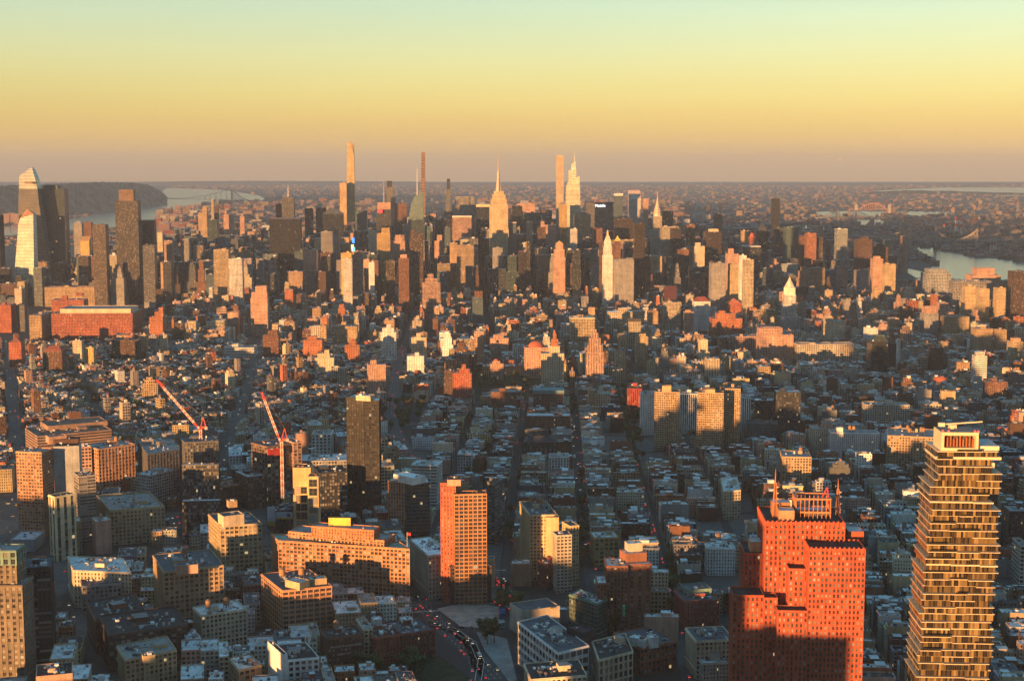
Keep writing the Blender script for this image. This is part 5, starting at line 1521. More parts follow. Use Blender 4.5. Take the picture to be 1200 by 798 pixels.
# ---- near buildings on the left and in the middle
Bn, Ln, On = "apartment_building", "loft_building", "office_tower"
HERO(On, "pale stone tower with paired windows and green top band, at the left bottom edge", "tower", [(-24, 687), (26, 687)], 80, (.22, .18, .135), (4.6, 4.4, .52, .5, 0, .004), d=26,  # stone colour darkened in place of the shade this tower should stand in
     tiers=[dict(pts=[(-24, 655), (19, 655)], z1=at_h(0, 655, 1085), d=22, win=(4.6, 4.2, .4, .55, 0, 0)), dict(pts=[(-24, 646), (19, 646)], z0=at_h(0, 655, 1085), z1=at_h(0, 636, 1092), d=20, col='copper', win=(5, 6, .6, .7, 0, 0)), ], short="pale paired-window tower", bulk=0)
HERO(On, "dark tower of glossy horizontal bands beside the pale paired-window tower", "tower", [(26.5, 667), (59, 665)], 84, (.05, .052, .055), (9, 3.9, .985, .55, .05, .001), d=34, roof='slate', short="dark banded tower", split=3, nclut=6)
HERO(Ln, "low roof house of orange sunlit brick at the bottom left", "building", [(42, 794), (85, 790)], 42, 'pink', 'N', d=26, roof='tar', geo=False)
HERO(Ln, "long cream loft with a bent front and busy roof", "building", [(79, 652), (86, 669), (154, 672)], 34, 'cream', (3.2, 3.9, .48, .56, 0, .006), roof='silver', short="bent cream loft", nclut=16)
HERO(Ln, "grey flat block with teal roof house in front of the bent cream loft", "building", [(96, 688), (142, 684)], 26, 'grey', 'W', d=30, roof='slate', short="teal roof grey block", nclut=14)
HERO(Ln, "tan loft with orange sunlit cornice and roof house, tank on top", "building", [(179, 651), (192, 671), (262, 663)], 50, 'tan', (4.3, 4.1, .66, .56, .1, .006), roof='slate', short="orange cornice loft", tanks=1, nclut=16,
     tiers=[dict(pts=[(206, 664), (232, 662)], z1=57, d=12, col='pink', win='N')])
HERO(Ln, "dark brick warehouse with roof garden patches at the lower left", "building", [(101, 706), (112, 728), (171, 716)], 28, 'brown', 'T', roof='tar', short="dark roof garden warehouse", nclut=22)
HERO(Ln, "brown brick warehouse with arched lower windows, below the dark roof garden warehouse", "building", [(116, 722), (127, 745), (220, 733)], 30, 'dbrown', 'L', roof='tar', nclut=22)
HERO(Ln, "buff warehouse with a little pyramid roofed corner, bottom left", "building", [(137, 757), (147, 774), (207, 762)], 33, 'buff', 'W', roof='gravel', nclut=16, tiers=[dict(pts=[(168, 770), (182, 768)], z1=38, d=9, win='N')])
HERO(Ln, "low glass roofed sheds beside the buff warehouse", "building", [(150, 780), (206, 772)], 20, 'steel', 'N', d=34, roof='silver', nclut=24, geo=False)
HERO(Ln, "cream narrow loft with roof tanks behind the white corner house", "building", [(226, 712), (236, 722), (289, 714)], 30, 'cream', 'W', roof='silver', tanks=2, short="cream tank loft", nclut=14)
HERO(Bn, "white painted corner house with black windows, lower left middle", "building", [(215, 743), (222, 751), (235, 747)], 22, 'white', 'W', roof='gravel')
HERO(On, "buff office block with white framed top floor, left face sunlit", "building", [(244, 603), (258, 617), (307, 614)], 58, 'buff', (4.2, 4.0, .70, .56, .1, .006), roof='slate', short="white framed buff block",
     tiers=[dict(pts=[(262, 606), (286, 603)], z1=68, d=16, col='cream', win='N'), dict(pts=[(268, 588), (278, 587)], z0=68, z1=74, d=8, col='tan', win='N')], nclut=12)
# the great sunlit loft
o = HERO(Ln, "enormous orange brick loft, sunlit upper half, stepped roof house and yellow sign board", "building", [(318, 626), (326, 634), (480, 644)], 58, (.47, .24, .13), (3.7, 3.7, .74, .62, .1, .006), roof='copper', short="enormous orange loft", nclut=10, bulk=0, split=3,
     tiers=[dict(pts=[(338, 623), (450, 634)], z1=64, d=24, col=(.47, .24, .13), win='W', roof='gravel'), dict(pts=[(365, 617), (438, 622)], z0=64, z1=73, d=15, col=(.50, .20, .10), win='T', roof='gravel')])
ox, oy, _ = o.location
Yb = G(400, 617, 73)[1] + 3
mb = MB(); xa, za = XZ(385, 606.5, Yb); xb, zb = XZ(411, 616, Yb)
mb.box((xa + xb) / 2 - ox, Yb - oy, zb, xb - xa, 1.2, za - zb, R(-3), (.72, .50, .10), bottom=True)
for f in (.1, .5, .9): mb.bar((xa + (xb - xa) * f - ox, Yb - oy + 2.5, 73), (xa + (xb - xa) * f - ox, Yb - oy + .8, za - 1), .5, (.1, .1, .1))
mb.build("sign_board", [SURF], o)
mb = MB()
xf, zf = XZ(477, 626, G(478, 642, 58)[1] + 2)
mb.bar((0, 0, 58), (0, 0, zf + 2), .35, (.6, .6, .6)); mb.face([(0, 0, zf - 1), (3.4, 0, zf - 1.3), (3.4, 0, zf + 1.4), (0, 0, zf + 1.8)], (.55, .06, .06))
mb.build("flagpole", [SURF], o, (xf - ox, G(478, 642, 58)[1] + 2 - oy, 0))
HERO(Ln, "grey loft with orange brick piers, tanks and dark ribbon windows", "building", [(306, 673), (331, 693), (389, 687)], 42, (.50, .26, .15), (5.6, 4.1, .80, .60, .25, .006), roof='slate', short="orange pier loft", nclut=16, split=3,
     tiers=[dict(pts=[(334, 680), (351, 684)], z1=48, d=12, col='buff', win='N', roof='silver'), dict(pts=[(364, 680), (383, 678)], z1=47, d=10, col='buff', win='N', roof='silver')], tanks=2, bulk=0, tank_size=5.5)
HERO(Ln, "white corner loft with tall slim blank stair slab, bottom centre left", "building", [(316, 757), (330, 775), (374, 771)], 31, 'white', (4.8, 4.4, .62, .56, 0, .006), roof='tar', short="white corner loft",
     tiers=[dict(pts=[(313.5, 752), (331, 768)], z0=0, z1=37, d=4, win='N')], nclut=14, split=3)
HERO(Ln, "small tan block with flat roof garden, left of the white corner loft", "building", [(268, 772), (280, 786), (306, 780)], 22, 'tan', 'L', roof='silver', nclut=12)
o = HERO(Ln, "brown brick warehouse with faded white painted lettering, flat tar roof", "building", [(375, 738), (384, 749), (426, 744)], 27, 'brown', (3.2, 4.0, .42, .5, 0, .01), roof='tar', short="painted lettering warehouse", tanks=1, nclut=14)
ox, oy, _ = o.location
P0, P1 = G(384, 749, 27), G(426, 744, 27)
aa = math.atan2(P1[1] - P0[1], P1[0] - P0[0])
pm_ = new_mat("sign_paint"); pm_[2].inputs["Base Color"].default_value = (.62, .62, .60, 1)
for txt, zz, f, sz in (("THE LINE OF GUARANTEED", 20.2, .5, 2.1), ("G", 16.9, .5, 2.0), ("PIPE FITTINGS", 13.6, .48, 2.1)):
    lettering(txt, sz, .03, pm_[0], o, (P0[0] + (P1[0] - P0[0]) * f - ox + math.sin(aa) * .08, P0[1] + (P1[1] - P0[1]) * f - oy - math.cos(aa) * .08, zz), aa)
HERO(Bn, "narrow cream front squeezed beside the painted lettering warehouse", "building", [(426.5, 738), (437, 737)], 27, 'cream', 'W', d=30, roof='gravel', short="narrow cream front", nclut=5)
HERO(Ln, "red brick row with white roof huts, beside the tunnel roads", "building", [(438, 748), (471, 744)], 22, 'brick', 'T', d=34, roof='tar', nclut=14, tiers=[dict(pts=[(437, 727), (448, 726)], z1=27, d=8, col='white', win='N', roof='white')])
HERO(Ln, "dark red brick corner house at the bend of the tunnel road", "building", [(471.5, 744), (510, 738)], 23, (.19, .07, .05), 'T', d=36, roof='slate', short="tunnel bend corner house", nclut=14, tiers=[dict(pts=[(474, 727), (484, 725)], z1=27, d=8, col='white', win='N', roof='white')])
# striking towers of the middle left
HERO("apartment_tower", "tall dark glass hotel tower with stepped bays and white roof house", "tower", [(405.5, 466), (426, 467)], 142, (.045, .038, .031), (3.0, 3.5, .80, .72, .3, .006), d=26, roof='white', short="tall dark hotel tower", bulk=0, nclut=2,
     tiers=[dict(pts=[(426.2, 470), (444, 470)], z0=0, z1=140, d=22, col=(.06, .055, .05), win=(3, 3.5, .84, .75, .3, .006)), dict(pts=[(417, 464), (434, 465)], z0=142, z1=147, d=12, col='cream', win='N', roof='white')])
HERO(On, "glass and orange brick office tower with white roof boxes", "tower", [(454.5, 564), (476, 565)], 64, (.50, .25, .15), (2.8, 4, .5, .7, .1, .006), d=34, roof='silver', short="white boxed brick tower", bulk=0, nclut=3,
     tiers=[dict(pts=[(475.4, 567), (503.5, 566)], z0=0, z1=63, d=30, col='dgrey', win=(2.6, 3.9, .9, .62, .6, .006)), dict(pts=[(461, 556), (484, 561)], z1=71, d=18, col='white', win='N', roof='white')])
HERO(On, "white curved corner block with ribbon windows", "building", [(482, 545), (512, 546)], 52, 'white', (7, 3.8, .97, .46, .1, .004), d=30, roof='silver', short="white curved block", split=3)
HERO("apartment_tower", "orange brick tower with tall window grid and lower podium, sunlit top", "tower", [(516, 567), (534, 568)], 110, (.50, .13, .07), (3.2, 3.7, .40, .5, 0, .006), d=14, roof='tar', short="orange brick grid tower", bulk=0, nclut=2,
     tiers=[dict(pts=[(532.5, 580), (570.5, 579)], z0=0, z1=102, col=(.45, .225, .115), win=(4.4, 3.7, .80, .66, .3, .012), roof='tar', d=14), dict(pts=[(524, 563), (540, 563)], z0=110, z1=115, d=14, col='pink', win='N'), dict(pts=[(528, 665), (576, 663)], z0=0, z1=34.5, d=8, col='dbrown', win=(4.4, 3.7, .72, .58, .4, .02), roof='silver')])
HERO(On, "pale grey corner block with white flat roof, left of the gravel lot", "building", [(480, 632), (502, 652), (527, 649)], 41, 'lime', (3.3, 4, .46, .56, 0, .006), roof='white', short="pale gravel lot block", nclut=8)
HERO("apartment_tower", "dark tower with rounded ribbed corner right of the orange brick grid tower", "tower", [(571, 565), (580, 566), (591.5, 561)], 67, 'dgrey', (6, 3.6, .96, .46, .2, .006), d=24, roof='slate', short="rounded ribbed tower", split=3)
HERO("apartment_tower", "cream apartment tower with sunlit blank wall and round roof tanks", "tower", [(609, 588), (621, 604), (653.5, 604)], 64, (.60, .45, .26), (3.5, 3.3, .66, .52, .1, .01), roof='slate', short="cream tanked tower", tanks=3, tank_size=5.2, bulk=1, nclut=8,
     tiers=[dict(pts=[(639.5, 607), (655, 607)], z0=0, z1=63, d=10, win='N', flat=True), dict(pts=[(652.5, 628), (670, 627)], z0=0, z1=55, d=16, col='lime', win=(3.4, 3.3, .72, .5, .3, .01)), dict(pts=[(668, 617), (678.5, 616)], z0=0, z1=58, d=20, win='W')])
HERO("apartment_tower", "brown brick apartment slab with white roof house, right of the glass wedge", "tower", [(711, 664), (736, 664)], 57, (.27, .12, .075), (3.2, 3.3, .50, .54, .1, .012), d=28, roof='silver', short="brown brick slab", bulk=0, nclut=5,
     tiers=[dict(pts=[(736.2, 662), (764, 661)], z0=0, z1=57.5, d=30, win=(6, 3.3, .34, .54, .1, .012)), dict(pts=[(734, 650), (758, 648)], z0=57.5, z1=65, d=16, win='N'), dict(pts=[(736, 638), (753, 637)], z0=65, z1=72, d=10, col='lime', win='N', roof='white'), dict(pts=[(700, 684), (711, 684)], z0=0, z1=47, d=24, win='T')])
HERO(On, "faceted green glass building with white roof plant", "building", [(667, 697), (700, 708), (712, 702)], 33, 'green', (2.4, 3.8, .9, .82, 1.0, .02), roof='white', short="green glass wedge", nclut=22, bulk=0, split=1)
HERO(Ln, "big white loft with a long strip of dark windows and a roof terrace", "building", [(607, 729), (654, 766), (690, 757)], 34, 'white', (6.5, 6.5, .84, .58, .1, .006), roof='slate', short="long white loft", nclut=30, split=3,
     tiers=[dict(pts=[(664, 735), (684, 742)], z1=39, d=12, col='dark', win='N', roof='tar')])
HERO(Ln, "pale stone corner loft with tall black windows, beside the long white loft", "building", [(694, 752), (702, 774), (742, 764)], 30, 'cream', (5.0, 6.0, .60, .70, 0, .006), roof='tar', short="tall window corner loft", tanks=0, nclut=12, split=3)
o = HERO(Ln, "cream loft with a sunlit orange end and roof garden, at the bottom edge", "building", [(614, 778), (622, 797), (688, 792)], 34, 'cream', 'W', roof='tar', short="roof garden loft", nclut=22)
HERO(Ln, "blank walled parking building with cars on its roof", "building", [(612, 717), (656, 711)], 22, 'lime', 'N', d=26, roof='slate', geo=False, short="blank parking building", bulk=0, nclut=0)
HERO(Ln, "red and cream brick corner building with roof parking", "building", [(719, 742), (750, 760), (793, 752)], 22, (.36, .14, .08), (4.0, 5.0, .62, .5, 0, .006), roof='slate', short="roof parking corner", bulk=0, nclut=6, split=3,
     tiers=[dict(pts=[(737, 747), (755, 751)], z1=28, d=8, col='white', win='N', roof='white'), dict(pts=[(762, 748), (772, 747)], z1=30, d=7, col='white', win='N', roof='white')])
# hudson square group at the left
HERO("apartment_tower", "orange banded tower with stepped balconies and a blank glass front", "tower", [(48.5, 531), (62, 526)], 92, (.50, .28, .17), (3.2, 3.5, .75, .5, .1, .006), d=30, roof='gravel', short="orange balcony tower", bulk=0, nclut=2,
     tiers=[dict(pts=[(62.2, 524), (92.5, 523)], z0=0, z1=94, d=24, col='steel', win='N', roof='tar'), dict(pts=[(57.5, 513), (78, 511)], z0=94, z1=101, d=14, col='pink', win='N'), dict(pts=[(62.5, 516), (92, 515)], z0=94, z1=98, d=16, col='dbrown', win='N', roof='tar')])
HERO(Bn, "thin pale yellow slab with a dark central spine in front of the orange balcony tower", "tower", [(64, 583), (88.5, 579)], 66, (.62, .56, .36), (9, 3.4, .42, .98, 0, 0), d=14, roof='tar', short="yellow spine slab", bulk=0, nclut=2, split=1)
HERO(On, "grey tower of pale horizontal stripes right of the orange balcony tower", "tower", [(92.5, 559), (112, 557)], 72, 'grey', (8, 3.5, .97, .42, .05, .003), d=24, roof='tar', short="pale striped tower", split=3)
HERO(Ln, "sunlit orange loft with black square windows behind the pale striped tower", "building", [(91, 525), (107, 524)], 58, 'pink', 'L', d=24, roof='gravel', nclut=4, geo=False)
HERO(Ln, "corner loft half orange and half shaded with a round roof tank", "building", [(115, 527), (158, 521)], 56, (.48, .27, .16), (4.4, 4.2, .62, .58, 0, .006), d=40, roof='gravel', short="half shaded loft", tanks=1, nclut=14, geo=True)
HERO(Ln, "broad terraced brown block with stepped flat roofs", "building", [(44, 512), (131, 504)], 48, (.30, .20, .15), (9, 3.8, .97, .42, .05, .003), d=70, roof='brownr', short="terraced brown block", nclut=24, geo=False,
     tiers=[dict(pts=[(56, 500), (126, 494)], z1=54, d=45, win='N', roof='brownr'), dict(pts=[(81, 484), (95, 483)], z0=54, z1=62, d=12, col='brown', win='N')])
HERO(Ln, "plain grey loft block with roof houses, seen from its corner", "building", [(161, 516), (173, 533), (213, 527)], 52, 'dgrey', (4.2, 4.0, .6, .5, .05, .004), roof='gravel', short="plain grey corner loft", nclut=10,
     tiers=[dict(pts=[(168, 516), (180, 515)], z1=58, d=10, col='grey', win='N'), dict(pts=[(191, 509), (206, 508)], z1=58, d=10, col='grey', win='N')])
HERO(On, "dark terraced tower with two pale ledges, right of the plain grey corner loft", "tower", [(210, 512), (216, 519), (256, 517)], 78, 'dgrey', (3.2, 3.8, .6, .62, .1, .003), roof='slate', short="dark terraced tower", nclut=6,
     tiers=[dict(pts=[(213, 545), (256, 545)], z0=0, z1=66, d=8, col='dgrey', win='D', roof='silver'), dict(pts=[(213, 588), (258, 587)], z0=0, z1=45, d=10, col='dark', win='D', roof='silver')])
HERO(Ln, "wide block with white cornice frame and deep roof, left middle", "building", [(113, 582), (129, 600), (193, 595)], 36, 'buff', (4.0, 4.2, .58, .56, .1, .006), roof='gravel', short="white cornice frame block", nclut=26, para=2.2)
HERO(Bn, "grey stepped block behind the white cornice frame block", "building", [(176, 558), (205, 551)], 40, 'steel', 'W', d=24, roof='silver', nclut=8, geo=False)
HERO(Bn, "tan twin roofed houses below the yellow spine slab", "building", [(72, 613), (95, 611)], 34, 'tan', 'T', d=22, roof='silver', nclut=10)
HERO(Bn, "pink blank walled house beside the tan twin roofed houses", "building", [(112, 612), (130, 610)], 34, 'pink', 'N', d=20, roof='silver', nclut=6, geo=False)
HERO(Ln, "low warehouse with a big pale blue roof by the riverside road", "building", [(12, 633), (40, 633)], 12, 'steel', 'N', d=36, roof=(.40, .50, .58), geo=False, nclut=3, bulk=0, short="pale blue roof warehouse")
HERO(Bn, "black glass tower with white roof plant, right of the gold framed tower", "tower", [(373.5, 555), (407, 553)], 66, 'dark', (2.8, 3.6, .8, .7, .05, .002), d=34, roof='tar', short="black glass tower", nclut=6)
# gold frame tower
o = HERO("apartment_tower", "slim gold framed tower with big dark windows in tall bays", "tower", [(343, 549), (364, 549)], 92, (.62, .43, .22), 'N', d=20, roof='tar', short="gold framed tower", bulk=0, nclut=4, geo=False,
     tiers=[dict(pts=[(360.5, 559), (373, 559)], z0=0, z1=87, d=14, col=(.62, .43, .22), win='N', roof='tar')])
ox, oy, _ = o.location
for (pl, pr, Yq, z0, z1, nb) in ((346.5, 351.5, G(353, 549, 92)[1], 30, 74, 5), (352.2, 359.5, G(353, 549, 92)[1], 30, 74, 5), (361.8, 371.5, G(366, 559, 87)[1], 40, 85.5, 5)):
    for k in range(nb):
        xa, xb = XZ(pl, 560, Yq)[0], XZ(pr, 560, Yq)[0]
        za = z0 + (z1 - z0) * k / nb + .8
        w_, h_ = xb - xa, (z1 - z0) / nb - 1.6
        q = bpy.data.objects.new("window", WMESH[2]); COL.objects.link(q); q.parent = o
        q.location = ((xa + xb) / 2 - ox, Yq - oy - .25 + (.5 * w_ * 0), za + h_ / 2); q.scale = (w_, 1, h_)
        q.rotation_euler = (0, 0, grid_rot(353, 1500) * 0)
HERO(Ln, "brown tower under construction with pale concrete columns and red netting", "tower", [(313, 524), (353, 518)], 72, (.20, .13, .10), (5.5, 4.0, .78, .76, 0, .0), d=34, roof='slate', short="unfinished brown tower", nclut=8, bulk=0,
     tiers=[dict(pts=[(344, 519), (353.5, 518)], z0=0, z1=74, d=26, col='pink', win='L'), dict(pts=[(314, 527), (330, 525)], z0=62, z1=70, d=2, col=(.5, .05, .04), win='N')])
HERO(Ln, "olive grey block with a white satellite dish on its wide roof", "building", [(352, 541), (406, 540)], 48, 'grey', 'W', d=44, roof='silver', short="dish roof block", nclut=22, geo=False)
mb = MB(); mb.cone(0, 0, 0, .5, 4, .5, 6, (.6, .6, .6)); mb.cone(0, -1, 4, .4, 2.2, 3.6, 12, (.8, .8, .78), cap=False); 
_o = mb.build("satellite_dish", [METAL], None, (*G(365, 531, 48), 48)); tag(_o, "white satellite dish standing on the olive grey block", "dish")
HERO(Ln, "small white gridded block with two rows of dark windows, behind the dish roof block", "building", [(365, 509), (387.5, 509)], 44, 'white', (5.0, 4.2, .64, .58, .1, .004), d=30, roof='gravel', short="small white gridded block", geo=True)
HERO(Ln, "tan low roof house in a fringe of roof trees, behind the dish roof block", "building", [(346, 509), (362, 508)], 40, 'pink', 'N', d=16, roof='gravel', geo=False)
HERO(Ln, "dark brick shed row with rust roof in the middle left", "building", [(262, 572), (305, 566)], 26, 'dbrown', 'T', d=40, roof='rustr', short="rust roof shed", nclut=10, geo=False)
HERO(Ln, "dark brick block with white and tan roof patches, middle left", "building", [(290, 560), (323, 556)], 38, 'dbrown', 'W', d=44, roof='silver', nclut=18, geo=False)
HERO(Ln, "low black garage under the painted billboards", "building", [(318, 600), (343, 598)], 24, 'dark', 'T', d=30, roof='slate', nclut=8, geo=False, short="black garage")
HERO("hoarding", "narrow blue hoarding along the gravel lot", "hoarding", [(585, 719), (593, 719)], 5, (.03, .08, .22), 'N', d=20, roof=(.03, .08, .20), geo=False, bulk=0, nclut=0, para=0)
HERO(Ln, "brick house with blue roof sheet below the cream tanked tower", "building", [(640, 662), (655, 660)], 24, (.25, .09, .06), 'T', d=18, roof='slate', nclut=6, geo=False)
HERO(Ln, "mustard walled house with black windows right of the west broadway traffic", "building", [(697, 631), (725, 630)], 30, (.40, .30, .14), 'L', d=26, roof='silver', short="mustard house", geo=True)
HERO(Ln, "red brick house with green roof box, left of the huge rust red tower", "building", [(802, 705), (843, 703)], 26, (.34, .10, .07), 'T', d=34, roof='slate', short="green box brick house", nclut=12, tiers=[dict(pts=[(806, 692), (834, 690)], z1=31, d=20, col='copper', win='N', roof='slate')])
HERO(Ln, "cream loft with rounded corner and square windows, beside the huge rust red tower", "building", [(816, 752), (861, 750)], 30, 'cream', 'W', d=34, roof='slate', short="rounded cream loft", nclut=16)
HERO(Ln, "low pale row with small arched windows at the bottom, below the rounded cream loft", "building", [(824, 778), (862, 776)], 16, 'lime', 'T', d=16, roof='silver', nclut=6)
HERO(Ln, "white house with little tower windows, among dark soho roofs", "building", [(829, 643), (862, 643)], 27, 'white', 'T', d=20, roof='silver', short="white soho tower house", nclut=8)
HERO(Ln, "cream corner house with arched top windows on a narrow soho street", "building", [(845, 560), (848, 576), (868, 575)], 32, 'cream', 'W', roof='silver', short="cream arched corner house", nclut=10)
# painted billboards
def poster(label, l, r, t, b, Y, cols):
    xa, z1 = XZ(l, t, Y); xb, z0 = XZ(r, b, Y)
    mb = MB()
    mb.box(0, 0, 0, xb - xa, .8, z1 - z0, 0, cols[0], bottom=True)
    mb.box(0, -.42, 0, xb - xa - .2, .1, (z1 - z0) * .24, 0, cols[1])
    mb.box((xb - xa) * .28, -.42, (z1 - z0) * .3, (xb - xa) * .2, .1, (z1 - z0) * .5, 0, cols[2])
    for f in (.2, .8): mb.bar(((f - .5) * (xb - xa), .8, -8), ((f - .5) * (xb - xa), .8, z1 - z0), .5, (.1, .1, .1))
    o = mb.build("billboard", [SURF], None, ((xa + xb) / 2, Y, z0))
    tag(o, label, "billboard")
Yb = G(330, 600, 24)[1]
poster("wide pale blue billboard with yellow base strip above the black garage", 322, 343, 600, 608, Yb + 2, [(.35, .44, .52), (.40, .30, .06), (.12, .06, .10)])
poster("tall pale blue billboard with yellow foot, left of the wide billboard", 313, 323, 594, 616, Yb - 3, [(.36, .43, .50), (.38, .28, .06), (.30, .38, .45)])
xg, zg = XZ(731, 721, 1190); mb = MB(); mb.box(0, 0, zg, 2.0, 3.5, 8.5, 0, (.05, .42, .25), bottom=True); mb.bar((0, 0, 0), (0, 0, zg), .5, (.1, .1, .1))
tag(mb.build("banner_sign", [SURF], None, (xg, 1190, 0)), "green upright banner sign on a pole beside the brown brick slab", "sign")
# ------------------------------------------------------------------ the streets of ordinary houses
for p in [HUDSON] + EAST: stamp(p, 0, 3)
CAND = []
PROT += [(1052, 1270, 328, 5700), (958, 1002, 304, 5700), (176, 312, 250, 8000), (1095, 1135, 280, 6500)]     # open water and chimneys stay in view
PR = sorted(PROT, key=lambda q: q[3])
PA = np.array(PR)
def allowed(x, y, w, d):
    """highest roof that leaves the hand-placed buildings behind it in sight"""
    px, _ = proj(x, y, 20.0)
    hw = (w * .6 + d * .12) / y * F
    k = (PA[:, 3] > y) & (PA[:, 0] < px + hw) & (PA[:, 1] > px - hw)
    if not k.any(): return 999.0
    row = PA[k, 2].max()
    return G(px, row, 0) and XZ(px, row, y - d / 2)[1]
PAL_T = [('brick', 2), ('brown', 5), ('dbrown', 4), ('rust', 1), ('tan', 4), ('cream', 3), ('grey', 4), ('white', 2), ('buff', 2), ('lime', 3), ('pink', 2), ('dgrey', 2)]
PAL_M = [('tan', 5), ('buff', 4), ('brick', 2), ('brown', 4), ('pink', 6), ('cream', 4), ('lime', 4), ('grey', 4), ('white', 2), ('rust', 3), ('dbrown', 2)]
PAL_H = [('tan', 4), ('buff', 2), ('brown', 4), ('dbrown', 4), ('grey', 5), ('dgrey', 5), ('dark', 5), ('teal', 3), ('blue', 2), ('lime', 3), ('pink', 3), ('bronze', 4), ('steel', 2)]
RF = [('silver', 10), ('white', 5), ('tar', 4), ('gravel', 5), ('brownr', 2), ('slate', 4), ('rustr', .4)]
PAL_F = [('tan', 4), ('buff', 3), ('pink', 5), ('grey', 4), ('brown', 4), ('dgrey', 2)]
RF_F = [('gravel', 5), ('tar', 4), ('brownr', 4), ('silver', 1)]
def pick(r, pal):
    t = r.uniform(0, sum(w for _, w in pal))
    for n, w in pal:
        t -= w
        if t <= 0: return n
    return pal[0][0]
def infr(x, y, h, m=25):
    px, py = proj(x, y, h)
    return -m < px < 1200 + m and py < 798 + m
def lots(theta, ox, oy, colw, aw, rowd, sw, region, irange, jrange, kind, lw, hfun, pal, along='x', gap=.88, seed=1, lotd=None, skip=0.04, pave=None):
    """blocks of a street grid turned by theta; houses stand in two rows per block"""
    r = random.Random(seed)
    c, s = math.cos(theta), math.sin(theta)
    def W(u, v): return (ox + u * c - v * s, oy + u * s + v * c)
    for i in range(*irange):
        for j in range(*jrange):
            u0, u1, v0, v1 = i * colw + aw / 2, (i + 1) * colw - aw / 2, j * rowd + sw / 2, (j + 1) * rowd - sw / 2
            mx, my = W((u0 + u1) / 2, (v0 + v1) / 2)
            if my < 950: continue
            vis = any(infr(*W(a, b), 30, 60) for a in (u0, u1) for b in (v0, v1))
            if not vis: continue
            if pave is not None and not occupied(mx, my):
                P = [W(u0 - 2.5, v0 - 2.5), W(u1 + 2.5, v0 - 2.5), W(u1 + 2.5, v1 + 2.5), W(u0 - 2.5, v1 + 2.5)]
                if region(mx, my): pave.append(P)
            for row in (0, 1):
                if along == 'x':
                    a0, a1, full = u0, u1, (v1 - v0) / 2
                else:
                    a0, a1, full = v0, v1, (u1 - u0) / 2
                p = a0
                while p < a1 - 3:
                    lwid = r.uniform(*lw)
                    if p + lwid > a1 - 4: lwid = a1 - p
                    dep = full * r.uniform(.62, 1.0) * gap if lotd is None else min(full, r.uniform(*lotd))
                    corner = p < a0 + 1 or p + lwid > a1 - 1
                    if corner: dep = full * .97
                    m = p + lwid / 2
                    if along == 'x':
                        uu, vv = m, (v0 + dep / 2 if row == 0 else v1 - dep / 2)
                        w, d = lwid - .15, dep
                    else:
                        vv, uu = m, (u0 + dep / 2 if row == 0 else u1 - dep / 2)
                        w, d = dep, lwid - .15
                    p += lwid
                    x, y = W(uu, vv)
                    if r.random() < skip or not region(x, y): continue
                    bad = False
                    for fu in (-.45, 0, .45):
                        for fv in (-.45, 0, .45):
                            m_ = occupied(*W(uu + w * fu, vv + d * fv))
                            if m_ and m_ != 4: bad = True
                    for fu in (-.24, 0, .24):
                        for fv in (-.24, 0, .24):
                            if occupied(*W(uu + w * fu, vv + d * fv)): bad = True
                    if bad: continue
                    h, k2 = hfun(r, x, y, corner)
                    h = min(h, allowed(x, y, w, d) - 2)
                    if h < 6: 
                        if h < 3.5: continue
                        h = max(h, 4)
                    if not infr(x, y - d / 2, h): continue
                    k2 = k2 or kind
                    if k2 == 'highrise' and h < 48: k2 = 'midrise'
                    if k2 == 'midrise' and h < 24: k2 = 'tenement'
                    CAND.append(dict(x=x, y=y, w=w, d=d, h=h, rot=theta, kind=k2, col=pick(r, pal), roof=pick(r, RF), seed=r.random(), corner=corner, front=row if along == 'x' else row + 2))
PAVES = []
def px_of(x, y): return proj(x, y, 0)[0]
def gauss(r, m, s, lo, hi): return min(hi, max(lo, r.gauss(m, s)))
# soho and the south village: long blocks running away from us
def reg_soho(x, y): 
    p = px_of(x, y)
    return 478 < p < 905 and 1120 < y < 2640 and p > 478 + max(0, (1700 - y) * .12)
def h_soho(r, x, y, corner):
    return (gauss(r, 19, 3.2, 11, 30) + (4 if r.random() < .12 else 0) + (4 if y < 1500 else 0), None)
lots(R(-1.7), G(600, 600)[0], G(600, 600)[1], 80, 15, 122, 12, reg_soho, (-4, 6), (-6, 10), 'tenement', (7, 13), h_soho, PAL_T, 'y', .93, 11, pave=PAVES)
# nolita and the lower east side
def reg_east(x, y):
    p = px_of(x, y)
    return p >= 905 and 1000 < y < 2750
def h_east(r, x, y, corner):
    if r.random() < .06: return (gauss(r, 36, 6, 26, 48), 'midrise')
    return (gauss(r, 20, 3.5, 12, 32), None)
lots(R(-5.3), 330, 1500, 68, 13, 130, 13, reg_east, (-4, 14), (-5, 11), 'tenement', (8, 15), h_east, PAL_T, 'y', .92, 12, pave=PAVES)
# hudson square and tribeca: bigger lofts
def reg_hsq(x, y):
    p = px_of(x, y)
    return p < 478 and 1000 < y < 2050
def h_hsq(r, x, y, corner):
    if y > 1250 and r.random() < .22: return (gauss(r, 34, 6, 26, 48), 'midrise')
    return (gauss(r, 21, 4, 12, 30), None)
lots(R(12), -330, 1300, 74, 16, 92, 16, reg_hsq, (-9, 12), (-5, 10), 'tenement', (12, 24), h_hsq, PAL_M, 'x', .95, 13, pave=PAVES)
for c in CAND:
    if c["y"] < 2100:
        cc, ss = math.cos(c["rot"]), math.sin(c["rot"])
        stamp([(c["x"] + u * cc - v * ss, c["y"] + u * ss + v * cc) for u, v in ((-c["w"] / 2, -c["d"] / 2), (c["w"] / 2, -c["d"] / 2), (c["w"] / 2, c["d"] / 2), (-c["w"] / 2, c["d"] / 2))], 0)
def h_fill(r, x, y, corner): return (gauss(r, 16, 4, 7, 24), None)
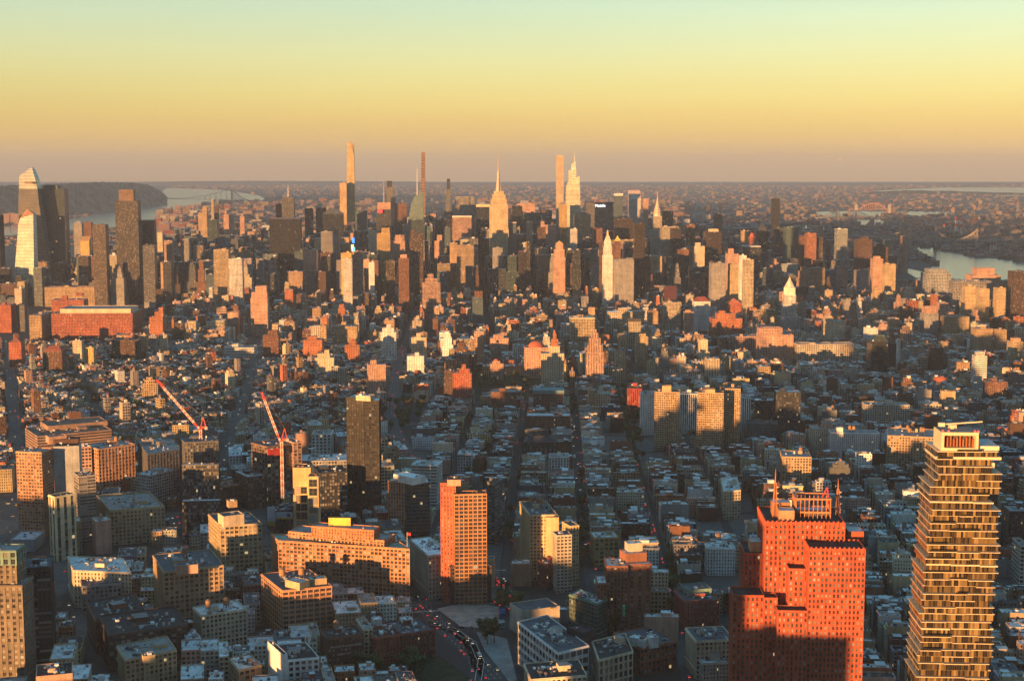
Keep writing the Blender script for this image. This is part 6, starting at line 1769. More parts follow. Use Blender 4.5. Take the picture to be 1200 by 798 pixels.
lots(R(8), -310, 1290, 40, 3, 34, 3, reg_hsq, (-16, 22), (-10, 26), 'tenement', (9, 15), h_fill, PAL_M, 'x', .98, 23, skip=.12)
# west village: low row houses among trees, streets turned the other way
def reg_wv(x, y):
    p = px_of(x, y)
    return p < 520 and 2050 <= y < 3250 and not (p > 478 and y < 2640)
def h_wv(r, x, y, corner):
    if r.random() < .035: return (gauss(r, 34, 6, 24, 44), 'midrise')
    return (gauss(r, 13.5, 2.4, 9, 21), None)
lots(R(33), -500, 2600, 110, 15, 62, 13, reg_wv, (-14, 14), (-20, 18), 'tenement', (7, 13), h_wv, PAL_T, 'x', .68, 14, pave=PAVES)
# the numbered streets: east village side low, flatiron and chelsea lofts, then midtown
def reg_mid(x, y):
    p = px_of(x, y)
    if y < 2640: return False
    if p < 520 and y < 3250: return False
    return y < 4150 and -900 < x < 1300
def h_mid(r, x, y, corner):
    p = px_of(x, y)
    if p > 900 and y < 3300:
        return (gauss(r, 20, 4, 12, 34), None) if r.random() > .12 else (gauss(r, 38, 8, 26, 56), 'midrise')
    q = r.random()
    base = 26 + max(0, min(1, (y - 2700) / 900)) * 12
    if p < 420: base -= 6
    if q < .14: return (gauss(r, base + 24, 9, 40, 80), 'highrise')
    if q < .5: return (gauss(r, base + 6, 7, 24, 62), 'midrise')
    return (gauss(r, 20, 5, 12, 30), None)
AV5 = G(649.5, 400)
lots(R(2.3), AV5[0], AV5[1], 145, 24, 80, 17, reg_mid, (-8, 10), (-10, 12), 'midrise', (12, 24), h_mid, PAL_M, 'x', .92, 15)
def reg_town(x, y):
    return 4150 <= y < 6700 and -1500 < x < 1500
def h_town(r, x, y, corner):
    p, _ = proj(x, y, 0)
    core = max(0.0, 1 - abs(p - 590) / 330)
    q = r.random()
    if 90 < p < 300: core = .18
    if q < .42 + .50 * core:
        return (gauss(r, 88 + 88 * core, 38, 45, 110 + 125 * core), 'highrise')
    return (gauss(r, 36 + 16 * core, 12, 16, 70), 'midrise')
lots(R(2.3), AV5[0], AV5[1], 145, 26, 80, 18, reg_town, (-12, 13), (10, 44), 'highrise', (22, 52), h_town, PAL_H, 'x', .95, 16)
# uptown strips beyond the park, both sides, then the far boroughs
def reg_up(x, y):
    p = px_of(x, y)
    return 6700 <= y < 15500 and (186 < p < 440 or 560 < p < 960) and not (y > 9500 and p > 800)
def h_up(r, x, y, corner):
    return (gauss(r, 40, 18, 15, 95), 'far')
lots(R(2.3), AV5[0], AV5[1], 170, 40, 130, 40, reg_up, (-16, 24), (25, 95), 'far', (34, 80), h_up, PAL_M, 'x', .8, 17, skip=.25)
r = random.Random(99)
for _ in range(13000):
    p = r.uniform(-20, 1220)
    row = 218.5 + 70 * r.random() ** 1.9
    x, y = G(p, row)
    if y < 6800: continue
    if occupied(x, y) : continue
    if any(in_poly(np.array([x]), np.array([y]), q)[0] for q in [HUDSON] + EAST): continue
    if p < 200 and row < 262 and (r.random() < .8 or y > 13000): continue
    if y < 9000 and 186 < p < 900: continue
    if y > 14000 and r.random() < .35: continue
    sc_ = y / 9000
    w, d = r.uniform(14, 42) * (sc_ ** .35), r.uniform(12, 26) * (sc_ ** .35)
    h = min(7 + abs(r.gauss(0, 11)), 65) * (1 if r.random() > .05 else 2.0)
    if p < 200: h *= .5
    h = min(h, max(5, allowed(x, y, w, d)))
    CAND.append(dict(x=x, y=y, w=w, d=d, h=h, rot=r.uniform(-.6, .6), kind='far', col=pick(r, PAL_F), roof=pick(r, RF_F), seed=r.random(), corner=False, front=0))
for _ in range(2600):
    if r.random() < .8: p, row = r.uniform(925, 1220), r.uniform(256, 312)
    else: p, row = r.uniform(-10, 195), r.uniform(236, 262)
    x, y = G(p, row)
    if occupied(x, y) or any(in_poly(np.array([x]), np.array([y]), q)[0] for q in [HUDSON] + EAST): continue
    CAND.append(dict(x=x, y=y, w=r.uniform(14, 46), d=r.uniform(12, 28), h=min(6 + abs(r.gauss(0, 9)), 38, max(5, allowed(x, y, 30, 20))), rot=r.uniform(-.6, .6), kind='far', col=pick(r, PAL_F), roof=pick(r, RF_F), seed=r.random(), corner=False, front=0))
for (px_, py_) in ((8, 247), (14, 246), (20, 247)):   # tower slabs on the far left shore
    x, y = G(px_, py_ + 16)
    CAND.append(dict(x=x, y=y, w=45, d=20, h=75, rot=0, kind='far', col='pink', roof='gravel', seed=.3, corner=False, front=0))

def visible_size(c):
    px, py = proj(c["x"], c["y"] - c["d"] / 2, c["h"])
    if not (-4 < px < 1204 and 140 < py < 800): return -1
    ww = c["w"] / c["y"] * F
    roof = c["d"] * F * H / c["y"] ** 2
    return ww * (roof + min(c["h"], 14) / c["y"] * F)
TOT = {}
for c in CAND:
    TOT.setdefault(c["kind"], []).append(c)
SINGLE = {'tenement': 300, 'midrise': 300, 'highrise': 300, 'far': 0}
ORD = ['', 'second ', 'third ', 'fourth ', 'fifth ', 'sixth ', 'seventh ', 'eighth ', 'ninth ', 'tenth ', 'eleventh ', 'twelfth ']
ORD += [f"{n}th " for n in range(13, 60)]
NUM = {3: 'three', 4: 'four', 5: 'five', 6: 'six', 7: 'seven', 8: 'eight', 9: 'nine', 10: 'ten'}
A2 = [(n, *proj(x, y, 15)) for n, x, y in ANCH]
RELC, LABELS = {}, {}
def relation(c):
    px, py = proj(c["x"], c["y"], c["h"])
    best = None
    for n, ax, ay in A2:
        dx, dy = px - ax, py - ay
        q = math.hypot(dx, dy * 1.6)
        if best is None or q < best[0]: best = (q, n, dx, dy)
    _, n, dx, dy = best
    if abs(dx) > abs(dy) * 1.6: rel = "right of" if dx > 0 else "left of"
    elif dy < 0: rel = "behind"
    else: rel = "in front of"
    return best[0], n, rel
def style(c, r):
    k = c["kind"]
    if k == 'far': return 'N'
    if k == 'tenement': return r.choice(['T', 'T', 'P', 'W', 'T'])
    if k == 'midrise': return r.choice(['P', 'P', 'W', 'L', 'L', 'T', 'F'])
    if c["col"] in ('dark', 'teal', 'blue', 'bronze', 'steel', 'dgrey'): return r.choice(['D', 'G', 'V', 'D', 'S'])
    return r.choice(['P', 'P', 'V', 'F', 'W', 'S'])
def jcol(c, r):
    b = C[c["col"]]
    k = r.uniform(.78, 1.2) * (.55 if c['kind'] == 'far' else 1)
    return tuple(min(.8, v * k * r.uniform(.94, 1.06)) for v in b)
def geom(mbw, mbr, c, x, y, rot, r, detail=2):
    """walls into mbw and roof with its small things into mbr; returns roof height and outline"""
    w, d, h = c["w"], c["d"], c["h"]
    cc, ss = math.cos(rot), math.sin(rot)
    P = [(x + u * cc - v * ss, y + u * ss + v * cc) for u, v in ((-w / 2, -d / 2), (w / 2, -d / 2), (w / 2, d / 2), (-w / 2, d / 2))]
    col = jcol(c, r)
    st = style(c, r)
    fr = c["front"]
    blind = ()
    if c["kind"] == 'tenement' and not c["corner"]: blind = (1, 3) if fr < 2 else (0, 2)
    elif c["kind"] == 'midrise' and r.random() < .4: blind = (1, 3) if fr < 2 else (0, 2)
    top = h
    ts = []
    if c["kind"] == 'highrise' and r.random() < .55:
        n = r.choice([1, 2, 2, 3])
        z = h * r.uniform(.5, .8)
        ts.append((P, 0, z))
        q = P
        for i in range(n):
            cxy = centroid(q)
            k1 = r.uniform(.6, .86)
            q = [(cxy[0] + (a - cxy[0]) * k1, cxy[1] + (b - cxy[1]) * k1) for a, b in q]
            z2 = h if i == n - 1 else z + (h - z) * r.uniform(.3, .7)
            ts.append((q, z, z2)); z = z2
    elif c["kind"] == 'midrise' and r.random() < .25:
        z = h * r.uniform(.78, .9)
        cxy = centroid(P)
        ts = [(P, 0, z), ([(cxy[0] + (a - cxy[0]) * .72, cxy[1] + (b - cxy[1]) * .72) for a, b in P], z, h)]
    else:
        ts = [(P, 0, h)]
    rc = RC[c["roof"]]
    k = r.uniform(.8, 1.2)
    rc = tuple(min(.75, v * k) for v in rc)
    for (q, z0, z1) in ts:
        para = (.9 if c["kind"] != 'tenement' else r.choice([.5, .8, 1.1])) if detail > 0 else 0
        walls(mbw, q, z0, z1, col, WS[st], c["seed"], blind, para)
        roof_face(mbr, q, z1, rc, mbr is mbw and 1 or 0, para=para > 0)
    if detail > 1 and c["kind"] == 'tenement' and fr < 2 or (detail > 1 and c["kind"] == 'tenement'):
        # cornice along the street front
        i = {0: 0, 1: 2, 2: 3, 3: 1}[fr]
        a, b = P[i], P[(i + 1) % 4]
        if r.random() < .75:
            mx, my = (a[0] + b[0]) / 2, (a[1] + b[1]) / 2
            ang = math.atan2(b[1] - a[1], b[0] - a[0])
            nx, ny = math.sin(ang), -math.cos(ang)
            mbw.box(mx + nx * .3, my + ny * .3, h - .5, math.dist(a, b) - .1, .8, 1.0, ang, tuple(v * r.choice([.5, .8, 1.3]) for v in col), 0)
    return ts[-1][2], ts[-1][0], col
def small_things(mbr, q, z, c, r, mat, detail):
    area = c["w"] * c["d"]
    n = int(min(9, area / 42 + r.random() * 2.2)) if detail > 1 else int(area / 260 + r.random())
    clutter(mbr, q, z, n, r, mat, smax=2.6 if c["kind"] == 'tenement' else 4.2)
    if detail > 1 and len(q) == 4:
        ang = math.atan2(q[1][1] - q[0][1], q[1][0] - q[0][0])
        # party wall chimneys
        for _ in range(r.choice([0, 1, 2, 3])):
            x, y = bilin(q, r.choice([.04, .96]), r.uniform(.1, .9))
            mbr.box(x, y, z, .9, 1.8, r.uniform(1.2, 2.4), ang, (.20, .085, .055), mat)
KN = {'tenement': ('tenement_house', 'house', ['tenement', 'walk-up', 'house']), 'midrise': ('midrise_building', 'building', ['loft', 'mid-rise', 'block']), 'highrise': ('highrise_tower', 'tower', ['tower', 'high-rise'])}
STUFF = {'tenement': MB(), 'midrise': MB(), 'far': MB(), 'highrise': MB()}
n_single = {}
for kind, lst in TOT.items():
    for c in lst: c["vis"] = visible_size(c)
    lst.sort(key=lambda c: -c["vis"])
    ns = SINGLE[kind]
    for idx, c in enumerate(lst):
        if c["vis"] < 0 and kind != 'far' and c["y"] > 1500: pass
        r = random.Random(int(c["seed"] * 1e6))
        near = c["y"] < 2800
        detail = 2 if near else (1 if c["y"] < 4600 else 0)
        if idx < ns and c["vis"] > 0:
            nm, cat, words_ = KN[kind]
            mbw, mbr = MB(), MB()
            z, q, col = geom(mbw, mbr, c, 0, 0, 0, r, max(detail, 1))
            small_things(mbr, q, z, c, r, 0, max(detail, 1))
            o = mbw.build(nm, MATS, None, (c["x"], c["y"], 0), c["rot"])
            ro = mbr.build("roof", [ROOF], o)
            feat = ''
            if r.random() < (.75 if kind != 'tenement' else .5) and len(q) == 4:
                x, y = bilin(q, r.uniform(.25, .75), r.uniform(.3, .7))
                mb = MB()
                s_ = max(2.2, min(c["w"] * .3, 9))
                hb = r.uniform(2.4, 3.4) if kind == 'tenement' else r.uniform(3, 6)
                mb.box(0, 0, 0, s_, s_ * r.uniform(.8, 1.4), hb, 0, r.choice([col, (.6, .6, .58), (.3, .28, .26)]), 0, RC["silver"])
                mb.build("bulkhead", [SURF], ro, (x, y, z))
                feat = 'roof hut'
            if r.random() < (.5 if kind == 'midrise' else .12 if kind == 'tenement' else .2):
                x, y = bilin(q, r.uniform(.25, .75), r.uniform(.3, .7))
                add_tank(ro, x, y, z, r.uniform(3.6, 4.8)); feat = 'water tank'
            fl_ = max(2, round(c["h"] / 3.4))
            hw = f"{NUM[fl_]} storey" if fl_ in NUM else ("slim tall" if c["h"] > 4 * c["w"] else "tall" if kind == 'highrise' else "broad" if c["w"] > 26 else "mid height")
            _, an, rel = relation(c)
            base = f"{hw} {CN[c['col']]} {words_[int(c['seed'] * 97) % len(words_)]}" + (f" with {feat}" if feat else "") + f", {RN[c['roof']]}"
            key = (base.split(',')[0], an, rel)
            RELC[key] = RELC.get(key, 0) + 1
            lab = base + f", {ORD[RELC[key] - 1]}{rel} the {an}"
            if len(lab.split()) > 16: lab = base.split(', ')[0] + f", {ORD[RELC[key] - 1]}{rel} the {an}"
            if len(lab.split()) > 16: lab = base.split(' with ')[0].split(', ')[0] + f", {ORD[RELC[key] - 1]}{rel} the {an}"
            while lab in LABELS:
                RELC[key] += 1
                lab = base.split(', ')[0] + f", {ORD[RELC[key] - 1]}{rel} the {an}"
            LABELS[lab] = 1
            grp = {'tenement': 'low houses of the downtown streets', 'midrise': 'lofts and mid height blocks', 'highrise': 'towers of the midtown skyline'}[kind]
            tag(o, lab, cat, grp)
            n_single[kind] = n_single.get(kind, 0) + 1
        else:
            mb = STUFF[kind]
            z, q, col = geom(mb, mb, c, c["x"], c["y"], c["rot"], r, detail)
            b0 = len(mb.m)
            small_things(mb, q, z, c, r, 1, detail)
            if detail > 0 and r.random() < .55 and len(q) == 4:
                x, y = bilin(q, r.uniform(.3, .7), r.uniform(.35, .65))
                s_ = max(2.2, min(c["w"] * .28, 8))
                mb.box(x, y, z, s_, s_ * r.uniform(.8, 1.3), r.uniform(2.4, 4.5), c["rot"], r.choice([col, (.6, .6, .58), (.26, .25, .24)]), 2, RC["silver"])
            if detail > 0 and kind == 'midrise' and r.random() < .4 and len(q) == 4:
                x, y = bilin(q, r.uniform(.25, .75), r.uniform(.3, .7))
                for dz_, ra, rb, hh_ in ((0, .5, .5, 2.4), (2.4, 1.9, 1.8, 3.8), (6.2, 2.0, .05, 1.4)):
                    mb.cone(x, y, z + dz_, ra, hh_, rb, 7, (.30, .18, .10), 2)
for kind, nm, lab in (('tenement', 'low_house_blocks', 'low shaded brick houses filling the streets between the taller buildings'), ('midrise', 'midrise_blocks', 'mid height city blocks with sunlit tops in the middle distance'),
                      ('highrise', 'highrise_blocks', 'crowd of smaller towers between the skyline landmarks'), ('far', 'distant_boroughs', 'hazy far boroughs of small pinkish buildings to the horizon')):
    o = STUFF[kind].build(nm, MATS)
    if o: tag(o, lab, None, None, "stuff")
print("buildings", {k: len(v) for k, v in TOT.items()}, "single", n_single)
mb = MB()
for P in PAVES:
    for i in range(4):
        a, b = P[i], P[(i + 1) % 4]
        mb.face([(*a, 0), (*b, 0), (*b, KERB), (*a, KERB)], (.15, .15, .145))
    mb.face([(*p, KERB) for p in P], (.105, .103, .10))
structure(mb.build("pavements", [PAVE]))
# ------------------------------------------------------------------ trees
def tree_meshes(seed, rad, ht, col):
    r = random.Random(seed)
    tr = MB()
    base = ht * .38
    tr.cone(0, 0, -.2, .32, base + .2, .2, 6, (.07, .05, .035), cap=False)
    cr = MB()
    lobes = []
    for i in range(7):
        a, q = r.uniform(0, 6.28), rad * r.uniform(.15, .62)
        z = base + (ht - base) * r.uniform(.2, .82)
        lobes.append((math.cos(a) * q, math.sin(a) * q, z, rad * r.uniform(.32, .55)))
        tr.bar((0, 0, base * .8), (math.cos(a) * q * .8, math.sin(a) * q * .8, z), .22, (.07, .05, .035), t2=.06)
    for (x, y, z, s) in lobes:
        for k in range(70):
            v = Vector((r.gauss(0, 1), r.gauss(0, 1), r.gauss(.15, .8))).normalized() * s * r.uniform(.55, 1.08)
            p = Vector((x, y, z)) + v
            n = (v.normalized() + Vector((r.uniform(-.6, .6), r.uniform(-.6, .6), r.uniform(-.2, .8)))).normalized()
            t = n.orthogonal().normalized(); t.rotate(Matrix.Rotation(r.uniform(0, 6.28), 3, n)); b = n.cross(t)
            e = r.uniform(.45, .95) * rad / 4.5
            f = r.uniform(.6, 1.35)
            cr.face([tuple(p - t * e), tuple(p + b * e * .7), tuple(p + t * e), tuple(p - b * e * .7)], tuple(c * f for c in col))
    return tr.mesh("trunk", [SURF]), cr.mesh("crown", [LEAF])
TM = [tree_meshes(i, ra, h, c) for i, (ra, h, c) in enumerate([(4.6, 11, (.075, .11, .035)), (5.4, 13, (.065, .10, .035)), (4.0, 10, (.095, .11, .035)), (5.0, 12, (.12, .09, .03)), (3.6, 9, (.08, .11, .036))])]
TREEP = []
r = random.Random(5)
def grove(px, py, sx_, sy_, n, what):
    for _ in range(n):
        TREEP.append((*G(px + r.uniform(-sx_, sx_), py + r.uniform(-sy_, sy_)), what))
grove(465, 487, 14, 18, 20, "avenue park grove")
grove(484, 486, 12, 12, 12, "avenue park grove")
grove(500, 512, 8, 8, 4, "court behind the avenue park")
grove(575, 452, 44, 6, 34, "square park")
grove(648, 448, 16, 6, 8, "square park near the marble arch")
grove(672, 470, 4, 18, 6, "street below the marble arch")
grove(728, 470, 8, 16, 14, "campus lawn by the deep red library")
grove(744, 515, 10, 26, 26, "campus lawn under the sunlit grid tower")
grove(806, 508, 8, 8, 6, "gap between the grid towers")
grove(584, 512, 14, 7, 10, "court among soho roofs")
grove(548, 560, 6, 8, 4, "street left of soho")
grove(570, 530, 5, 14, 4, "sullivan street side")
grove(735, 590, 7, 40, 13, "busy soho street arcade")
grove(612, 560, 3, 40, 8, "thompson street side")
grove(597, 620, 3, 16, 5, "street beside the cream tanked tower")
grove(65, 440, 12, 18, 14, "left village street")
grove(92, 455, 10, 24, 12, "village rows over the terraced brown block")
grove(120, 470, 30, 10, 10, "village rows at the left")
grove(150, 482, 22, 8, 8, "village gardens")
grove(200, 452, 40, 14, 15, "village gardens below the rounded beige house")
grove(180, 425, 60, 12, 12, "upper village gardens")
grove(252, 486, 10, 14, 10, "seventh avenue edge")
grove(330, 470, 30, 14, 8, "village gardens right of the crane jib")
grove(370, 455, 26, 8, 5, "village gardens under the cream stepped house")
grove(203, 690, 6, 8, 4, "yard beside the orange cornice loft")
grove(282, 688, 8, 10, 6, "yard beside the orange pier loft")
grove(278, 664, 8, 5, 3, "yard behind the orange pier loft")
grove(588, 712, 5, 8, 6, "edge of the gravel lot")
grove(603, 715, 5, 5, 4, "edge of the gravel lot")
grove(575, 752, 8, 8, 6, "tunnel plaza")
grove(478, 788, 18, 6, 9, "lawn at the bottom edge")
grove(430, 790, 18, 5, 6, "lawn under the painted warehouse")
grove(722, 735, 10, 8, 6, "yard below the brown brick slab")
grove(752, 700, 4, 14, 5, "street beside the brown brick slab")
grove(1120, 395, 30, 4, 10, "east side small park")
grove(683, 610, 3, 55, 12, "kerb right of the cream tanked tower")
grove(548, 515, 3, 40, 10, "dark street left of the stepped brick dormitory")
grove(786, 690, 3, 40, 8, "kerb left of the huge rust red tower")
kinds_ = ["full dark green", "tall dark green", "small olive", "rust tinged", "narrow green"]
cnt = {}
for (x, y, what) in TREEP:
    k = r.randrange(5)
    o = bpy.data.objects.new("tree", None)
    o.empty_display_size = 1
    o.location = (x, y, .1); o.rotation_euler = (0, 0, r.uniform(0, 6.28)); s = r.uniform(1.05, 1.6); o.scale = (s, s, s)
    COL.objects.link(o)
    for nm, me in (("trunk", TM[k][0]), ("crown", TM[k][1])):
        q = bpy.data.objects.new(nm, me); COL.objects.link(q); q.parent = o
    key = (k, what); cnt[key] = cnt.get(key, 0) + 1
    tag(o, f"{kinds_[k]} tree, {ORD[cnt[key] - 1]}in the {what}".replace("tree, in", "tree in"), "tree", "trees of the downtown streets and parks")
# ------------------------------------------------------------------ traffic
PAINTS = [(.03, .03, .035), (.06, .06, .065), (.55, .55, .56), (.70, .70, .70), (.25, .26, .27), (.20, .03, .03), (.05, .08, .16), (.75, .45, .03), (.12, .12, .12)]
PNAMES = ["black", "dark grey", "silver", "white", "grey", "dark red", "dark blue", "yellow", "charcoal"]
CARM = surface_material("car_paint", .25, .5, s1=.5, s2=4, amp=.03, amp2=.02)
def car_meshes(col):
    b = MB()
    prof = [(-2.2, .35), (-2.25, .75), (-1.9, .92), (1.2, .95), (2.15, .78), (2.2, .35)]
    n = len(prof)
    for s in (-1, 1):
        pts = [(x, s * .88, z) for x, z in prof]
        b.face(pts if s < 0 else pts[::-1], col)
    for i in range(n):
        (x0, z0), (x1, z1) = prof[i], prof[(i + 1) % n]
        b.face([(x0, -.88, z0), (x0, .88, z0), (x1, .88, z1), (x1, -.88, z1)], col)
    for x in (-1.35, 1.35):
        for s in (-1, 1):
            for k in range(8):
                a0, a1 = k * math.pi / 4, (k + 1) * math.pi / 4
                b.face([(x, s * .9, .32), (x + .33 * math.cos(a0), s * .9, .32 + .33 * math.sin(a0)), (x + .33 * math.cos(a1), s * .9, .32 + .33 * math.sin(a1))][::-s], (.015, .015, .015))
    c = MB()
    q0 = [(-1.75, -.8, .92), (.95, -.8, .94), (.95, .8, .94), (-1.75, .8, .92)]
    q1 = [(-1.25, -.66, 1.45), (.25, -.66, 1.45), (.25, .66, 1.45), (-1.25, .66, 1.45)]
    for i in range(4):
        j = (i + 1) % 4
        c.face([q0[i], q0[j], q1[j], q1[i]], (.03, .035, .04))
    c.face(q1, col)
    return b.mesh("car", [CARM]), c.mesh("cabin", [CARM])
def lamp_mesh(name, mat):
    m = MB()
    m.box(0, 0, -.16, .1, .42, .32, 0)
    return m.mesh(name, [mat])
CM = [car_meshes(p) for p in PAINTS]
TL, HL = lamp_mesh("tail_light", REDL), lamp_mesh("headlight", WHTL)
def van_meshes(col):
    b = MB(); b.box(-.6, 0, .45, 4.6, 2.1, 2.4, 0, col, bottom=True); b.box(2.3, 0, .45, 1.1, 2.0, 1.5, 0, tuple(v * .8 for v in col))
    for x in (-2, 2):
        for s in (-1, 1): b.cone(x, s * .95, .0, .42, .5, .42, 8, (.015, .015, .015))
    return b.mesh("delivery_truck", [CARM])
VM = [van_meshes((.72, .72, .72)), van_meshes((.30, .20, .12))]
NC = {}
placed = []
def place_car(x, y, ang, z, where, truck=False, lights=True):
    for (a, b) in placed:
        if abs(a - x) < 5 and abs(b - y) < 5 and math.hypot(a - x, b - y) < 4.6: return
    placed.append((x, y))
    if truck:
        k = r.randrange(2)
        o = bpy.data.objects.new("delivery_truck", VM[k]); COL.objects.link(o)
        lab = ("white box truck", "brown box truck")[k]; cat = "truck"
    else:
        k = r.choices(range(9), weights=[5, 4, 3, 4, 3, 1, 2, 3, 3])[0]
        o = bpy.data.objects.new("car", CM[k][0]); COL.objects.link(o)
        q = bpy.data.objects.new("cabin", CM[k][1]); COL.objects.link(q); q.parent = o
        lab = PNAMES[k] + (" taxi" if k == 7 else " car"); cat = "car"
    o.location = (x, y, z); o.rotation_euler = (0, 0, ang)
    away = math.sin(ang) > 0
    rear = -2.31 if not truck else -2.96
    frt = 2.26 if not truck else 2.92
    if lights:
        for s in (-.6, .6):
            q = bpy.data.objects.new("tail_light" if away else "headlight", TL if away else HL); COL.objects.link(q); q.parent = o
            q.location = ((rear if away else frt), s, .8 if not truck else 1.0)
    key = (lab, where); NC[key] = NC.get(key, 0) + 1
    tag(o, f"{lab}, {ORD[NC[key] - 1]}on the {where}", cat, "cars and trucks in the streets")
def traffic(road, where, n, s0=0.0, s1=1.0, lanes=(-4.5, -1.5, 1.5, 4.5), oneway=None, parked=False):
    P, w = ROADW[road]
    seg = [math.dist(a, b) for a, b in zip(P[:-1], P[1:])]
    tot = sum(seg)
    for _ in range(n):
        t = r.uniform(s0, s1) * tot
        off = r.choice(lanes)
        for (a, b), L in zip(zip(P[:-1], P[1:]), seg):
            if t < L:
                d = ((b[0] - a[0]) / L, (b[1] - a[1]) / L)
                ang = math.atan2(d[1], d[0])
                if oneway is not None:
                    if (math.sin(ang) > 0) != oneway: ang += math.pi
                elif (off > 0) == (math.sin(ang) > 0): ang += math.pi
                place_car(a[0] + d[0] * t - d[1] * off, a[1] + d[1] * t + d[0] * off, ang + r.uniform(-.04, .04), .05, where, r.random() < .1)
                break
            t -= L
traffic("varick", "jammed street beyond the gravel lot", 30, .1, .95, (-5.5, -2.2), True)
traffic("varick", "jammed street beyond the gravel lot", 6, 0, 1, (2, 5), False)
traffic("canal", "cross street behind the gravel lot", 22, 0, 1, (-5, -2, 2, 5))
traffic("watts", "wide road beside the plaza", 24, 0, 1, (-7, -3.5, 0, 3.5, 7))
traffic("tunnel_exit", "curved tunnel road", 12, 0, 1, (-3, 2))
traffic("sixth", "sixth avenue canyon", 75, .1, 1, (-7, -3.5, 0, 3.5, 7), True)
traffic("west_broadway", "street right of the cream tanked tower", 44, 0, 1, (-5, -1.5, 1.5, 5))
traffic("wooster", "street left of the twin mast tower", 52, 0, 1, (-5, -1.5, 1.5, 5), True)
traffic("thompson", "dark street left of the cream tanked tower", 12, 0, 1, (-2, 2), True)
traffic("greenwich", "left edge avenue", 34, 0, 1, (-6, -2, 2, 6))
traffic("hudson", "street below the orange cornice loft", 10, 0, 1, (-3, 3))
traffic("seventh", "seventh avenue", 30, 0, .9, (-5, -1.5, 1.5, 5), False)
traffic("fifth", "avenue behind the marble arch", 8, 0, 1, (-3, 3), False)
for i in range(12):
    x, y = G(516 + i * 6.2, 703 + (i % 2) * .6); place_car(x, y, r.choice([0, .1, 3.1]), .05, "kerb behind the gravel lot", lights=False)
for i in range(9):
    x, y = G(541 + i * 6.0, 735.5 + i * .1); place_car(x, y, .15, .14, "near edge of the gravel lot", lights=False)
for i in range(22):
    x, y = G(r.uniform(-2, 28), r.uniform(585, 640)); place_car(x, y, r.choice([1.9, 1.95, .35]), .08, "parking lot at the left edge", lights=False)
for i in range(7):
    x, y = G(622 + i * 4.8, 713, 22.1); place_car(x, y, 1.4, 22.1, "roof of the blank parking building", lights=False)
for (px_, py_) in ((731, 744), (743, 749), (752, 754), (768, 752), (779, 750)):
    x, y = G(px_, py_, 22.1); place_car(x, y, .3, 22.1, "roof of the brick corner building", lights=False)
# traffic signals' and street lamps' poles along the open roads
LAMP = MB(); LAMP.cone(0, 0, 0, .16, 9, .1, 6, (.22, .23, .24)); LAMP.bar((0, 0, 8.8), (2.2, 0, 9.3), .14, (.22, .23, .24)); LAMPM = LAMP.mesh("street_lamp", [METAL])
LH = MB(); LH.box(2.3, 0, 9.15, .9, .35, .2, 0, (.5, .5, .48), bottom=True); LHM = LH.mesh("lamp_head", [METAL])
for i in range(34):
    f = i / 33
    px_, py_ = [(500 + 60 * f, 712 + 80 * f), (568 + 60 * f, 668 + 62 * f), (514 + 80 * f, 741 - 2 * f)][i % 3]
    x, y = G(px_, py_)
    o = bpy.data.objects.new("street_lamp", LAMPM); COL.objects.link(o); o.location = (x, y, .1); o.rotation_euler = (0, 0, r.uniform(0, 6.28))
    q = bpy.data.objects.new("lamp_head", LHM); COL.objects.link(q); q.parent = o
    tag(o, f"grey street lamp, {ORD[i // 3]}along the " + ["tunnel plaza kerb", "jammed street kerb", "near edge of the gravel lot"][i % 3], "street lamp", "street lamps round the gravel lot")
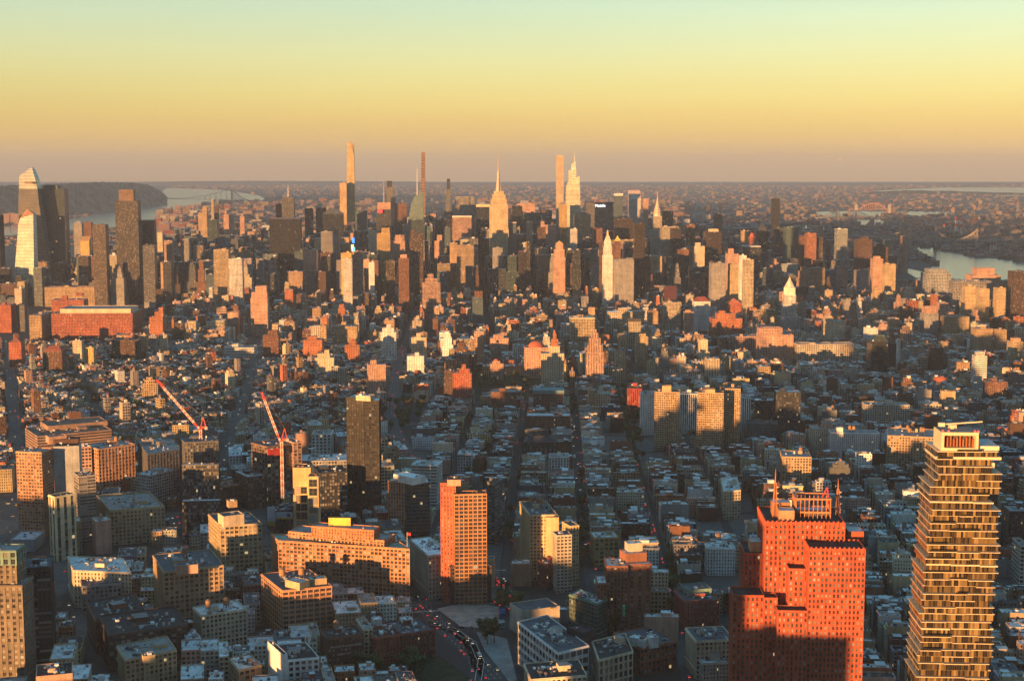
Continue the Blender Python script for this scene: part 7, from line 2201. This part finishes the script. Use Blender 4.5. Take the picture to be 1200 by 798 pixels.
# ------------------------------------------------------------------ tower cranes
def crane(label, px, py_pivot, Y, base_py, tip, mast=True, base_z=None):
    x, zp = XZ(px, py_pivot, Y)
    xt, zt = XZ(tip[0], tip[1], Y)
    zb = XZ(px, base_py, Y)[1] if base_z is None else base_z
    RED, WH = (.55, .05, .035), (.70, .55, .48)
    root = empty("tower_crane", (x, Y, zb)); tag(root, label, "crane")
    m = MB(); lattice(m, (0, 0), 0, zp - zb, 2.6, 2.6, max(3, int((zp - zb) / 4)), .5, WH, (.66, .3, .2)); m.build("mast", [METAL], root)
    m = MB(); m.box(0, 0, zp - zb, 5, 5, 1.6, 0, RED, bottom=True); m.box(3.0, 0, zp - zb + 1.6, 8, 3.5, 2.0, 0, RED, bottom=True); m.build("slewing_deck", [METAL], root)
    m = MB(); m.box(-1.6, -2.6, zp - zb + 1.6, 2, 1.8, 2.4, 0, (.5, .5, .5), bottom=True); m.build("cab", [METAL], root)
    m = MB(); m.box(6.6, 0, zp - zb - .2, 3, 3.8, 3.4, 0, (.35, .33, .32), bottom=True); m.build("counterweight", [METAL], root)
    m = MB()
    for s in (-1, 1):
        m.bar((0, s * 1.4, zp - zb + 1.6), (3.4, 0, zp - zb + 14), .7, RED); m.bar((6.4, s * 1.4, zp - zb + 1.6), (3.4, 0, zp - zb + 14), .7, RED)
    m.build("a_frame", [METAL], root)
    m = MB()
    a, b = Vector((-1.5, 0, zp - zb + 2)), Vector((xt - x, 0, zt - zb))
    d = (b - a); L = d.length; d.normalize(); n = Vector((0, 1, 0)); u = d.cross(n)
    N_ = int(L / 2.6)
    for k in range(N_):
        f0, f1 = k / N_, (k + 1) / N_
        c_ = RED if (f0 < .10 or f0 > .82) else ((.74, .62, .56) if k % 2 else (.66, .32, .25))
        w0 = 2.2 * (1 if f0 > .06 else .5)
        P0 = [a + d * L * f0 + n * sy_ * w0 / 2 for sy_ in (-1, 1)] + [a + d * L * f0 + u * w0 * .9]
        P1 = [a + d * L * f1 + n * sy_ * 1.1 for sy_ in (-1, 1)] + [a + d * L * f1 + u * 1.98]
        for i in range(3):
            m.bar(P0[i], P1[i], .55, c_); m.bar(P0[i], P1[(i + 1) % 3], .32, c_)
    m.build("jib", [METAL], root)
    m = MB(); m.bar((3.4, 0, zp - zb + 14), tuple(b), .22, (.2, .12, .1)); m.build("cable", [METAL], root)
crane("red and white tower crane with its jib raised over the dark terraced tower", 235, 503, 1640, 514, (184, 444))
crane("red and white tower crane on a tall mast beside the unfinished brown tower", 330, 517, 1540, 584, (307.5, 459))
# ------------------------------------------------------------------ marble arch
x, y = G(680.5, 463)
root = empty("triumphal_arch", (x, y, 0), R(2.3)); tag(root, "white marble triumphal arch at the edge of the square park", "monument")
ST = (.62, .60, .55)
for s in (-1, 1):
    m = MB(); m.box(s * 7.0, 0, 0, 5.2, 6.5, 14, 0, ST); m.build("pier", [SURF], root)
m = MB()
n = 10
for k in range(n):
    a0, a1 = math.pi * k / n, math.pi * (k + 1) / n
    for yy, fl in ((-3.25, False), (3.25, True)):
        p = [(math.cos(a0) * 4.4, yy, 10 + 4.4 * math.sin(a0)), (math.cos(a1) * 4.4, yy, 10 + 4.4 * math.sin(a1)), (math.cos(a1) * 4.4, yy, 15.2), (math.cos(a0) * 4.4, yy, 15.2)]
        m.face(p if fl else p[::-1], ST)
    m.face([(math.cos(a0) * 4.4, -3.25, 10 + 4.4 * math.sin(a0)), (math.cos(a0) * 4.4, 3.25, 10 + 4.4 * math.sin(a0)), (math.cos(a1) * 4.4, 3.25, 10 + 4.4 * math.sin(a1)), (math.cos(a1) * 4.4, -3.25, 10 + 4.4 * math.sin(a1))], ST)
m.build("vault", [SURF], root)
m = MB(); m.box(0, 0, 15.2, 19.8, 7.2, 1.0, 0, (.66, .64, .58), bottom=True); m.box(0, 0, 16.2, 18.6, 6.4, 5.0, 0, ST); m.box(0, 0, 21.2, 19.6, 7.0, .9, 0, (.66, .64, .58), bottom=True); m.build("attic", [SURF], root)
# ------------------------------------------------------------------ bridges, chimneys, aircraft
BR = (.24, .22, .19)
def at_ground(px, py): return G(px, py)
def bridge(label, name, pts_deck, deck_h, towers, tower_h, style_, width=18, col=BR):
    P = [Vector((*G(px, py), 0)) for px, py in pts_deck]
    root = empty(name, tuple(P[0])); tag(root, label, "bridge")
    o0 = P[0]
    m = MB()
    for a, b in zip(P[:-1], P[1:]):
        a, b = a - o0, b - o0
        d = (b - a).normalized(); n = Vector((-d.y, d.x, 0)) * width / 2
        for z0, z1 in ((deck_h - 3, deck_h),):
            q = [a - n, b - n, b + n, a + n]
            m.face([(p.x, p.y, z1) for p in q], col); m.face([(p.x, p.y, z0) for p in q][::-1], col)
            for i in (0, 2):
                m.face([(q[i].x, q[i].y, z0), (q[i + 1].x, q[i + 1].y, z0), (q[i + 1].x, q[i + 1].y, z1), (q[i].x, q[i].y, z1)], col)
    m.build("deck", [SURF], root)
    T_ = [Vector((*G(px, py), 0)) - o0 for px, py in towers]
    for t in T_:
        m = MB()
        for s in (-1, 1):
            m.bar((t.x, t.y + s * width / 2, 0), (t.x, t.y + s * width / 2, tower_h), width * .32, col, t2=width * .24)
        for z in (deck_h + 4, tower_h * .75, tower_h - 3): m.bar((t.x, t.y - width / 2, z), (t.x, t.y + width / 2, z), width * .2, col)
        if style_ == 'truss': m.cone(t.x, t.y - width / 2, tower_h, width * .16, 12, .3, 6, col); m.cone(t.x, t.y + width / 2, tower_h, width * .16, 12, .3, 6, col)
        m.build("tower", [SURF], root)
    m = MB()
    pts = [P[0] - o0] + T_ + [P[-1] - o0]
    for a, b, ends in zip(pts[:-1], pts[1:], [(0, 1)] + [(1, 1)] * (len(T_) - 1) + [(1, 0)]):
        n = 14
        for k in range(n):
            f0, f1 = k / n, (k + 1) / n
            def zc(f):
                za = tower_h if ends[0] else deck_h + 4
                zb = tower_h if ends[1] else deck_h + 4
                lin = za * (1 - f) + zb * f
                return max(deck_h + 3, lin - (tower_h - deck_h) * (3.6 if ends == (1, 1) else 1.4) * f * (1 - f))
            p0, p1 = a.lerp(b, f0), a.lerp(b, f1)
            for s in (-1, 1):
                m.bar((p0.x, p0.y + s * width / 2, zc(f0)), (p1.x, p1.y + s * width / 2, zc(f1)), width * (.09 if style_ != 'truss' else .16), col)
                m.bar((p0.x, p0.y + s * width / 2, deck_h), (p0.x, p0.y + s * width / 2, zc(f0)), width * .07, col)
                if style_ == 'truss': m.bar((p0.x, p0.y + s * width / 2, deck_h), (p1.x, p1.y + s * width / 2, zc(f1)), width * .08, col)
    m.build("truss" if style_ == 'truss' else "cables", [SURF], root)
    return root
bridge("long grey suspension bridge across the wide river, one tall steel tower in view", "suspension_bridge", [(185, 239.5), (272, 241), (300, 243)], 62, [(272, 241)], 180, 'susp', 34, (.22, .21, .20))
bridge("grey cantilever truss bridge with pointed towers over the east river", "truss_bridge", [(1000, 285), (1066, 291), (1144, 292), (1215, 290)], 42, [(1066, 291), (1096, 291.5), (1144, 292)], 92, 'truss', 22, (.30, .27, .23))
bridge("far pale suspension bridge with twin towers over the upper river", "suspension_bridge", [(955, 262), (981, 262), (1003, 262), (1040, 262)], 40, [(981, 262), (1003, 262)], 95, 'susp', 26, (.26, .28, .27))
x0, y0 = G(1003, 251.5); x1, y1 = G(1042, 251.5)
root = empty("arch_bridge", ((x0 + x1) / 2, y0, 0)); tag(root, "far red brown steel arch bridge beyond the island", "bridge")
m = MB(); hw = (x1 - x0) / 2
for k in range(16):
    a, b = -1 + k / 8, -1 + (k + 1) / 8
    m.bar((a * hw, 0, 20 + 75 * (1 - a * a)), (b * hw, 0, 20 + 75 * (1 - b * b)), 12, (.36, .20, .16)); m.bar((a * hw, 0, 42), (a * hw, 0, 20 + 75 * (1 - a * a)), 6, (.36, .20, .16))
m.build("arch", [SURF], root)
m = MB(); m.box(0, 0, 40, hw * 3, 20, 6, 0, (.30, .22, .19), bottom=True); m.build("deck", [SURF], root)
for s in (-1, 1):
    m = MB(); m.box(s * hw, 0, 0, 24, 24, 85, 0, (.42, .38, .33)); m.build("tower", [SURF], root)
def chimney(label, px, top, bot, w, bands):
    x, y = G(px, bot)
    _, zt = XZ(px, top, y)
    root = empty("chimney", (x, y, 0)); tag(root, label, "chimney", "power station chimneys across the river")
    rr_ = w / F * y / 2
    m = MB(); m.cone(0, 0, 0, rr_ * 1.3, zt * bands, rr_ * 1.1, 12, (.55, .50, .46), cap=False); m.build("shaft", [SURF], root)
    for k in range(3):
        f0, f1 = bands + (1 - bands) * k / 3, bands + (1 - bands) * (k + 1) / 3
        m = MB(); m.cone(0, 0, zt * f0, rr_ * 1.1, zt * (f1 - f0), rr_ * 1.05, 12, (.60, .05, .04) if k != 1 else (.72, .70, .66)); m.build("band", [SURF], root)
chimney("tallest red and white banded chimney across the river", 1120.3, 254.5, 277, 3.4, .52)
chimney("second red and white banded chimney right of the tallest", 1126, 256, 278, 2.4, .52)
chimney("smaller red and white banded chimney left of the tallest", 1106, 262.5, 273, 2.0, .30)
for i, px_ in enumerate((1160.5, 1164, 1166.5)):
    chimney(["plain thin chimney by the far river bank, western", "plain thin chimney by the far river bank, middle", "plain thin chimney by the far river bank, eastern"][i], px_, 287, 297, 1.4, .97)
x, z = XZ(984.5, 187.5, 15000)
root = empty("airliner", (x, 15000, z)); tag(root, "tiny pale airliner low in the sky over the far boroughs", "aircraft")
m = MB(); m.bar((-19, 0, 0), (17, 0, 0), 4.2, (.8, .8, .8)); m.bar((17, 0, 0), (22, 0, .5), 4.0, (.8, .8, .8), t2=.6); m.build("fuselage", [METAL], root)
m = MB(); m.bar((2, 0, 0), (-6, 17, .8), 3.2, (.7, .7, .7), t2=1); m.bar((2, 0, 0), (-6, -17, .8), 3.2, (.7, .7, .7), t2=1); m.build("wing", [METAL], root)
m = MB(); m.bar((-16, 0, 1), (-20, 0, 8), 2.6, (.6, .62, .66), t2=1.2); m.build("tail_fin", [METAL], root)
# ------------------------------------------------------------------ invented towers, added out of view to shade the near quarter
LD = Vector((-math.sin(SUN_AZ), -math.cos(SUN_AZ)))
LP = Vector((LD.y, -LD.x))
for i, (s_, back, w, hh, col) in enumerate([(-560, 820, 84, 66, 'pink'), (-470, 780, 80, 78, 'tan'), (-375, 800, 70, 76, 'brown'), (-255, 830, 80, 56, 'grey'), (-150, 800, 60, 54, 'buff'), (-70, 820, 80, 50, 'lime'), (30, 790, 70, 56, 'rust'), (130, 830, 70, 84, 'dgrey'), (225, 800, 60, 80, 'cream'),
        (280, 760, 62, 168, 'steel'), (345, 820, 64, 104, 'dark'), (470, 800, 70, 84, 'teal'), (575, 830, 82, 104, 'bronze'), (690, 800, 78, 88, 'blue'), (800, 820, 90, 80, 'white'), (920, 820, 86, 84, 'dbrown')]):
    p_ = Vector((0, 1300)) - LD * back + LP * s_
    building("office_tower", f"{CN[col]} tower {w} by {hh} metres in the riverside row, out of frame",
        "tower", [dict(poly=rect(p_.x, p_.y, w, 32, R(-42)), z1=hh, col=col, win='D', roof='gravel')], None, bulk=1, nclut=4, stampit=False)
# ------------------------------------------------------------------ the air
mh, th, bh = new_mat("haze_air")
th.nodes.remove(bh)
pv = th.nodes.new("ShaderNodeVolumePrincipled")
pv.inputs["Color"].default_value = HAZE_COLOR
pv.inputs["Density"].default_value = HAZE_DENSITY
pv.inputs["Anisotropy"].default_value = 0.0
th.links.new(pv.outputs[0], th.nodes["Material Output"].inputs["Volume"])
hz = MB()
E2, Y2, B, TP = 42500.0, 42500.0, -2.0, 760.0
q = [(-E2, -2600), (E2, -2600), (E2, Y2), (-E2, Y2)]
for i in range(4):
    j = (i + 1) % 4
    hz.face([(*q[i], B), (*q[j], B), (*q[j], TP), (*q[i], TP)])
hz.face([(*p, TP) for p in q]); hz.face([(*p, B) for p in q[::-1]])
me = hz.mesh("haze", [mh])
bmm = bmesh.new(); bmm.from_mesh(me); bmesh.ops.remove_doubles(bmm, verts=bmm.verts, dist=.01); bmm.to_mesh(me); bmm.free()
o = bpy.data.objects.new("haze", me); COL.objects.link(o)
o["kind"] = "stuff"
